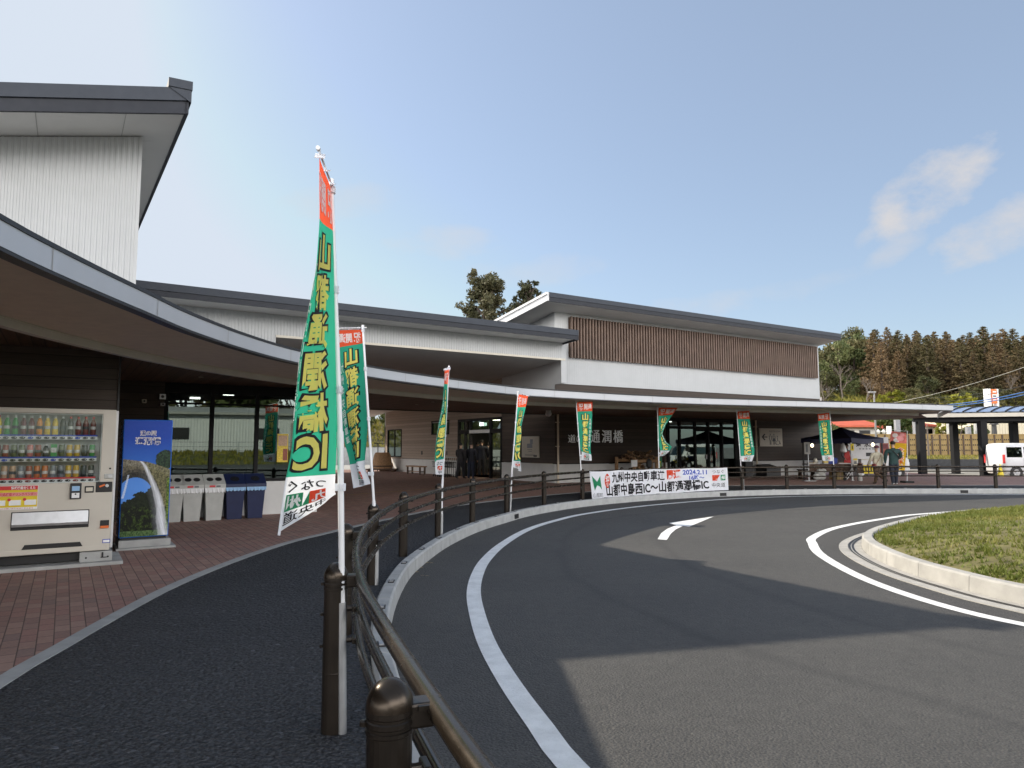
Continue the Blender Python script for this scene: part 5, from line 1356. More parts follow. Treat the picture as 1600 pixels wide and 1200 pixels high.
def flag(label, base, pole_px, pole_edge, free_edge, bar, Y0, amp=.02, ph=0., curl=0.):
    """base: foot on the path; pole_px: two picture points down the pole; edges: (v, px, py, depth)"""
    t = thing('banner_flag', label, 'flag', base, 0, 'opening banner flags tied to the fence posts')
    top = Vector(AT(*pole_px[0], Y0)); low = Vector(AT(*pole_px[1], Y0)); foot = Vector(base)
    m = MB(); m.tube([foot, low + (foot - low) * .55 if low.z > .9 else foot + Vector((0, 0, .4))], .024, 12); m.build('pole_holder', 'steel', t, True)
    m = MB(); m.tube([foot + Vector((0, 0, .12)), low], .0165, 10); m.tube([low, low + (top - low) * .06], .0195, 10); m.tube([low + (top - low) * .06, top], [.0155, .0115], 10); m.tube([top, top + Vector((0, 0, .03))], .015, 8)
    m.build('pole', 'white_plastic', t, True)
    b0, b1 = Vector(bar[0]), Vector(bar[1]); m = MB(); m.tube([b0, b1], .006, 8); m.tube([b1, b1 + (b1 - b0).normalized() * .03], .011, 8); m.build('crossbar', 'white_plastic', t, True)
    pe = interp_rows([(v, AT(x, y, Y)) for v, x, y, Y in pole_edge]); fe = interp_rows([(v, AT(x, y, Y)) for v, x, y, Y in free_edge])

    def S0(u, v):
        a, b = pe(v), fe(v); g_ = u
        if curl: g_ = float(np.interp(u, [0, .3, .5, .7, .86, 1], [0, .25, .58, .88, .985, 1.0])) * curl + u * (1 - curl)
        p = a + (b - a) * g_
        wd = np.linalg.norm(b - a)
        nrm = np.cross(b - a, np.array([0, 0, -1.])); nl = np.linalg.norm(nrm); nrm = nrm / nl if nl > 1e-6 else np.array([0, 1., 0])
        slack = max(0., 1 - wd / FW); A = amp + .06 * slack * (0.25 + min(1, v * 2.2) * .75) * (1 - curl)
        s = math.sin(math.pi * u)
        off = A * (s * math.sin(2.2 * math.pi * u + 5.2 * v + ph) + .35 * math.sin(3 * math.pi * u) * math.sin(9 * v + ph * 2)) * min(1, .15 + v * 2)
        if curl: p = p + np.array([.3, .5, 0]) * .05 * curl * v * max(0, (u - .7) / .3) ** 1.6
        # tie points pull the cloth in along the pole
        return p + nrm * off

    def S(u, v, h=0.):
        p = S0(u, v)
        if h:
            e = .004; du = S0(min(1, u + e), v) - S0(max(0, u - e), v); dv = S0(u, min(1, v + e)) - S0(u, max(0, v - e)); n = np.cross(du, dv); l = np.linalg.norm(n)
            if l > 1e-9: p = p + n / l * h
        return p
    NU, NV = 18, 64
    vv = np.unique(np.r_[np.linspace(0, 1, NV), V1 / FH, V2 / FH]); uu = np.linspace(0, 1, NU)
    V = [S(u, v) for v in vv for u in uu]; Fc = []; mi = []
    for j in range(len(vv) - 1):
        vm = (vv[j] + vv[j + 1]) / 2 * FH; k = 0 if vm < V1 else (1 if vm < V2 else 2)
        for i in range(NU - 1): Fc.append([j * NU + i, j * NU + i + 1, (j + 1) * NU + i + 1, (j + 1) * NU + i]); mi.append(k)
    cl = np_obj('cloth', V, Fc, CLOTH, mi, t, True)
    V = []; Fc = []; mi = []
    for h, k, q, f in LAY:
        for sgn in (1, -1):
            n = len(V); V += [S(min(1, max(0, u / FW)), min(1, max(0, v / FH)), h * sgn) for u, v in q]; Fc += [[n + i for i in x] for x in f]; mi += [k] * len(f)
    np_obj('lettering', V, Fc, CLOTH, mi, cl)
    # white ties round pole and crossbar
    m = MB()
    for v in (.02, .33, .62, .93):
        p = pe(v); k = top + (low - top) * ((top.z - p[2]) / max(1e-3, top.z - low.z)); m.obb(k + Vector((0, 0, .018)), Vector(p) + Vector((0, 0, .018)), .006, .04)
        m.lathe([(.021, -.02), (.021, .02)], (k.x, k.y, k.z + .018), 10)
    for u in (.12, .5, .9):
        p = Vector(S0(u, 0)); q = b0 + (b1 - b0) * u; m.obb(q, p, .05, .004) if (q - p).length > .004 else None
    m.build('ties', 'cloth_white', t)
    return t


def post_foot(i, side=.1):
    d, nrm = tangents[i]; x, y = POSTS[i]; return (x + d[0] * 0 + nrm[0] * .02 + .095 * (1 if side > 0 else -1) * abs(d[1]) + (.09 * d[0] if abs(d[0]) > .5 else 0), y - .03, PATH_Z)


def mk(label, idx, pole, pe, fe, bar_tip, amp=.02, ph=0., foot=None, curl=0.):
    x, y = POSTS[idx]; Y0 = y - .03
    fx = AT(*foot, Y0) if foot else (x + .09, Y0, 0)
    base = (fx[0], Y0, PATH_Z)
    top = AT(*pole[0], Y0)
    pe2 = [(v, a, b, Y0) for v, a, b in pe]; fe2 = [(v, a, b, Y0 + d) for v, a, b, d in fe]
    tip = AT(*bar_tip[:2], Y0 + bar_tip[2])
    back = Vector(top) + (Vector(top) - Vector(tip)).normalized() * .06
    return flag(label, base, pole, pe2, fe2, (tuple(back), tip), Y0, amp, ph, curl)


mk('tallest banner flag, nearest to the viewer, its yellow characters seen mirrored', 3, ((518, 288), (532, 700)),
   [(0, 516, 292), (.14, 520.5, 362), (.5, 525.5, 545), (.7, 527.5, 660), (.85, 524, 742), (.93, 523, 768), (1, 525, 772)],
   [(0, 499, 246, -.5), (.14, 498.5, 343, -.5), (.27, 492, 420, -.52), (.42, 476, 508, -.54), (.52, 466, 560, -.55), (.65, 457, 640, -.56), (.76, 451.5, 706, -.57), (.87, 441, 755, -.6), (1, 430, 838, -.62)], (498, 234, -.5), .012, .4, (535, 1142), 1.)
mk('second banner flag from the left, hanging mirrored with its white foot curled', 5, ((567, 512), (585, 800)),
   [(0, 567, 515), (.2, 570, 545), (.45, 573, 610), (.65, 574.5, 665), (.8, 572, 700), (.88, 569, 730), (.95, 577, 748), (1, 579, 756)],
   [(0, 527, 516, .3), (.2, 529, 555, .3), (.45, 532, 640, .28), (.65, 538, 690, .22), (.8, 545, 716, .15), (.88, 547.5, 732, .1), (1, 552, 763, .05)], (524, 513, .3), .01, 1.6, (588, 913))
mk('narrow twisted banner flag in front of the walkway, seen almost edge on', 7, ((701.5, 574), (691, 760)),
   [(0, 702.5, 577), (.14, 699, 600), (.35, 698.5, 640), (.6, 696.5, 680), (.8, 695, 704), (.9, 693, 728), (1, 692, 742)],
   [(0, 694.6, 579, -.5), (.14, 694, 600, -.5), (.3, 691.5, 630, -.48), (.5, 684, 670, -.45), (.62, 681, 690, -.45), (.8, 679.5, 715, -.4), (1, 680.5, 741, -.35)], (694.3, 577, -.5), .02, 2.3, (690, 838))
mk('banner flag twisted into a narrow strip beside the framed poster', 9, ((809.5, 613), (800, 735)),
   [(0, 809, 616), (.2, 807.5, 645), (.45, 805.5, 676), (.7, 804.5, 706), (.85, 803, 720), (1, 801, 729)],
   [(0, 825, 619, .25), (.14, 821.5, 636, .25), (.35, 816, 660, .22), (.55, 812, 682, .2), (.75, 810, 707, .18), (.85, 813.5, 722, .2), (1, 814.5, 737, .2)], (825.5, 618.5, .25), .03, 3.0, (797, 802))
mk('banner flag hanging before the small characters of the station name', 11, ((900, 626), (908, 735)),
   [(0, 901.5, 628), (.3, 903, 660), (.6, 905, 686), (.78, 906, 700), (.86, 909, 706), (1, 908, 719)],
   [(0, 926, 627, .1), (.3, 925, 660, .1), (.55, 923.5, 688, .1), (.75, 922.5, 704, .1), (.86, 924, 711, .08), (1, 924.5, 720, .08)], (927, 625, .1), .02, .8, (909.5, 781))
mk('banner flag gathered to its pole and blown to the right before the glass doors', 13, ((1027, 634), (1030, 738)),
   [(0, 1029, 637), (.2, 1029, 655), (.5, 1028, 680), (.7, 1029, 694), (.85, 1032, 704), (1, 1030.5, 713)],
   [(0, 1059, 637, .2), (.14, 1050.5, 648, .2), (.3, 1040, 664, .15), (.45, 1034.5, 678, .1), (.6, 1041, 691, .15), (.75, 1050, 698, .2), (.88, 1045, 706, .2), (1, 1038, 712, .2)], (1060, 636, .2), .02, .2, (1031, 771))
mk('banner flag hanging straight between the glass doors and the restroom sign', 15, ((1151, 641), (1160, 760)),
   [(0, 1152.5, 643), (.25, 1153.5, 664), (.6, 1156, 694), (.8, 1157.3, 710), (1, 1158.5, 721)],
   [(0, 1171, 642, .15), (.2, 1172, 660, .15), (.5, 1176, 684, .15), (.75, 1179, 704, .15), (.85, 1178.5, 711, .12), (1, 1175, 721, .1)], (1172, 640, .15), .012, 1.2, (1162, 767))
mk('banner flag farthest to the right, hanging mirrored in front of the navy tent', 17, ((1296.5, 643), (1304, 745)),
   [(0, 1295.5, 645), (.3, 1297.5, 668), (.6, 1299.5, 692), (.8, 1301, 708), (1, 1302, 720.5)],
   [(0, 1277, 647, .1), (.2, 1279, 662, .1), (.5, 1281, 686, .1), (.72, 1282, 703, .1), (.85, 1284, 712, .1), (1, 1285.5, 720, .1)], (1276, 646, .1), .012, .1, (1305, 764.5))

# ---- the white opening banner tied along the fence
bt = thing('opening_banner', 'long white opening banner with black, red and blue characters tied along the fence', 'banner', (5.2, 23.0, .12), 0)
dR = np.r_[0, np.cumsum(np.linalg.norm(np.diff(RL, axis=0), axis=1))]
kA = np.argmin(np.hypot(RL[:, 0] - POSTS[11][0], RL[:, 1] - POSTS[11][1])); kB = np.argmin(np.abs(RL[:, 0] / RL[:, 1] - (1131 - 800) / F_PX))
tA, tB = dR[kA] + .12, dR[kB]; BL = tB - tA; BH = .78


def ban(x, y, h=0.):
    """x 0..1 along, y 0..1 upward"""
    t = tA + x * BL; t2 = t + .05
    p = np.array([np.interp(t, dR, RL[:, 0]), np.interp(t, dR, RL[:, 1])]); d = np.array([np.interp(t2, dR, RL[:, 0]), np.interp(t2, dR, RL[:, 1])]) - p; d /= np.linalg.norm(d); n = np.array([d[1], -d[0]])
    o = .045 + .03 * math.sin(9 * x + 1) * (1 - y) + .012 * math.sin(31 * x + 4 * y) + .05 * (1 - y) ** 2 + h
    sag = -.02 * math.sin(math.pi * ((x * 4) % 1)) * y
    return (p[0] + n[0] * o, p[1] + n[1] * o, PATH_Z + .02 + y * BH + sag - .03 * (1 - y) * math.sin(5 * x))


nx, ny = 90, 10
V = [ban(i / nx, j / ny) for j in range(ny + 1) for i in range(nx + 1)]; Fc = [[j * (nx + 1) + i, j * (nx + 1) + i + 1, (j + 1) * (nx + 1) + i + 1, (j + 1) * (nx + 1) + i] for j in range(ny) for i in range(nx)]
bc = np_obj('cloth', V, Fc, ['cloth_banner'], None, bt, True)
bl = MB()


def btext(s, x0, x1, y0, y1, mi, off=.03, h=.006):
    q, f = text2d(s, x0, x1, y0, y1, off); sc_ = np.array([BL, BH]); q2, f2 = cut_grid(q * sc_, f, .15, .2); bl.add([ban(a / BL, b / BH, h) for a, b in q2], f2, mi)


PX = lambda p: (p - 95) / (1537 - 95)          # from the enlarged photograph
btext('九州中央自動車道', PX(350), PX(915), .56, .93, 0); btext('開通', PX(945), PX(1083), .6, .95, 1, .045); btext('2024.2.11', PX(1105), PX(1340), .74, .93, 2); btext('16時～', PX(1165), PX(1310), .5, .7, 2)
btext('山都中島西IC～山都通潤橋IC', PX(280), PX(1345), .08, .5, 0); btext('つなぐ', PX(1390), PX(1500), .76, .92, 0, .0); btext('中央道', PX(1380), PX(1508), .14, .34, 0, .0); btext('山都町', PX(110), PX(232), .05, .22, 3, .0)


def bpoly(pts, mi, h=.006): bl.add([ban(PX(a), b, h) for a, b in pts], [list(range(len(pts)))], mi)


for pts in ([(120, .84), (180, .62), (150, .5), (135, .3)], [(120, .84), (180, .62), (175, .5), (135, .3)], [(180, .62), (218, .84), (224, .6), (175, .48)], [(224, .6), (228, .32), (205, .45), (175, .5)]): bpoly(pts, 4)
el = [(295 + 29 * math.cos(t), .64 + .27 * math.sin(t)) for t in np.linspace(0, 6.283, 22, False)]; bpoly(el, 1); btext('祝', PX(275), PX(315), .45, .83, 5, .03, .009)
bpoly([(1390, .44), (1436, .44), (1436, .69), (1390, .69)], 1); bpoly([(1468, .44), (1512, .44), (1512, .69), (1468, .69)], 4); bpoly([(1436, .69), (1462, .69), (1436, .5)], 1)
btext('九', PX(1396), PX(1430), .48, .65, 5, .03, .009); btext('州', PX(1474), PX(1507), .48, .65, 5, .03, .009)
bl.build('lettering', ['cloth_black_ink', 'cloth_red_ink', 'ink_blue', 'ink_grey', 'cloth_green_ink', 'cloth_white_ink'], bc)
m = MB()
for x in np.linspace(.01, .99, 9):
    p = Vector(ban(x, .985)); m.tube([p, p + Vector((-.02, .04, .05))], .006, 5)
m.build('ties', 'black', bt)

# ------------------------------------------------------------------ vehicles
def rr(hx0, hx1, hw, r, n=4):
    """rounded rectangle in plan"""
    out = []
    for cx, cy, a0 in ((hx1 - r, hw - r, 0), (hx0 + r, hw - r, 90), (hx0 + r, -hw + r, 180), (hx1 - r, -hw + r, 270)):
        for k in range(n + 1):
            t = R(a0 + 90 * k / n); out.append((cx + r * math.cos(t), cy + r * math.sin(t)))
    return out


def loft(mb, rings, mi=0):
    n = len(rings[0][1]); base = len(mb.v)
    for z, pts in rings: mb.v += [(x, y, z) for x, y in pts]
    for i in range(len(rings) - 1):
        for k in range(n): mb.f.append([base + i * n + k, base + i * n + (k + 1) % n, base + (i + 1) * n + (k + 1) % n, base + (i + 1) * n + k]); mb.m.append(mi)
    mb.f.append([base + k for k in range(n)][::-1]); mb.m.append(mi); mb.f.append([base + (len(rings) - 1) * n + k for k in range(n)]); mb.m.append(mi)


def wheel(t, x, y, r=.28, side=1):
    m = MB(); m.disc_y((x, r), r, y - .08, y + .08, 24); w = m.build('wheel', 'rubber', t)
    m = MB(); m.disc_y((x, r), r * .62, y + side * .07 - .02, y + side * .07 + .02, 20)
    for k in range(5): a = k * 1.2566; m.obb((x, y + side * .092, r), (x + r * .55 * math.cos(a), y + side * .092, r + r * .55 * math.sin(a)), .05, .012, 1)
    m.build('rim', ['steel', 'white_plastic'], w)


def kei_van(label, loc, rot, group=None):
    """front towards +x"""
    t = local('white_van', label, 'van', loc, rot, group); b = MB(); W_ = .735
    loft(b, [(.22, rr(-1.62, 1.62, W_ - .05, .2)), (.34, rr(-1.69, 1.70, W_, .2)), (.75, rr(-1.69, 1.70, W_, .18)), (.98, rr(-1.68, 1.62, W_, .16)), (1.04, rr(-1.68, 1.52, W_ - .012, .15)),
             (1.45, rr(-1.67, 1.24, W_ - .045, .15)), (1.68, rr(-1.65, 1.08, W_ - .075, .16)), (1.76, rr(-1.58, .98, W_ - .15, .18)), (1.79, rr(-1.4, .8, W_ - .3, .2))]); b.build('body', 'white_paint', t, True)
    def side(z): return np.interp(z, [1.04, 1.45, 1.68], [W_ - .012, W_ - .045, W_ - .075]) + .006
    for s in (1, -1):
        for x0, x1, q0, q1 in ((-1.55, -.72, -1.52, -.72), (-.62, .28, -.62, .28), (.36, 1.28, .36, 1.02)):
            m = MB(); z0, z1 = 1.06, 1.58; m.add([(x0, s * side(z0), z0), (x1, s * side(z0), z0), (q1, s * side(z1), z1), (q0, s * side(z1), z1)], [(0, 1, 2, 3)]); m.build('side_window', 'glass_car', t)
        for x in (-.66, .32):
            m = MB(); m.box(x - .004, x + .004, s * (W_ + .002) - .003, s * (W_ + .002) + .003, .36, 1.03); m.build('door_gap', 'black', t)
        for x in (-.52, .48):
            m = MB(); m.box(x - .07, x + .07, s * W_ - .02, s * W_ + .02, .9, .93); m.build('door_handle', 'dark_steel', t)
        m = MB(); m.bbox(1.12, 1.24, s * (W_ + .1) - .06, s * (W_ + .1) + .06, 1.05, 1.22, .02); m.build('wing_mirror', 'white_paint', t)
        m = MB(); m.bbox(1.58, 1.71, s * .56 - .13, s * .56 + .13, .7, .92, .03); m.build('headlight', 'glass_clear', t); m = MB(); m.bbox(1.56, 1.69, s * .56 - .11, s * .56 + .11, .72, .9, .03); m.build('headlight_bowl', 'steel', t)
        m = MB(); m.bbox(-1.7, -1.62, s * .66 - .06, s * .66 + .06, .75, 1.2, .02); m.build('tail_light', 'red_plastic', t)
        for x in (-1.1, 1.12):
            m = MB(); m.disc_y((x, .28), .335, s * (W_ + .003) - .02, s * (W_ + .003), 24); m.build('wheel_arch', 'black', t); wheel(t, x, s * (W_ - .06), .28, s)
    m = MB(); m.add([(1.585, -.6, 1.02), (1.585, .6, 1.02), (1.155, .54, 1.64), (1.155, -.54, 1.64)], [(0, 1, 2, 3)]); m.v = [(x + .03, y, z) for x, y, z in m.v]; m.build('windscreen', 'glass_car', t)
    m = MB(); m.bbox(1.66, 1.72, -.5, .5, .38, .52, .02); m.build('grille', 'black', t); m = MB(); m.box(1.71, 1.725, -.17, .17, .5, .66); m.build('number_plate', 'yellow_plastic', t)
    return t


def kei_truck(label, loc, rot):
    """box stall truck, front towards +x"""
    t = local('stall_truck', label, 'truck', loc, rot); W_ = .735
    b = MB(); loft(b, [(.3, rr(.62, 1.66, W_ - .03, .1)), (.45, rr(.6, 1.70, W_, .12)), (.95, rr(.6, 1.66, W_, .12)), (1.02, rr(.6, 1.58, W_ - .01, .12)), (1.55, rr(.62, 1.22, W_ - .06, .12)), (1.72, rr(.66, 1.05, W_ - .1, .14)), (1.76, rr(.75, .95, W_ - .25, .1))]); b.build('cab', 'white_paint', t, True)
    b = MB(); b.bbox(-1.68, .58, -W_ - .01, W_ + .01, .62, 2.08, .02); bx = b.build('box_body', 'white_paint', t)
    for s in (1, -1):
        m = MB(); m.add([(.78, s * (W_ - .003), 1.05), (1.44, s * (W_ - .003), 1.05), (1.13, s * (W_ - .055), 1.56), (.78, s * (W_ - .055), 1.56)], [(0, 1, 2, 3)]); m.build('side_window', 'glass_car', t)
        m = MB(); m.bbox(1.32, 1.42, s * (W_ + .12) - .07, s * (W_ + .12) + .07, 1.05, 1.3, .02); m.obb((1.37, s * W_, 1.1), (1.37, s * (W_ + .1), 1.15), .02, .02); m.build('wing_mirror', 'black', t)
        m = MB(); m.bbox(1.6, 1.705, s * .55 - .12, s * .55 + .12, .6, .82, .03); m.build('headlight', 'steel', t)
        for x in (-.95, 1.0):
            m = MB(); m.disc_y((x, .29), .36, s * (W_ + .004) - .02, s * (W_ + .004), 24); m.build('wheel_arch', 'black', t); wheel(t, x, s * (W_ - .06), .28, s)
    m = MB(); m.add([(1.6, -.62, 1.05), (1.6, .62, 1.05), (1.24, .56, 1.58), (1.24, -.56, 1.58)], [(0, 1, 2, 3)]); m.build('windscreen', 'glass_car', t)
    m = MB(); m.box(-1.6, .6, -.5, .5, .4, .62); m.build('chassis', 'dark_steel', t)
    m = MB(); fn = lambda x, y: (x, -W_ - .016, y)
    put_text(m, '達', -1.15, -.9, 1.6, 1.85, fn, 0, .03); put_text(m, '水調', -.72, -.18, 1.58, 1.86, fn, 0, .03)
    for i in range(5): m.box(-1.0 + i * .17, -.9 + i * .17, -W_ - .016, -W_ - .01, 1.47, 1.51, 0)
    m.box(-.65, -.35, -W_ - .02, -W_ - .01, 1.12, 1.3, 1); m.build('lettering', ['ink_black', 'dark_steel'], bx)
    m = MB(); m.bbox(.1, .56, -W_ - .03, -W_ - .01, 1.15, 1.78, .004, 0)
    m.add([(.14, -W_ - .034, 1.5), (.5, -W_ - .034, 1.5), (.5, -W_ - .034, 1.72), (.14, -W_ - .034, 1.72)], [(0, 1, 2, 3)], 1); m.build('menu_poster', ['drink_rust', 'drink_wine'], bx)
    return t


plain('pavement_z', (.2, .2, .2), .8)
tx, ty, _ = G(1381, 744.5, 0.1)
kei_truck('white box truck parked behind the navy tent with its dark mirror to the right', (tx - .2, ty + .9, .0), R(4))
vx, vy, _ = G(1592, 745.5, 0.)
kei_van('white boxy van at the right edge of the photo, behind the dark shelter posts', (26.75, 36.9, 0), R(3))
for i, (x, y, r) in enumerate(((25.5, 30.5, 215), (29.0, 26.0, 205), (33, 21, 200))):
    kei_van('white van parked off to the right, mirrored in the glass doors', (x, y, 0), R(r), 'vans parked out of view')
# ------------------------------------------------------------------ shelter
SHp = thing('bus_shelter', 'dark framed shelter with a curved blue translucent roof at the right', 'shelter', (23, 38, .0))
pA, pB, pC, pD = [Vector(G(*p, .0)) for p in ((1442, 743.5), (1494, 740.3), (1539, 744.6), (1588, 741.2))]
ux_ = (pC - pA).normalized(); dep = (pB - pA)
zb_ = 3.0
for q in (pA, pB, pC, pD, pC + (pC - pA), pD + (pC - pA)):
    w_ = .17 if (q - Vector((0, 0, 0))).length < 100 else .2
    m = MB(); m.box(q.x - w_, q.x + w_, q.y - w_, q.y + w_, 0, zb_); m.build('post', 'frame_black', SHp)
    m = MB(); m.box(q.x - .3, q.x + .3, q.y - .3, q.y + .3, 0, .02); m.build('base_plate', 'dark_steel', SHp)
L0, L1 = -.35, (pC - pA).length * 3
for o in (Vector((0, 0, 0)), dep):
    m = MB(); m.obb(pA + o + ux_ * L0 + Vector((0, 0, zb_ + .1)), pA + o + ux_ * L1 + Vector((0, 0, zb_ + .1)), .25, .26); m.build('beam', 'frame_black', SHp)
m = MB(); front = pA - dep.normalized() * .55; m.obb(front + ux_ * (L0 - .2) + Vector((0, 0, zb_ + .3)), front + ux_ * L1 + Vector((0, 0, zb_ + .3)), .1, .2); m.build('gutter', 'trim_cream', SHp)
back = pB + dep.normalized() * .55; span = back - front
arc = [(front + span * s, zb_ + .34 + .5 * math.sin(math.pi * (.06 + .88 * s)) ** .8) for s in np.linspace(0, 1, 13)]
m = MB(); nseg = 14
glass_mat('poly_sheet', .2, (.3, .42, .68))
for k in range(nseg):
    s0_, s1_ = L0 + (L1 - L0) * k / nseg + .03, L0 + (L1 - L0) * (k + 1) / nseg - .03
    for (p, z), (q, z2) in zip(arc[:-1], arc[1:]):
        a, b, c, d = p + ux_ * s0_, p + ux_ * s1_, q + ux_ * s1_, q + ux_ * s0_; m.add([(a.x, a.y, z), (b.x, b.y, z), (c.x, c.y, z2), (d.x, d.y, z2)], [(0, 1, 2, 3)])
m.build('roof_sheet', 'poly_blue', SHp)
for k in range(nseg + 1):
    s_ = L0 + (L1 - L0) * k / nseg; m = MB(); m.tube([(p.x + ux_.x * s_, p.y + ux_.y * s_, z + .01) for p, z in arc], .045, 6); m.build('roof_rib', 'frame_black', SHp)
for o in (pA, pC):
    m = MB(); m.obb(o + Vector((0, 0, zb_ + .08)), o + dep + Vector((0, 0, zb_ + .08)), .2, .2); m.build('cross_beam', 'frame_black', SHp)
cx, cy, _ = G(1564, 747.5, 0); cn = thing('traffic_cone', 'yellow cone standing beside the wheel of the right hand van', 'cone', (cx, cy, 0))
m = MB(); m.lathe([(.17, .03), (.03, .7), (.02, .72)], (cx, cy, 0), 16); m.build('body', 'yellow_plastic', cn, True); m = MB(); m.bbox(cx - .2, cx + .2, cy - .2, cy + .2, 0, .035, .01); m.build('foot', 'yellow_plastic', cn)
# ------------------------------------------------------------------ stall
tc_ = Vector((15.55, 33.3, .1)); hw = 1.22
TN = thing('canopy_tent', 'navy pop up canopy tent over the food stall', 'tent', tc_)
CR = [Vector((a * UX * hw - b * UY * hw, a * UY * hw + b * UX * hw, 0)) for a, b in ((-1, -1), (1, -1), (1, 1), (-1, 1))]
for k, c in enumerate(CR):
    p = tc_ + c; m = MB(); m.box(p.x - .03, p.x + .03, p.y - .03, p.y + .03, .1, 1.95); m.box(p.x - .06, p.x + .06, p.y - .06, p.y + .06, .1, .12); m.build('leg', 'white_plastic' if k == 0 else 'dark_steel', TN)
m = MB(); top = tc_ + Vector((0, 0, 2.42)); n_ = 8
E_ = []
for k in range(4):
    a, b = CR[k] * 1.05, CR[(k + 1) % 4] * 1.05
    for i in range(n_): t = i / n_; E_.append(tc_ + a + (b - a) * t + Vector((0, 0, 2.0 - .05 * math.sin(math.pi * t) - .1)))
N_ = len(E_); rows_ = []
for j in range(7):
    s = j / 6; rows_.append([e + (top - e) * s + Vector((0, 0, -.07 * math.sin(math.pi * s))) for e in E_])
for rw in rows_: m.v += [tuple(p) for p in rw]
for j in range(6):
    for i in range(N_): m.f.append([j * N_ + i, j * N_ + (i + 1) % N_, (j + 1) * N_ + (i + 1) % N_, (j + 1) * N_ + i]); m.m.append(0)
m.build('roof', 'tent_navy', TN)
m = MB(); m.v = [tuple(e + Vector((0, 0, -.0))) for e in E_] + [tuple(e + Vector((0, 0, -.22 + .012 * math.sin(i * 2.1)))) for i, e in enumerate(E_)]
m.f = [[i, (i + 1) % N_, N_ + (i + 1) % N_, N_ + i] for i in range(N_)]; m.m = [0] * N_; m.build('valance', 'tent_navy', TN)
emit_mat('bulb_glow', (1, .82, .5), 3)
for nm, px, py, Y, lb in (('left', 1269, 696, 32.9, 'lit round lamp hanging under the left side of the tent'), ('right', 1363.5, 694.5, 32.4, 'lit pear shaped lamp hanging under the right corner of the tent')):
    p = AT(px, py, Y); t = thing('hanging_lamp', lb, 'lamp', p); m = MB(); m.ball(p, .07, .07, .085); m.build('bulb', 'bulb_glow', t, True); m = MB(); m.tube([(p[0], p[1], p[2] + .07), (p[0], p[1], p[2] + .2)], .012, 6); m.build('socket', 'black', t)


def table(label, px0, px1, Y, h, depth, mat, cat='table'):
    a, b = AT(px0, 735, Y), AT(px1, 735, Y); t = thing('stall_table', label, cat, ((a[0] + b[0]) / 2, Y, .1)); m = MB(); m.bbox(a[0], b[0], Y - depth / 2, Y + depth / 2, .1 + h - .035, .1 + h, .008); m.build('table_top', mat, t)
    for x in (a[0] + .05, b[0] - .05):
        for y in (Y - depth / 2 + .05, Y + depth / 2 - .05): m = MB(); m.tube([(x, y, .1), (x, y, .1 + h - .03)], .018, 8); m.build('leg', 'dark_steel', t)
    m = MB(); x = [a[0] + (b[0] - a[0]) * i / 24 for i in range(25)]; m.v = [(q, Y - depth / 2 - .012 - .012 * math.sin(i * 1.9), .1 + h - .01) for i, q in enumerate(x)] + [(q, Y - depth / 2 - .02 - .03 * math.sin(i * 1.9), .1 + h - .34) for i, q in enumerate(x)]
    m.f = [[i, i + 1, 26 + i, 25 + i] for i in range(24)]; m.m = [0] * 24; m.build('table_skirt', 'wood_dark', t); return t, a[0], b[0], Y, .1 + h


T1 = table('left stall table with a dark skirt under bowls and trays', 1258, 1330, 32.4, .72, .7, 'wood_dark')
T2 = table('right stall table with two yellow price cards on its front', 1333, 1378, 31.6, .68, .7, 'wood_dark')


def item(name, label, cat, px, Y, z, build, group=None):
    x = AT(px, 735, Y)[0]; t = thing(name, label, cat, (x, Y, z), 0, group); build(t, x, Y, z); return t


def bxs(parts):
    def f(t, x, y, z):
        for nm, w, d, z0, z1, mt in parts:
            m = MB(); m.bbox(x - w / 2, x + w / 2, y - d / 2, y + d / 2, z + z0, z + z1, min(.012, w / 6, d / 6, (z1 - z0) / 4)); m.build(nm, mt, t)
    return f


def cyl(parts):
    def f(t, x, y, z):
        for nm, prof_, mt in parts: m = MB(); m.lathe(prof_, (x, y, z), 16); m.build(nm, mt, t, True)
    return f


zt1, zt2_ = T1[4], T2[4]
item('cooking_pot', 'tall beige pot standing at the left of the stall table', 'pot', 1274.5, 32.3, zt1, cyl([('body', [(.09, 0), (.1, .04), (.1, .16), (.07, .2), (.07, .24)], 'sign_cream'), ('lid', [(.075, .24), (.05, .27), (.01, .29)], 'strip_grey')]))
item('paper_tray', 'white tray of snacks beside the beige pot', 'tray', 1268, 32.25, zt1, bxs([('tray', .34, .3, 0, .03, 'white_plastic'), ('food', .28, .22, .03, .06, 'cardboard')]))
item('paper_bowl', 'small white bowl in the middle of the left stall table', 'bowl', 1279, 32.2, zt1, cyl([('bowl', [(.05, 0), (.08, .07), (.075, .07), (.04, .02)], 'white_plastic'), ('filling', [(.07, .05), (.02, .075)], 'drink_gold')]))
item('square_can', 'pale square can left of the blue crate on the stall table', 'can', 1290, 32.3, zt1, bxs([('can', .2, .2, 0, .2, 'sign_cream'), ('label', .204, .204, .05, .13, 'drink_lemon')]))
item('blue_crate', 'blue plastic crate on the left stall table under the last banner flag', 'crate', 1299.5, 32.5, zt1, bxs([('crate', .42, .34, 0, .26, 'blue_plastic'), ('rim', .45, .37, .24, .27, 'blue_plastic')]))
item('food_tray', 'long white tray on the stall table in front of the vendor', 'tray', 1318, 32.25, zt1, bxs([('tray', .6, .35, 0, .035, 'white_plastic'), ('food', .5, .25, .03, .055, 'drink_tan')]))
item('price_stand', 'cream and yellow price stand on the right stall table', 'sign', 1337, 31.5, zt2_, bxs([('board', .17, .02, 0, .3, 'sign_cream'), ('heading', .174, .03, .23, .3, 'yellow_plastic'), ('print', .12, .028, .05, .18, 'ink_grey')]))
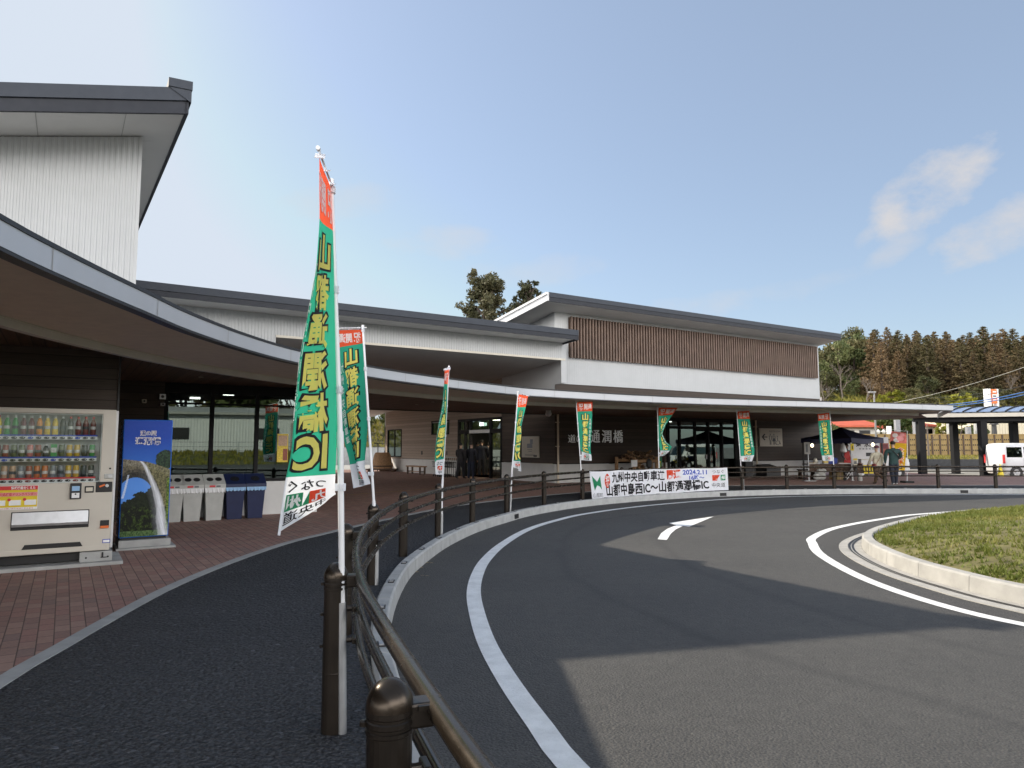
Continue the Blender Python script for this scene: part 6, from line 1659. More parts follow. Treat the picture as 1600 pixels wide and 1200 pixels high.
item('storage_box', 'white clear storage box on the right stall table', 'box', 1351, 31.7, zt2_, bxs([('box', .42, .3, 0, .24, 'white_plastic'), ('lid', .45, .33, .24, .27, 'sign_cream')]))
item('storage_box', 'white storage box with pink food beside the woman', 'box', 1362, 31.7, zt2_, bxs([('box', .34, .3, 0, .2, 'white_plastic'), ('food', .3, .26, .2, .25, 'drink_pink')]))
item('brown_pan', 'brown pan of food beside the price stand', 'pan', 1344, 31.5, zt2_, cyl([('pan', [(.1, 0), (.13, .08), (.12, .08), (.09, .03)], 'wood_dark'), ('food', [(.11, .06), (.03, .1)], 'drink_rust')]))
for px, lb in ((1353, 'left yellow price card hanging on the front of the right stall table'), (1361.5, 'right yellow price card hanging on the front of the right stall table')):
    x = AT(px, 735, 31.2)[0]; t = thing('price_card', lb, 'sign', (x, 31.2, .45)); m = MB(); m.add([(x - .09, 31.19, .42), (x + .09, 31.19, .42), (x + .09, 31.23, .8), (x - .09, 31.23, .8)], [(0, 1, 2, 3)]); m.v += [(x - .09, 31.2, .42), (x + .09, 31.2, .42), (x + .09, 31.24, .8), (x - .09, 31.24, .8)]; m.f += [[7, 6, 5, 4], [0, 4, 5, 1], [2, 6, 7, 3]]; m.m += [0] * 3; c = m.build('card', 'yellow_plastic', t)
    m = MB(); m.box(x - .02, x + .02, 31.185, 31.2, .52, .72); m.build('print', 'ink_black', t)
for px, Y, z, lb in ((1300.5, 32.9, .1, 'bottom cardboard box left of the fence post under the stall table'), (1300.5, 32.9, .35, 'top cardboard box left of the fence post under the stall table'), (1310.5, 32.6, .1, 'bottom cardboard box right of the fence post under the stall table'), (1310.5, 32.6, .36, 'top cardboard box right of the fence post under the stall table')):
    item('cardboard_box', lb, 'box', px, Y, z, bxs([('box', .2 if px < 1305 else .28, .3, 0, .245, 'cardboard'), ('tape', .04, .304, .0, .247, 'drink_tan')]))
item('clear_bag', 'crumpled clear plastic bag heap under the left stall table', 'bag', 1280, 32.0, .1, lambda t, x, y, z: [(lambda m: ([m.ball((x + dx, y + dy, z + dz), r, r * .8, r * .9, 0, 9, 6) for dx, dy, dz, r in ((-.12, 0, .16, .18), (.12, .03, .18, .2), (0, -.05, .36, .17), (.2, 0, .4, .13))], m.build('bag', 'grey_plastic', t)))(MB())])
item('water_jug', 'pale water jug standing by the white tent leg', 'jug', 1343.5, 31.3, .1, cyl([('body', [(.08, 0), (.09, .03), (.09, .26), (.05, .32)], 'grey_plastic'), ('cap', [(.04, .32), (.04, .37)], 'white_plastic')]))
item('folded_stand', 'white folding trolley frame leaning under the stall tables', 'trolley', 1326, 31.6, .1, lambda t, x, y, z: [(lambda m: (m.tube([(x - .2, y, z + .05), (x + .15, y, z + .55)], .018, 6), m.tube([(x - .1, y, z + .05), (x + .22, y, z + .45)], .018, 6), m.tube([(x - .15, y, z + .3), (x + .2, y, z + .3)], .014, 6), m.build('frame', 'white_plastic', t)))(MB()), (lambda m: (m.disc_y((x - .18, z + .07), .07, y - .03, y + .03), m.build('wheel', 'rubber', t)))(MB())])
p = AT(1317.5, 699, 32.2); t = thing('shopping_bag', 'white plastic shopping bag hanging from the tent edge', 'bag', p); m = MB(); m.lathe([(.04, .2), (.09, .1), (.14, -.1), (.15, -.2), (.1, -.23)], p, 12); m.build('bag', 'white_plastic', t, True); m = MB(); m.tube([(p[0] - .03, p[1], p[2] + .2), (p[0], p[1], p[2] + .38), (p[0] + .03, p[1], p[2] + .2)], .008, 5); m.build('bag_handles', 'white_plastic', t)
p = AT(1331.5, 699, 30.95); t = thing('price_tag', 'yellow tag tied to the white front tent leg', 'sign', p); m = MB(); m.bbox(p[0] - .07, p[0] + .07, p[1] - .02, p[1] + .02, p[2] - .14, p[2] + .16, .008); m.build('tag', 'yellow_plastic', t); m = MB(); m.box(p[0] - .02, p[0] + .02, p[1] - .024, p[1], p[2] - .08, p[2] + .08); m.build('print', 'ink_black', t)
# sign stand left of the tent
p = AT(1261, 700, 31.0); t = thing('sign_stand', 'grey notice board on a thin post left of the tent', 'sign', (p[0], 31.0, .1)); m = MB(); m.bbox(p[0] - .13, p[0] + .13, 30.98, 31.02, p[2] - .27, p[2] + .26, .006); b = m.build('board', 'strip_grey', t); m = MB(); m.box(p[0] - .06, p[0] + .02, 30.972, 30.98, p[2] - .18, p[2] + .16); m.build('print', 'ink_grey', b); m = MB(); m.tube([(p[0] + .06, 31.05, .1), (p[0] + .06, 31.05, p[2] + .26)], .018, 8); m.bbox(p[0] - .2, p[0] + .3, 30.85, 31.25, .1, .13, .006); m.build('post', 'steel', t)
# low bench left of the sign
p = AT(1254, 738, 33.0); t = thing('stall_bench', 'low dark bench at the left end of the stall', 'bench', (p[0], 33, .1)); m = MB(); m.bbox(p[0] - .2, p[0] + .55, 32.8, 33.2, .5, .55, .01); m.build('seat', 'wood_dark', t)
for dx in (-.12, .47): m = MB(); m.box(p[0] + dx - .03, p[0] + dx + .03, 32.85, 33.15, .1, .5); m.build('leg', 'wood_dark', t)
# food banner on its own pole
fx, fy, _ = G(1417, 757, .1); fy = 29.6; fx = AT(1416.5, 735, fy)[0]
fb = thing('food_banner', 'yellow food banner with red characters and a pink food picture beside the truck', 'flag', (fx, fy, .1))
top = AT(1417.5, 673, fy)
m = MB(); m.tube([(fx, fy, .12), top], .014, 8); m.tube([(top[0] + .03, fy, top[2] - .03), (AT(1393, 672, fy)[0], fy, AT(1393, 671, fy)[2])], .007, 6); m.build('pole', 'white_plastic', fb)
m = MB(); m.bbox(fx - .2, fx + .2, fy - .2, fy + .2, .1, .18, .02); m.build('base_weight', 'rubber', fb)
fa_, fb_ = AT(1393, 673.5, fy), AT(1416, 676, fy); fc_, fd_ = AT(1397.5, 734, fy), AT(1415, 735, fy)
fS = lambda u, v, h=0.: tuple(Vector(fa_).lerp(Vector(fb_), u).lerp(Vector(fc_).lerp(Vector(fd_), u) + Vector((-.0, 0, 0)), v) + Vector((-.0 + (-.12 * math.sin(math.pi * v * .9) * (1 - u)), -h + .05 * math.sin(3 * u + 5 * v), 0)))
nu, nv = 8, 24; V = [fS(i / nu, j / nv) for j in range(nv + 1) for i in range(nu + 1)]; Fc = [[j * (nu + 1) + i, j * (nu + 1) + i + 1, (j + 1) * (nu + 1) + i + 1, (j + 1) * (nu + 1) + i] for j in range(nv) for i in range(nu)]
mi = [1 if (j + .5) / nv < .29 else 0 for j in range(nv) for i in range(nu)]
fc = np_obj('cloth', V, Fc, ['cloth_orange_food', 'cloth_pink_food'], mi, fb, True); m = MB()
for u0, v0, r0 in ((.3, .1, .2), (.6, .17, .24), (.4, .22, .18), (.75, .07, .15)):
    m.add([fS(min(1, max(0, u0 + r0 * math.cos(t))), min(.28, max(.01, v0 + r0 * .3 * math.sin(t))), .01) for t in np.linspace(0, 6.28, 12, False)], [list(range(12))], 3 if u0 > .5 else 1)
for i, ch in enumerate('今がうまい'):
    q, f = text2d(ch, .42, .8, -(.42 + .105 * i + .095), -(.42 + .105 * i), .09); m.add([fS(a, -b, .012) for a, b in q], f, 1)
    q, f = text2d(ch, .44, .78, -(.42 + .105 * i + .09), -(.425 + .105 * i), .02); m.add([fS(a, -b, .018) for a, b in q], f, 2)
for i in range(4): m.add([fS(a, b, .012) for a, b in ((.2 + i * .15, .94), (.31 + i * .15, .94), (.31 + i * .15, .97), (.2 + i * .15, .97))], [(0, 1, 2, 3)], 0)
m.build('lettering', ['cloth_black_ink', 'cloth_white_ink', 'cloth_red_ink', 'pink_band'], fc)

leaf_mat('dark_leaf', [(.3, (.03, .036, .018)), (.5, (.07, .072, .035)), (.72, (.14, .12, .065))], .35, .2, 2)
# ------------------------------------------------------------------ foliage
def leaf_cloud(centers, radii, n, size, flat=.0, hang=0.):
    """leaf quads spread over clumps: numpy arrays of verts and faces"""
    centers = np.asarray(centers, float); radii = np.asarray(radii, float).reshape(-1, 1) if np.ndim(radii) == 1 else np.asarray(radii, float)
    w = (radii[:, 0] ** 2); w /= w.sum(); idx = rng.choice(len(centers), n, p=w)
    d = rng.normal(size=(n, 3)); d /= np.linalg.norm(d, axis=1)[:, None]
    r = rng.random(n) ** .45; P = centers[idx] + d * r[:, None] * radii[idx] * np.array([1, 1, .75])
    a = rng.normal(size=(n, 3)); a[:, 2] = a[:, 2] * (1 - flat) - hang; a /= np.linalg.norm(a, axis=1)[:, None]
    b = np.cross(a, d + rng.normal(0, .5, (n, 3))); b /= np.maximum(1e-6, np.linalg.norm(b, axis=1))[:, None]
    s = size * rng.uniform(.6, 1.4, n)[:, None]; a *= s; b *= s * .55
    V = np.stack([P - a, P + b * .9, P + a, P - b * .9], 1).reshape(-1, 3); F = np.arange(4 * n).reshape(n, 4)
    return V, F


def tree_mesh(name, V, F, leaf, branches=None, bmat='trunk'):
    t = (V, F)
    return t


def bare_branches(mb, p, d, l, r, depth, spread=.5):
    q = p + d * l; mid = (p + q) / 2 + Vector((random.gauss(0, .05), random.gauss(0, .05), random.gauss(0, .03))) * l
    mb.tube([p, mid, q], [r, r * .85, r * .65], 5 if depth > 1 else 4, 0, False)
    if depth == 0: return
    for _ in range(3 if depth > 1 else 4):
        nd = (d + Vector((random.gauss(0, spread), random.gauss(0, spread), random.gauss(.15, spread * .6)))).normalized(); bare_branches(mb, p + d * l * random.uniform(.6, 1), nd, l * random.uniform(.55, .8), r * .55, depth - 1, spread)


def broad_tree(name, label, loc, h, w, leaf, n=5000, size=.22, group=None, trunk_h=.3, seed=1, open_=.8, conic=False):
    random.seed(seed)
    t = local(name, label, 'tree', loc, random.random() * 6, group); m = MB(); C_ = []; r_ = []
    m.tube([(0, 0, -.3), (.03 * h, 0, h * .35), (0, .02 * h, h * .7), (.01 * h, 0, h * .93)], [h * .028, h * .02, h * .011, h * .003], 8)
    nb = 34 if conic else 22
    for k in range(nb):
        f = trunk_h + (1 - trunk_h) * (k + random.random()) / nb; a = k * 2.4 + random.random(); rad = w / 2 * math.sin(math.pi * min(.97, max(.08, ((f - trunk_h) / (1 - trunk_h)) ** .8 * .8 + .2))) * random.uniform(.55, 1.05)
        rad = w / 2 * (1 - ((f - trunk_h) / (1 - trunk_h)) ** 1.7) * random.uniform(.6, 1.1) + .15 if conic else rad; p0 = Vector((0, 0, h * (f - .06))); p1 = Vector((math.cos(a) * rad, math.sin(a) * rad, h * min(.99, f + .03))); m.tube([p0, (p0 + p1) / 2 + Vector((0, 0, .02 * h)), p1], [h * .009, h * .006, h * .002], 5)
        for j in range(4):
            s = random.uniform(.45, 1.1); c = p0.lerp(p1, s) + Vector((random.gauss(0, .05), random.gauss(0, .05), random.gauss(0, .025))) * w; C_.append(c); r_.append(w * random.uniform(.055, .115) * open_)
    m.build('trunk', 'trunk', t, True); V, F = leaf_cloud(C_, r_, n, size); np_obj('crown', V, F, [leaf], None, t); return t


def cedar_mesh(seed, n=5200):
    """tall cedar of height 1"""
    random.seed(seed); C_ = []; r_ = []
    for k in range(130):
        f = (k / 130) ** .95; rad = .13 * (1 - f) ** .6 + .002; a = k * 2.399 + random.random() * .8; q = random.uniform(.35, 1.05)
        C_.append((math.cos(a) * rad * q, math.sin(a) * rad * q, .05 + f * .93 - .02 * q)); r_.append(.013 + .036 * (1 - f) ** .7 * random.uniform(.6, 1.15))
    V, F = leaf_cloud(C_, r_, n, .0115, 0, .35)
    m = MB(); m.tube([(0, 0, -.04), (.004, 0, .5), (0, 0, .97)], [.018, .010, .002], 6)
    o1 = np.array(m.v); nv = len(V); V = np.vstack([V, o1]); faces = F.tolist() + [[i + nv for i in f] for f in m.f]; mi = [0] * len(F) + [1] * len(m.f)
    me = bpy.data.meshes.new('cedar'); me.from_pydata(V.tolist(), [], faces); me.materials.append(M_('cedar_leaf')); me.materials.append(M_('trunk')); me.polygons.foreach_set('material_index', np.array(mi, dtype=np.int32)); me.update(); return me


def bush_mesh(seed, mat, n=1500, size=.05):
    random.seed(seed); C_ = []; r_ = []
    for k in range(26):
        a = random.random() * 6.28; q = random.random() ** .5 * .42; z = random.uniform(.12, .9); s = math.sqrt(max(.05, 1 - (z * 1.05 - .25) ** 2)); C_.append((math.cos(a) * q * s, math.sin(a) * q * s, z)); r_.append(random.uniform(.08, .17))
    V, F = leaf_cloud(C_, r_, n, size); m = MB(); m.tube([(0, 0, -.1), (0, 0, .8)], [.03, .008], 6)
    for k in range(6): a = k * 1.05; m.tube([(0, 0, .1 + .05 * k), (math.cos(a) * .3, math.sin(a) * .3, .45 + .06 * k)], [.015, .004], 4)
    nv = len(V); V = np.vstack([V, np.array(m.v)]); faces = F.tolist() + [[i + nv for i in f] for f in m.f]; me = bpy.data.meshes.new('bush'); me.from_pydata(V.tolist(), [], faces); me.materials.append(M_(mat)); me.materials.append(M_('trunk')); me.polygons.foreach_set('material_index', np.array([0] * len(F) + [1] * len(m.f), dtype=np.int32)); me.update(); return me


def put(name, me, loc, sx, sz, label, cat, group=None):
    o = bpy.data.objects.new(name, me); COL.objects.link(o); o.location = loc; o.scale = (sx, sx, sz); o.rotation_euler = (0, 0, random.random() * 6.28); return tag(o, label, cat, group)


# ------------------------------------------------------------------ hill
def hill_z(x, y):
    d = y - (88 - .12 * (x - 60)); k = x / max(1, y)
    base = np.interp(d, [-20, 0, 12, 30, 48, 75, 120, 200], [-.3, .6, 4.2, 8.4, 11.4, 13.6, 17, 20])
    base += 1.2 * (fbm(x, y, .06, 2) - .5) * min(1, max(0, d / 15))
    side = np.interp(k, [.30, .40], [.25, 1.0])
    return float(-.3 + (base + .3) * side)


hm = MB(); NX, NY = 70, 46
for j in range(NY + 1):
    for i in range(NX + 1): x = 10 + i * 4.2; y = 62 + j * 4.0; hm.v.append((x, y, hill_z(x, y)))
for j in range(NY):
    for i in range(NX): a = j * (NX + 1) + i; hm.f.append([a, a + 1, a + NX + 2, a + NX + 1]); hm.m.append(0)
tag(hm.build('hill', 'hill_soil', None, True), kind='structure')


def at_hill(px, Y):
    x = (px - 800) / F_PX * Y; return (x, Y, hill_z(x, Y))


# grass on the open slope
V = []; Fc = []; n = 0
for _ in range(9000):
    px = rng.uniform(1280, 1372); Y = rng.uniform(96, 124); x, y, z = at_hill(px, Y); h = rng.uniform(.2, .75); w = rng.uniform(.1, .3); a = rng.random() * 6.28
    V += [(x - math.cos(a) * w, y - math.sin(a) * w, z - .05), (x + math.cos(a) * w, y + math.sin(a) * w, z - .05), (x + rng.normal(0, .2), y + rng.normal(0, .2), z + h)]; Fc.append([n, n + 1, n + 2]); n += 3
for _ in range(7000):
    px = rng.uniform(1280, 1640); Y = rng.uniform(92, 150); x, y, z = at_hill(px, Y); h = rng.uniform(.3, 1.3); w = rng.uniform(.15, .5); a = rng.random() * 6.28
    V += [(x - math.cos(a) * w, y - math.sin(a) * w, z - .05), (x + math.cos(a) * w, y + math.sin(a) * w, z - .05), (x + rng.normal(0, .3), y + rng.normal(0, .3), z + h)]; Fc.append([n, n + 1, n + 2]); n += 3
tag(np_obj('slope_grass', V, Fc, ['slope_leaf']), 'rough yellow green grass and weeds on the open hillside', 'grass', kind='stuff')
random.seed(11)
ced = [cedar_mesh(k) for k in range(5)]
lab = 'tall reddish brown cedar in the dense plantation on the hill'
for Y, x0, x1, step, hh in ((124, 1384, 1640, 24, 11.2), (132, 1372, 1640, 17, 13.0), (142, 1364, 1640, 15, 13.6), (153, 1356, 1640, 14, 14.6), (166, 1340, 1640, 14, 14.6)):
    px = x0
    while px < x1:
        q = px + random.uniform(-4, 4); yy = Y + random.uniform(-4, 4); h = hh * random.uniform(.76, 1.04)
        if not (q < 1392 and Y < 138 and False): put('cedar_tree', ced[random.randrange(5)], at_hill(q, yy), h * random.uniform(1.35, 1.9), h, lab, 'tree', 'cedars of the hillside plantation')
        px += step
bro = [bush_mesh(20 + k, m, 2400, .032) for k, m in enumerate(('broad_leaf', 'olive_leaf', 'broad_leaf', 'olive_leaf'))]
for (px, Y, w, h) in ((1290, 140, 9, 9), (1302, 148, 10, 12), (1315, 136, 10, 10.5), (1327, 146, 9, 13.0), (1338, 138, 9, 11), (1350, 146, 9, 12.5), (1356, 136, 7, 9.5), (1281, 150, 10, 10), (1294, 128, 6.5, 6), (1333, 130, 4.0, 3.5), (1318, 160, 9, 13.5), (1342, 160, 9, 15.5), (1292, 120, 3.4, 2.6)):
    put('broadleaf_tree', bro[random.randrange(4)], at_hill(px, Y), w, h, 'rounded green broadleaf tree on the hillside left of the cedars', 'tree', 'broadleaf trees left of the cedars')
for (px, Y, w, h) in ((1424, 116, 4, 3.2), (1452, 117, 5, 5.2), (1500, 112, 4, 2.4), (1522, 114, 4.5, 3.4), (1560, 112, 5, 3.2), (1588, 112, 5, 2.8), (1614, 110, 5, 3.2), (1540, 108, 4, 1.8)):
    put('hillside_shrub', bro[1 + 2 * random.randrange(2)], at_hill(px, Y), w, h, 'olive shrub at the foot of the cedar plantation', 'shrub', 'shrubs at the foot of the cedars')
for k, (px, Y, h, lb) in enumerate(((1358, 118, 6.5, 'pale leafless tree left of the first cedar on the hill'), (1288, 116, 6, 'pale leafless tree close to the right end of the white hall'), (1578, 112, 6.8, 'pale leafless tree above the orange sign, before the cedars'), (1316, 122, 8, 'tall thin leafless tree among the rounded green trees'))):
    random.seed(40 + k); t = local('bare_tree', lb, 'tree', at_hill(px, Y)); m = MB(); bare_branches(m, Vector((0, 0, -.2)), Vector((0, 0, 1)), h * .36, .13, 4, .42); m.build('trunk', 'branch_grey', t)
yl = [bush_mesh(60 + k, 'yellow_leaf', 1800, .05) for k in range(2)]
for px, w, h, lb in ((1379, 2.5, 3.0, 'left bright yellow green tree above the canopy edge'), (1402, 3.2, 2.9, 'right bright yellow green tree above the canopy edge')):
    x, y, z = at_hill(px, 86); put('evergreen_tree', yl[px % 2], (x, y, AT(px, 610, 86)[2] - h), w, h, lb, 'tree')
# ------------------------------------------------------------------ trees behind the halls
broad_tree('tall_evergreen', 'large dark evergreen tree with open layered crown behind the halls', (AT(759, 500, 72)[0], 72, 0), 19.5, 12.5, 'dark_leaf', 11000, .2, None, .45, 5, .62, True)
broad_tree('tall_evergreen', 'smaller dark evergreen tree just left of the right hall roof corner', (AT(827, 500, 78)[0], 78, 0), 20.0, 8.5, 'dark_leaf', 6500, .2, None, .45, 9, .66, True)
# ------------------------------------------------------------------ graveyard side: bamboo fence, kerb wall, verge, houses
FY = 62.0
bw = thing('bamboo_fence', 'long tan bamboo fence in panels with dark posts beyond the car park', 'fence', (40, FY, .9))
fx0, fx1 = AT(1322, 700, FY)[0], AT(1640, 700, FY)[0]; zf0, zf1 = AT(1500, 712, FY)[2], AT(1500, 678.5, FY)[2]
npan = 26
for i in range(npan):
    a = fx0 + (fx1 - fx0) * i / npan; b = fx0 + (fx1 - fx0) * (i + 1) / npan; m = MB()
    for k in range(9): q = a + .05 + (b - a - .1) * k / 9; m.box(q, q + (b - a - .1) / 9 - .012, FY - .02, FY + .02, zf0, zf1 - .06)
    for z in (.25, .5, .75): m.box(a, b, FY - .045, FY - .02, zf0 + (zf1 - zf0) * z - .03, zf0 + (zf1 - zf0) * z + .03, 1)
    for z in (.25, .5, .75):
        for k in (.25, .5, .75): q = a + (b - a) * k; m.box(q - .035, q + .035, FY - .07, FY - .045, zf0 + (zf1 - zf0) * z - .06, zf0 + (zf1 - zf0) * z + .06, 2)
    m.build('panel', ['bamboo', 'bamboo', 'black'], bw)
    m = MB(); m.box(a - .06, a + .06, FY - .08, FY + .05, zf0 - .2, zf1); m.build('post', 'wood_dark', bw)
m = MB(); m.tube([(fx0, FY - .04, zf1 - .02), (fx1, FY - .04, zf1 - .02)], .05, 6); m.build('top_rail', 'bamboo', bw)
vg = MB(); y0 = 52.0; vz = AT(1480, 718, y0)[2]
vg.add([(20, y0, vz), (90, y0 - 10, vz), (95, 75, zf0 + .05), (18, 75, zf0 + .05), (20, FY, zf0)], [(0, 1, 2, 3, 4)]); tag(vg.build('verge', 'grass_soil'), kind='structure')
V = []; Fc = []; n = 0
for _ in range(9000):
    x = rng.uniform(24, 56); y = rng.uniform(52.2 - (x - 20) / 7, FY + 2); z = np.interp(y, [52, FY], [vz, zf0]); h = rng.uniform(.05, .18); w = .06; a = rng.random() * 6.28
    V += [(x - math.cos(a) * w, y - math.sin(a) * w, z), (x + math.cos(a) * w, y + math.sin(a) * w, z), (x + rng.normal(0, .05), y, z + h)]; Fc.append([n, n + 1, n + 2]); n += 3
tag(np_obj('verge_grass', V, Fc, ['slope_leaf']), 'thin yellow green grass strip in front of the bamboo fence', 'grass', kind='stuff')
kw = MB(); kw.add([(20, y0, -.1), (90, y0 - 10, -.1), (90, y0 - 10, vz + .05), (20, y0, vz + .05)], [(0, 1, 2, 3)]); kw.add([(20, y0, vz + .05), (90, y0 - 10, vz + .05), (90, y0 - 9.7, vz + .05), (20, y0 + .3, vz + .05)], [(0, 1, 2, 3)])
tag(kw.build('retaining_wall', 'stone_dark'), 'low dark stone retaining wall along the car park edge', 'wall')
for k, (px, w, y0_, y1_, mt, lb) in enumerate(((1402.5, 7, 656, 690, 'stone_grey', 'tall grey gravestone pillar directly above the food banner'), (1431.5, 7, 658, 690, 'stone_grey', 'tall grey gravestone pillar beside the left shelter post'), (1389.5, 5, 666, 686, 'ink_white', 'short white stone tablet left of the food banner'), (1483.5, 5, 661, 690, 'concrete', 'pale gravestone behind the second shelter post'),
                                   (1513, 6, 667, 690, 'stone_grey', 'short grey gravestone between the shelter posts'), (1527, 6.5, 662, 690, 'concrete', 'tall pale gravestone left of the third shelter post'))):
    Y = 66; a, b = AT(px - w / 2, 680, Y), AT(px + w / 2, 680, Y); z1 = AT(px, y0_, Y)[2]; t = thing('gravestone', lb, 'gravestone', (a[0], Y, zf0), 0, 'gravestones behind the bamboo fence'); m = MB(); m.bbox(a[0], b[0], Y - .2, Y + .2, zf0, z1, .03); m.build('pillar', mt, t); m = MB(); m.bbox(a[0] - .2, b[0] + .2, Y - .4, Y + .4, zf0, zf0 + 1.5, .03); m.build('plinth', 'concrete_dark', t)
p = AT(1554, 680, 66); t = thing('stone_lantern', 'dark stone lantern with pointed roof against the beige building', 'lantern', (p[0], 66, zf0)); zz = lambda y: AT(1554, y, 66)[2]
m = MB(); m.lathe([(.3, zf0), (.22, zz(678)), (.2, zz(664)), (.24, zz(663))], (p[0], 66, 0), 8); m.build('shaft', 'stone_dark', t); m = MB(); m.lathe([(.42, zz(663.5)), (.36, zz(661.5)), (.14, zz(658)), (.05, zz(655)), (.02, zz(653.5))], (p[0], 66, 0), 6); m.build('roof', 'stone_dark', t)
for px, lb in ((1372.5, 'left small white stone lantern above the truck'), (1381, 'right small white stone lantern above the truck')):
    p = AT(px, 680, 65); t = thing('stone_lantern', lb, 'lantern', (p[0], 65, zf0)); zz = lambda y: AT(px, y, 65)[2]; m = MB(); m.lathe([(.1, zf0), (.08, zz(678)), (.16, zz(676.5)), (.15, zz(674.5))], (p[0], 65, 0), 8); m.build('shaft', 'house_white', t); m = MB(); m.lathe([(.27, zz(674.6)), (.1, zz(672.2)), (.02, zz(670.5))], (p[0], 65, 0), 8); m.build('roof', 'house_white', t)


def house(label, px0, px1, Y, ybase, yeave, yridge, roof, wall, dep=9):
    a, b = AT(px0, 680, Y), AT(px1, 680, Y); z0, z1, z2 = [AT((px0 + px1) / 2, y, Y)[2] for y in (ybase, yeave, yridge)]; t = thing('house', label, 'house', ((a[0] + b[0]) / 2, Y, z0)); m = MB(); m.box(a[0] + .3, b[0] - .3, Y + .5, Y + dep, 0, z1 + .1); w_ = m.build('wall', wall, t)
    m = MB(); m.ext([(Y - .4, z1), (Y - .4, z1 + .2), (Y + dep / 2, z2), (Y + dep + .6, z1 + .2), (Y + dep + .6, z1)], 0, a[0], b[0]); r_ = m.build('roof', roof, t)
    nw = max(2, int((b[0] - a[0]) / 2.4))
    for i in range(nw):
        q = a[0] + .8 + (b[0] - a[0] - 1.6) * (i + .5) / nw; m = MB(); m.box(q - .6, q + .6, Y + .47, Y + .52, z0 + (z1 - z0) * .35, z0 + (z1 - z0) * .8); f = m.build('window', 'ink_grey', t); m = MB(); m.box(q - .52, q + .52, Y + .455, Y + .475, z0 + (z1 - z0) * .4, z0 + (z1 - z0) * .75); m.build('pane', 'black', f)
    return t


house('long low house with an orange red roof behind the tent', 1306, 1379, 76, 690, 667.5, 653, 'roof_red', 'house_white')
house('house with a dark red roof seen between the left shelter posts', 1440, 1477, 80, 684, 666.5, 656, 'roof_dark_red', 'house_white')
p0, p1 = AT(1535, 690, 72), AT(1665, 690, 72); wb_ = thing('beige_building', 'beige corrugated building behind the stone lantern', 'building', (p0[0], 72, 1)); m = MB(); ribbed(m, p0[0], p1[0], 72, .4, AT(1570, 648, 72)[2], .28, .05); m.build('corrugated_wall', 'wall_beige', wb_); m = MB(); m.box(p0[0] + .02, p1[0], 72.05, 84, .4, AT(1570, 648, 72)[2] - .02); m.build('shell', 'wall_beige', wb_); m = MB(); m.box(p0[0] - .3, p1[0] + .3, 71.6, 84.4, AT(1570, 648, 72)[2], AT(1570, 646, 72)[2]); m.build('roof', 'strip_grey', wb_)
sh_ = [bush_mesh(70 + k, 'shrub_leaf', 1500, .06) for k in range(2)]; br2 = bush_mesh(75, 'broad_leaf', 2200, .05)
for px, Y, w, h, yb, me, lb in ((1393, 68, 3.0, 3.0, 692, sh_[0], 'green bush with red leaves right of the orange roof'), (1414, 69, 2.9, 3.1, 692, sh_[1], 'dark bush with red leaves between the gravestones'), (1504, 69, 3.2, 2.7, 690, br2, 'dark green bush behind the short gravestone'), (1519, 70, 2.8, 2.8, 690, br2, 'dark green bush behind the tall pale gravestone'), (1475, 69, 1.9, 2.6, 690, yl[0], 'yellow green bush beside the dark red roof'), (1283, 60, 2.6, 4.0, 700, br2, 'dark leafy tree at the end of the restroom wall'), (1297, 64, 2.2, 2.4, 700, sh_[0], 'small bush left of the orange roofed house'), (1500, 84, 4.0, 3.4, 648, yl[1], 'yellow tree just above the shelter roof'), (1520, 86, 4.0, 3.0, 645, bro[1], 'olive tree above the shelter roof near the orange sign'), (1440, 88, 4, 3.4, 650, bro[3], 'olive tree behind the right end of the canopy')):
    x, y, z = AT(px, yb, Y); put('bush', me, (x, y, z - .3), w, h, lb, 'bush')
# white trained trunk and young tree on the verge
random.seed(5)
p = AT(1500, 712, 58); t = local('young_tree', 'young bare tree with a pale bent trunk before the bamboo fence', 'tree', (p[0], 58, p[2])); m = MB(); m.tube([(0, 0, 0), (-.15, 0, .9), (.2, 0, 1.9)], [.05, .04, .02], 6); m.tube([(-.15, 0, .9), (.6, .2, .1)], .02, 5); bare_branches(m, Vector((.1, 0, 1.6)), Vector((.3, 0, 1)).normalized(), .5, .02, 2); m.build('trunk', 'branch_grey', t)
p = AT(1451, 712, 58); t = local('young_tree', 'slim bare young tree between the two left shelter posts', 'tree', (p[0], 58, p[2])); m = MB(); m.tube([(0, 0, 0), (0, 0, 2.6)], [.09, .03], 6); bare_branches(m, Vector((0, 0, .7)), Vector((.5, 0, .8)).normalized(), .6, .025, 2); bare_branches(m, Vector((0, 0, 1.0)), Vector((-.5, 0, .8)).normalized(), .6, .025, 2); m.build('trunk', 'branch_grey', t)
p = AT(1538, 712, 57); t = local('young_tree', 'thin bare young tree left of the stone lantern', 'tree', (p[0], 57, p[2])); m = MB(); bare_branches(m, Vector((0, 0, 0)), Vector((.1, 0, 1)).normalized(), .9, .03, 3, .35); m.build('trunk', 'branch_grey', t)
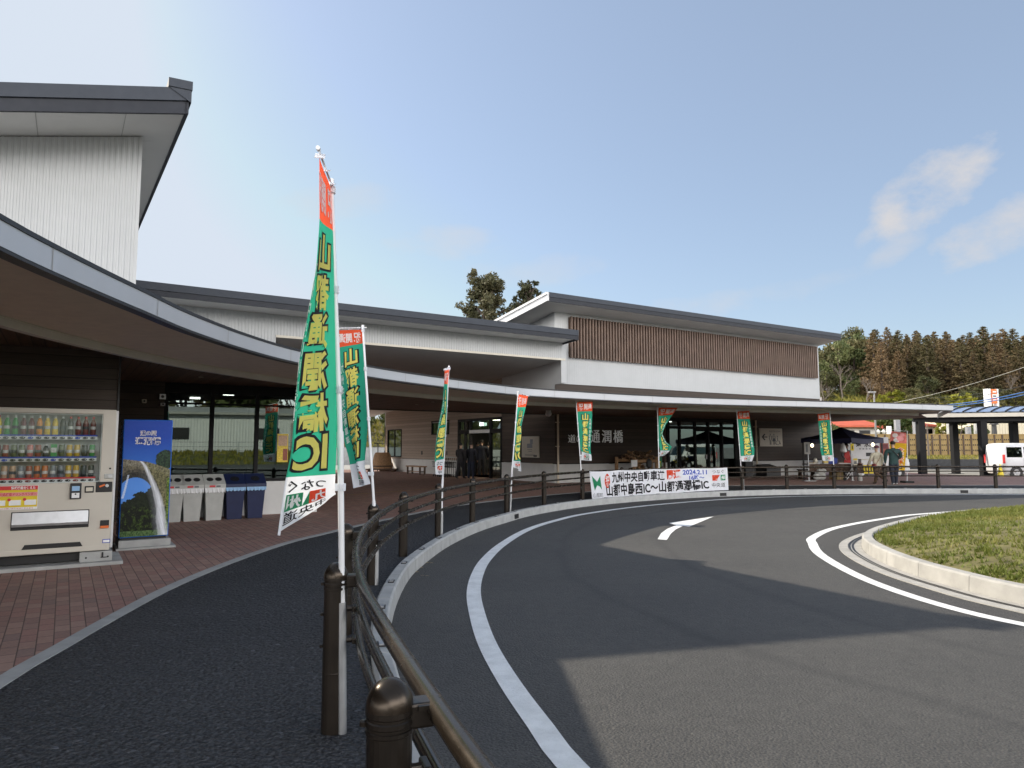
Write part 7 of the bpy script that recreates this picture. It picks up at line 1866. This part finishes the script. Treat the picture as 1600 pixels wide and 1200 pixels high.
# signs, lamp pole, cables
p0, p1, p2 = AT(1541, 608, 74), AT(1556, 608, 74), AT(1546, 608, 74); sg = thing('roadside_sign', 'tall white roadside sign with red panel above the shelter roof', 'sign', (p1[0], 74, 0)); zs = lambda y: AT(1548, y, 74)[2]
m = MB(); m.box(p0[0], p2[0], 73.8, 74.5, 0, zs(607.5)); m.box(p1[0] - .12, p1[0] + .12, 73.8, 74.4, 0, zs(608)); m.build('post', 'white_plastic', sg); m = MB(); m.box(p2[0] + .02, p1[0] - .12, 73.7, 74.3, zs(630.5), zs(608.5), 0); m.box(p2[0] + .05, p1[0] - .15, 73.68, 73.7, zs(622), zs(616.5), 1); m.box(p2[0] + .12, p1[0] - .22, 73.67, 73.68, zs(620.5), zs(618), 2)
for k in range(2): m.box(p2[0] + .12, p1[0] - .22, 73.68, 73.7, zs(613.5 + 13 * k), zs(611.5 + 13 * k), 1 if k == 0 else 1)
m.build('panel', ['orange_plastic', 'ink_white', 'ink_grey'], sg)
p = AT(1369, 690, 46); lp = thing('lamp_post', 'thin grey lamp post rising behind the tent past the canopy edge', 'lamp post', (p[0], 46, 0)); m = MB(); m.tube([(p[0], 46, 0), (p[0], 46, AT(1367, 613, 46)[2])], [.07, .05], 8); m.build('pole', 'concrete_dark', lp); m = MB(); q = AT(1366, 613, 46); m.bbox(q[0] - .35, q[0] + .08, 45.9, 46.1, q[2] - .04, q[2] + .06, .02); m.build('lamp_head', 'concrete_dark', lp)
random.seed(2)
for k, (a, b, sag, r, mt, lb) in enumerate((((1300, 642, 84), (1660, 552, 62), .9, .02, 'cable_pale', 'pale overhead cable crossing high in front of the cedars'), ((1420, 632, 84), (1660, 582, 66), .7, .02, 'cable_black', 'dark overhead cable crossing low in front of the cedars'), ((1420, 622, 86), (1660, 588, 70), .6, .018, 'cable_black', 'thin dark cable in front of the cedars, above the blue pair'), ((1440, 634, 84), (1660, 597, 60), .5, .05, 'cable_blue', 'upper thick blue sheathed cable behind the orange sign'), ((1440, 636, 84), (1660, 602, 60), .5, .045, 'cable_blue', 'lower thick blue sheathed cable behind the orange sign'))):
    if mt == 'cable_pale': plain('cable_pale', (.4, .4, .36), .6)
    A, B = Vector(AT(*a)), Vector(AT(*b)); m = MB(); m.tube([A.lerp(B, s) - Vector((0, 0, sag * 4 * s * (1 - s))) for s in np.linspace(0, 1, 24)], r, 5); o = m.build('overhead_cable', mt); tag(o, lb, 'cable')
for px, Y, H, lb in ((1285, 84, 7.5, 'utility pole hidden behind the right hall'), (1664, 61, 12.5, 'utility pole just outside the right edge of the photo')):
    p = AT(px, 690, Y); t = thing('utility_pole', lb, 'pole', (p[0], Y, 0)); m = MB(); m.tube([(p[0], Y, 0), (p[0], Y, H)], [.17, .11], 10); m.build('pole', 'concrete', t); m = MB(); m.box(p[0] - .9, p[0] + .9, Y - .05, Y + .05, H - 1, H - .88); m.build('crossarm', 'steel', t)
# ------------------------------------------------------------------ beyond the walkway
cy = MB(); cy.add([(x, y, PATH_Z + .006) for x, y in [W(4, 45)[:2], W(20, 45)[:2], W(44, 58)[:2], W(-6, 58)[:2]]], [(0, 1, 2, 3)]); tag(cy.build('back_yard', 'concrete_warm'), kind='structure')
wq0, wq1 = W(2, 58), W(44, 58); t = thing('block_wall', 'grey block wall seen through the walkway', 'wall', (wq0[0], wq0[1], .1)); m = MB(); m.obb((wq0[0], wq0[1], .75), (wq1[0], wq1[1], .75), .2, 1.5); m.obb((wq0[0], wq0[1], 1.53), (wq1[0], wq1[1], 1.53), .26, .06, 1); m.build('wall', ['concrete', 'concrete_dark'], t)
bk_ = MB(); q = [W(-8, 58.2), W(50, 58.2), W(50, 75), W(-8, 75)]; bk_.add([(q[0][0], q[0][1], 1.3), (q[1][0], q[1][1], 1.3), (q[2][0], q[2][1], 4.6), (q[3][0], q[3][1], 4.6)], [(0, 1, 2, 3)]); tag(bk_.build('bank', 'hill_soil'), kind='structure')
V = []; Fc = []; n = 0
for _ in range(7000):
    a_, b_ = rng.uniform(-6, 40), rng.uniform(59, 75); x, y, _z = W(a_, b_); z = 1.3 + (b_ - 59) / 16 * 3.3; h = rng.uniform(.15, .5); w = .15; an = rng.random() * 6.28
    V += [(x - math.cos(an) * w, y - math.sin(an) * w, z), (x + math.cos(an) * w, y + math.sin(an) * w, z), (x, y, z + h)]; Fc.append([n, n + 1, n + 2]); n += 3
tag(np_obj('bank_grass', V, Fc, ['slope_leaf']), 'yellow green grass on the bank behind the walkway', 'grass', kind='stuff')
for k, (a_, b_, w, h, me) in enumerate(((4, 64, 4.5, 5.5, br2), (8, 66, 5, 6.0, bro[0]), (12, 65, 4.5, 5.0, br2), (16, 67, 5, 6.2, bro[2]), (0, 66, 5, 6, bro[0]), (-4, 65, 5, 6, br2), (6, 61.5, 2.4, 2.2, sh_[0]), (11, 61.5, 2.6, 2.4, bro[1]), (20, 65, 5, 6, br2), (24, 66, 5.5, 7, bro[0]), (28, 64, 5, 6.4, br2), (32, 66, 6, 7.2, bro[2]), (36, 65, 5, 6.5, br2), (26, 61, 2.2, 2.0, bro[1]))):
    x, y, _z = W(a_, b_); put('bank_tree', me, (x, y, 1.3 + (b_ - 59) / 16 * 3.3 - .3), w, h, 'dark green tree on the bank seen through the walkway', 'tree', 'trees on the bank behind the walkway')
p = G(590, 736, .1); t = thing('thin_post', 'thin dark post with a crossbar beyond the walkway', 'post', p); m = MB(); m.tube([p, (p[0], p[1], 1.8)], .03, 6); m.tube([(p[0] - .25, p[1], 1.8), (p[0] + .25, p[1], 1.8)], .025, 6); m.build('pole', 'dark_steel', t)
# ------------------------------------------------------------------ the other side of the road, seen in the window glass
wh = thing('warehouse', 'long white warehouse across the road, reflected in the shop windows', 'building', (41, -40, 1)); wr = Matrix.Rotation(R(43), 4, 'Z')


def place_rot(o, loc, rot): o.location = loc; o.rotation_euler = (0, 0, rot); return o


wh.rotation_euler = (0, 0, R(43)); ORG[wh.name] = (0, 0, 1)
m = MB(); ribbed(m, -24, 24, 8, 1, 5.0, .3, .04); m.v = [(x, 16 - y, z) for x, y, z in m.v]; m.build('wall', 'white_paint', wh)
m = MB(); m.ext([(8.6, 5.0), (8.6, 5.25), (0, 6.2), (-8.6, 5.25), (-8.6, 5.0)], 0, -24.5, 24.5); m.build('roof', 'strip_grey', wh)
m = MB(); m.box(-24, 24, -8, 7.9, 1, 5.0); m.build('shell', 'white_paint', wh)
for x in (-18, -10, -2, 7, 15):
    m = MB(); m.box(x - 1.2, x + 1.2, 8.0, 8.12, 2.4, 3.6); f = m.build('window', 'dark_steel', wh); m = MB(); m.box(x - 1.1, x + 1.1, 8.1, 8.14, 2.5, 3.5); m.build('pane', 'black', f)
m = MB(); m.box(9.4, 12.6, 8.0, 8.1, 1, 4.2); m.build('shutter_door', 'strip_grey', wh)
bkm = MB(); cs, sn = math.cos(R(43)), math.sin(R(43)); RW = lambda x, y, z: (41 + x * cs - y * sn, -40 + x * sn + y * cs, z)
bkm.add([RW(-60, 9, 1.05), RW(60, 9, 1.05), RW(60, 14, .9), RW(-60, 14, .9), RW(60, 22, .0), RW(-60, 22, .0)], [(0, 1, 2, 3), (3, 2, 4, 5)]); tag(bkm.build('roadside_bank', 'olive_ground' if 'olive_ground' in MATS else plain('olive_ground', (.1, .1, .035), .9, 0, .4, 1.5) and 'olive_ground'), kind='structure')
V = []; Fc = []; n = 0
for _ in range(8000):
    x, y, z = RW(rng.uniform(-50, 50), rng.uniform(9, 22), 0); yy = rng.random(); h = rng.uniform(.1, .4); w = .14; an = rng.random() * 6.28
    xl = (x - 41) * cs + (y + 40) * sn; yl_ = -(x - 41) * sn + (y + 40) * cs; z = float(np.interp(yl_, [9, 14, 22], [1.05, .9, 0]))
    V += [(x - math.cos(an) * w, y - math.sin(an) * w, z), (x + math.cos(an) * w, y + math.sin(an) * w, z), (x, y, z + h)]; Fc.append([n, n + 1, n + 2]); n += 3
tag(np_obj('bank_grass', V, Fc, ['slope_leaf']), 'yellow green grass on the bank across the road', 'grass', kind='stuff')
ft = thing('mesh_fence', 'wire mesh fence on the grass bank across the road', 'fence', RW(0, 15, .9))
for k in range(25):
    q = RW(-48 + k * 4, 14.5, .9); m = MB(); m.tube([q, (q[0], q[1], 2.1)], .035, 6); m.build('post', 'steel', ft)
m = MB()
for z in (1.2, 1.6, 2.05): m.tube([RW(-48, 14.5, z), RW(48, 14.5, z)], .015, 5)
m.build('wire', 'dark_steel', ft)
random.seed(9)
for k in range(26):
    x = -66 + k * 5 + random.uniform(-1.5, 1.5); q = RW(x, -13 - random.uniform(0, 8), .5); h = random.uniform(13, 19)
    put('wood_tree', (bro + [br2])[k % 5], q, h * .75, h, 'dark tree behind the warehouse across the road, seen only in reflections', 'tree', 'trees behind the warehouse')

# ------------------------------------------------------------------ people
def person(label, loc, face, H, top, legs, skin=(.5, .33, .24), hair=(.015, .012, .01), pose=None, shoes=(.02, .02, .02), hat=None, group=None, extra=None, coat=0.):
    """one continuous skinned body facing +y, turned to `face`"""
    k = H / 1.72; pose = pose or {}
    t = local('person', label, 'person', loc, face, group)
    P = {}; E_ = []; Rr = {}

    def j(n, x, y, z, r, par=None, r2=None):
        P[n] = Vector((x, y, z)) * k; Rr[n] = (r * k, (r2 or r) * k)
        if par: E_.append((par, n))
    lean = pose.get('lean', 0.); wd = pose.get('width', 1.)
    j('pelvis', 0, 0, .93, .135 * wd, None, .10); j('waist', 0, lean * .25, 1.07, .125 * wd, 'pelvis', .095); j('chest', 0, lean * .7, 1.28, .155 * wd, 'waist', .11); j('neck', 0, lean, 1.455, .055, 'chest'); j('jaw', 0, lean + .025, 1.545, .062, 'neck', .07); j('head', 0, lean + .01, 1.635, .078, 'jaw', .088); j('crown', 0, lean, 1.70, .05, 'head')
    j('nose', 0, lean + .105, 1.60, .013, 'head')
    for s, n in ((-1, 'l'), (1, 'r')):
        st = pose.get('step', 0.) * s; kn = pose.get('knee', 0.) if s < 0 else 0.
        j('hip' + n, .09 * s, 0, .88, .098 * wd, 'pelvis'); j('knee' + n, .10 * s, st * .45 + .02 + kn * .3, .49 + kn * .05, .068 * wd, 'hip' + n); j('ankle' + n, .10 * s, st - .02 - kn * .6, .095 + kn * .3, .05 * wd, 'knee' + n); j('heel' + n, .10 * s, st - .05 - kn * .68, .045 + kn * .3, .036, 'ankle' + n); j('toe' + n, .115 * s, st + .14 - kn * .5, .035 + kn * .1, .034, 'heel' + n)
        a = pose.get('arm' + n, (.0, .0)); sh = Vector((.175 * s * wd, lean * .85, 1.375)); el = sh + Vector((.05 * s, a[0] * .22, -.27 + abs(a[0]) * .05)); wr = el + Vector((-.01 * s + a[1] * -.12 * s, .05 + a[0] * .2 + a[1] * .2, -.235 + a[1] * .22))
        j('sh' + n, *sh, .066 * wd, 'chest'); j('el' + n, *el, .056 * wd, 'sh' + n); j('wr' + n, *wr, .036 * wd, 'el' + n)
        d = (wr - el).normalized(); pm_ = wr + d * .065; j('palm' + n, *pm_, .028, 'wr' + n, .036)
        for q in range(4):
            o = Vector((0, (q - 1.5) * .019, 0)); L = (.062, .072, .068, .052)[q]; p1 = pm_ + o + d * .035; p2 = p1 + d * L * .5 + Vector((-.008 * s, 0, 0)); p3 = p2 + d * L * .45 + Vector((-.018 * s, 0, .004)); j(f'f{q}a' + n, *p1, .0095, 'palm' + n); j(f'f{q}b' + n, *p2, .0085, f'f{q}a' + n); j(f'f{q}c' + n, *p3, .007, f'f{q}b' + n)
        p1 = wr + d * .05 + Vector((-.008 * s, .032, 0)); p2 = p1 + d * .04 + Vector((-.012 * s, .012, 0)); j('ta' + n, *p1, .011, 'wr' + n); j('tb' + n, *p2, .009, 'ta' + n)
    names = list(P); idx = {n: i for i, n in enumerate(names)}
    me = bpy.data.meshes.new('body'); me.from_pydata([P[n][:] for n in names], [(idx[a], idx[b]) for a, b in E_], [])
    o = bpy.data.objects.new('body', me); COL.objects.link(o); md = o.modifiers.new('skin', 'SKIN'); md.use_smooth_shade = True
    if not me.skin_vertices: me.skin_vertices.new() if hasattr(me.skin_vertices, 'new') else None
    for i, n in enumerate(names): sv = me.skin_vertices[0].data[i]; sv.radius = Rr[n]; sv.use_root = (i == 0)
    sb = o.modifiers.new('sub', 'SUBSURF'); sb.levels = sb.render_levels = 1
    dg = bpy.context.evaluated_depsgraph_get(); dg.update(); nm = bpy.data.meshes.new_from_object(o.evaluated_get(dg)); bpy.data.objects.remove(o)
    nm.name = 'body'; nm.materials.clear(); ml = []
    for nn_, c in (('skin', skin), ('top', top), ('legs', legs), ('shoe', shoes), ('lip', (.35, .14, .11)), ('eye', (.02, .015, .015))):
        key = 'wear_' + '_'.join('%.3f' % x for x in c); plain(key, c, .8, 0, .14, 14, .25, 90); nm.materials.append(M_(key))
    names_l = names; pts = np.array([P[n][:] for n in names]); lab_ = []
    for n in names:
        if n in ('neck', 'jaw', 'head', 'crown', 'nose') or n.startswith(('palm', 'f', 't')) and not n.startswith('toe'): lab_.append(0)
        elif n.startswith(('heel', 'toe')): lab_.append(3)
        elif n.startswith(('hip', 'knee', 'ankle')) or n == 'pelvis': lab_.append(2)
        else: lab_.append(1)
    for p in nm.polygons:
        c = np.array(p.center[:]); d_ = np.linalg.norm(pts - c, axis=1) - np.array([Rr[n][0] * .6 for n in names]); q = lab_[int(np.argmin(d_))]
        if q == 0 and c[2] < 1.47 * k and abs(c[0]) < .12 * k and c[2] > 1.2 * k: q = 1
        if q == 2 and c[2] > (.86 - coat) * k: q = 1
        if q == 0 and c[1] > (lean + .05) * k and abs(c[2] - 1.555 * k) < .009 * k and abs(c[0]) < .026 * k: q = 4
        if q == 0 and c[1] > (lean + .05) * k and abs(c[2] - 1.632 * k) < .012 * k and .02 * k < abs(c[0]) < .05 * k: q = 5
        p.material_index = q; p.use_smooth = True
    b = bpy.data.objects.new('body', nm); COL.objects.link(b); b.parent = t; ORG[b.name] = (0, 0, 0)
    key = 'hair_' + '_'.join('%.3f' % x for x in (hat or hair)); plain(key, hat or hair, .7, 0, .3, 40, .5, 150)
    m = MB(); hc = Vector((0, lean - .008, 1.655)) * k; n_, m_ = 16, 10
    for i in range(m_ + 1):
        ph = math.pi * (.0 + .62 * i / m_)
        for q in range(n_):
            u = 2 * math.pi * q / n_; front = max(0, math.sin(u)); cut = ph * (1 - .36 * front) if not hat else ph * (.86 - .1 * front); r = .103 if not hat else .118
            m.v.append((hc.x + r * .92 * k * math.sin(cut) * math.cos(u), hc.y + r * 1.06 * k * math.sin(cut) * math.sin(u), hc.z + r * .98 * k * math.cos(cut)))
    for i in range(m_):
        for q in range(n_): m.f.append([i * n_ + q, i * n_ + (q + 1) % n_, (i + 1) * n_ + (q + 1) % n_, (i + 1) * n_ + q]); m.m.append(0)
    m.build('hat' if hat else 'hair', key, t, True)
    for s in (-1, 1):
        m = MB(); m.ball((s * .083 * k, (lean + .005) * k, 1.605 * k), .012 * k, .022 * k, .034 * k, 0, 8, 6); m.build('ear', nm.materials[0].name, t, True)
    if extra: extra(t, k)
    return t


def toward(dx, dy): return math.atan2(-dx, dy)


def shoulder_bag(t, k):
    m = MB(); m.tube([Vector(p) * k for p in ((.16, -.02, 1.42), (.06, -.17, 1.3), (-.1, -.18, 1.08), (-.2, -.12, .92))], .012 * k, 6); m.tube([Vector(p) * k for p in ((.16, -.02, 1.42), (.05, .15, 1.3), (-.12, .15, 1.05), (-.21, -.05, .92))], .012 * k, 6); m.build('bag_strap', 'wood_log', t)
    m = MB(); m.bbox(-.31 * k, -.17 * k, -.17 * k, .05 * k, .74 * k, .93 * k, .05 * k); m.build('shoulder_bag', 'leather_red', t, True)
    m = MB()
    for z in (1.0, 1.1, 1.2, 1.3): m.lathe([(.175 * k, z * k - .004), (.18 * k, z * k), (.175 * k, z * k + .004)], (0, 0, 0), 16)
    m.v = [(x, y * .72, z) for x, y, z in m.v]; m.build('quilt_seam', 'sign_cream', t)


def sling(t, k):
    m = MB(); m.tube([Vector(p) * k for p in ((-.17, -.02, 1.43), (-.05, -.16, 1.33), (.1, -.16, 1.16), (.18, -.12, 1.04))], .02 * k, 6); m.build('sling_strap', 'black', t)


x, y, _ = G(1372, 756.5, .1)
person('woman in plum hat and cream quilted coat with dark red shoulder bag', (x, y, .1), toward(-.35, 1), 1.52, (.58, .54, .42), (.09, .055, .03), hat=(.13, .04, .06), pose={'step': .26, 'knee': .45, 'width': 1.38, 'arml': (.35, .25), 'armr': (-.2, .15)}, extra=shoulder_bag, coat=.06)
x, y, _ = G(1398, 757.5, .1)
person('man in a dark green jacket and navy trousers seen from behind beside the woman', (x, y, .1), toward(.1, 1), 1.7, (.018, .05, .048), (.012, .016, .03), shoes=(.6, .6, .6), pose={'step': .1, 'width': 1.42, 'armr': (.15, .6), 'arml': (.1, .1)}, extra=sling, coat=.05)


def apron(t, k):
    m = MB(); m.v = [tuple(Vector(p) * k) for p in ((-.1, .135, 1.36), (.1, .135, 1.36), (.15, .15, 1.05), (-.15, .15, 1.05), (.17, .15, .62), (-.17, .15, .62))]; m.f = [[0, 1, 2, 3], [3, 2, 4, 5]]; m.m = [0, 0]; m.v += [(a, b + .012, c) for a, b, c in m.v]; m.f += [[9, 8, 7, 6], [11, 10, 8, 9]]; m.m += [0, 0]; m.build('apron', 'red_plastic', t)


x = AT(1324, 735, 33.6)[0]
person('stall vendor in grey with a red apron behind the left stall table', (x, 33.6, .1), toward(-.3, -1), 1.62, (.14, .15, .17), (.04, .04, .05), pose={'lean': .06, 'arml': (.4, .6), 'armr': (.4, .5)}, extra=apron)
random.seed(1)
for (px, py, H, tp, lg, dx, wd, lb, ps) in ((719.5, 748, 1.66, (.022, .02, .022), (.02, .02, .024), .9, 1.42, 'person in dark clothes at the left of the doorway queue, feet apart', {'step': .16}),
                                      (736, 748, 1.68, (.02, .022, .03), (.018, .024, .045), .6, 1.42, 'person in dark jacket and dark blue trousers, second in the doorway queue', {'step': .05}),
                                      (752.5, 744, 1.84, (.018, .02, .03), (.03, .028, .03), .1, 1.5, 'tall broad person in the middle of the doorway, head under the lamps', {'step': .04}),
                                      (746, 742.5, 1.72, (.03, .026, .026), (.02, .02, .02), .2, 1.25, 'person half hidden behind the tall one in the doorway', {}),
                                      (763, 743, 1.70, (.05, .045, .04), (.03, .03, .03), -.4, 1.25, 'person at the right side of the doorway turned to the inside', {})):
    x, y, _ = G(px, py, .1); person(lb, (x, y, .1), toward(dx, 1), H, tp, lg, pose=dict(ps, width=wd, arml=(.2, .3), armr=(.1, .2)), group=None)
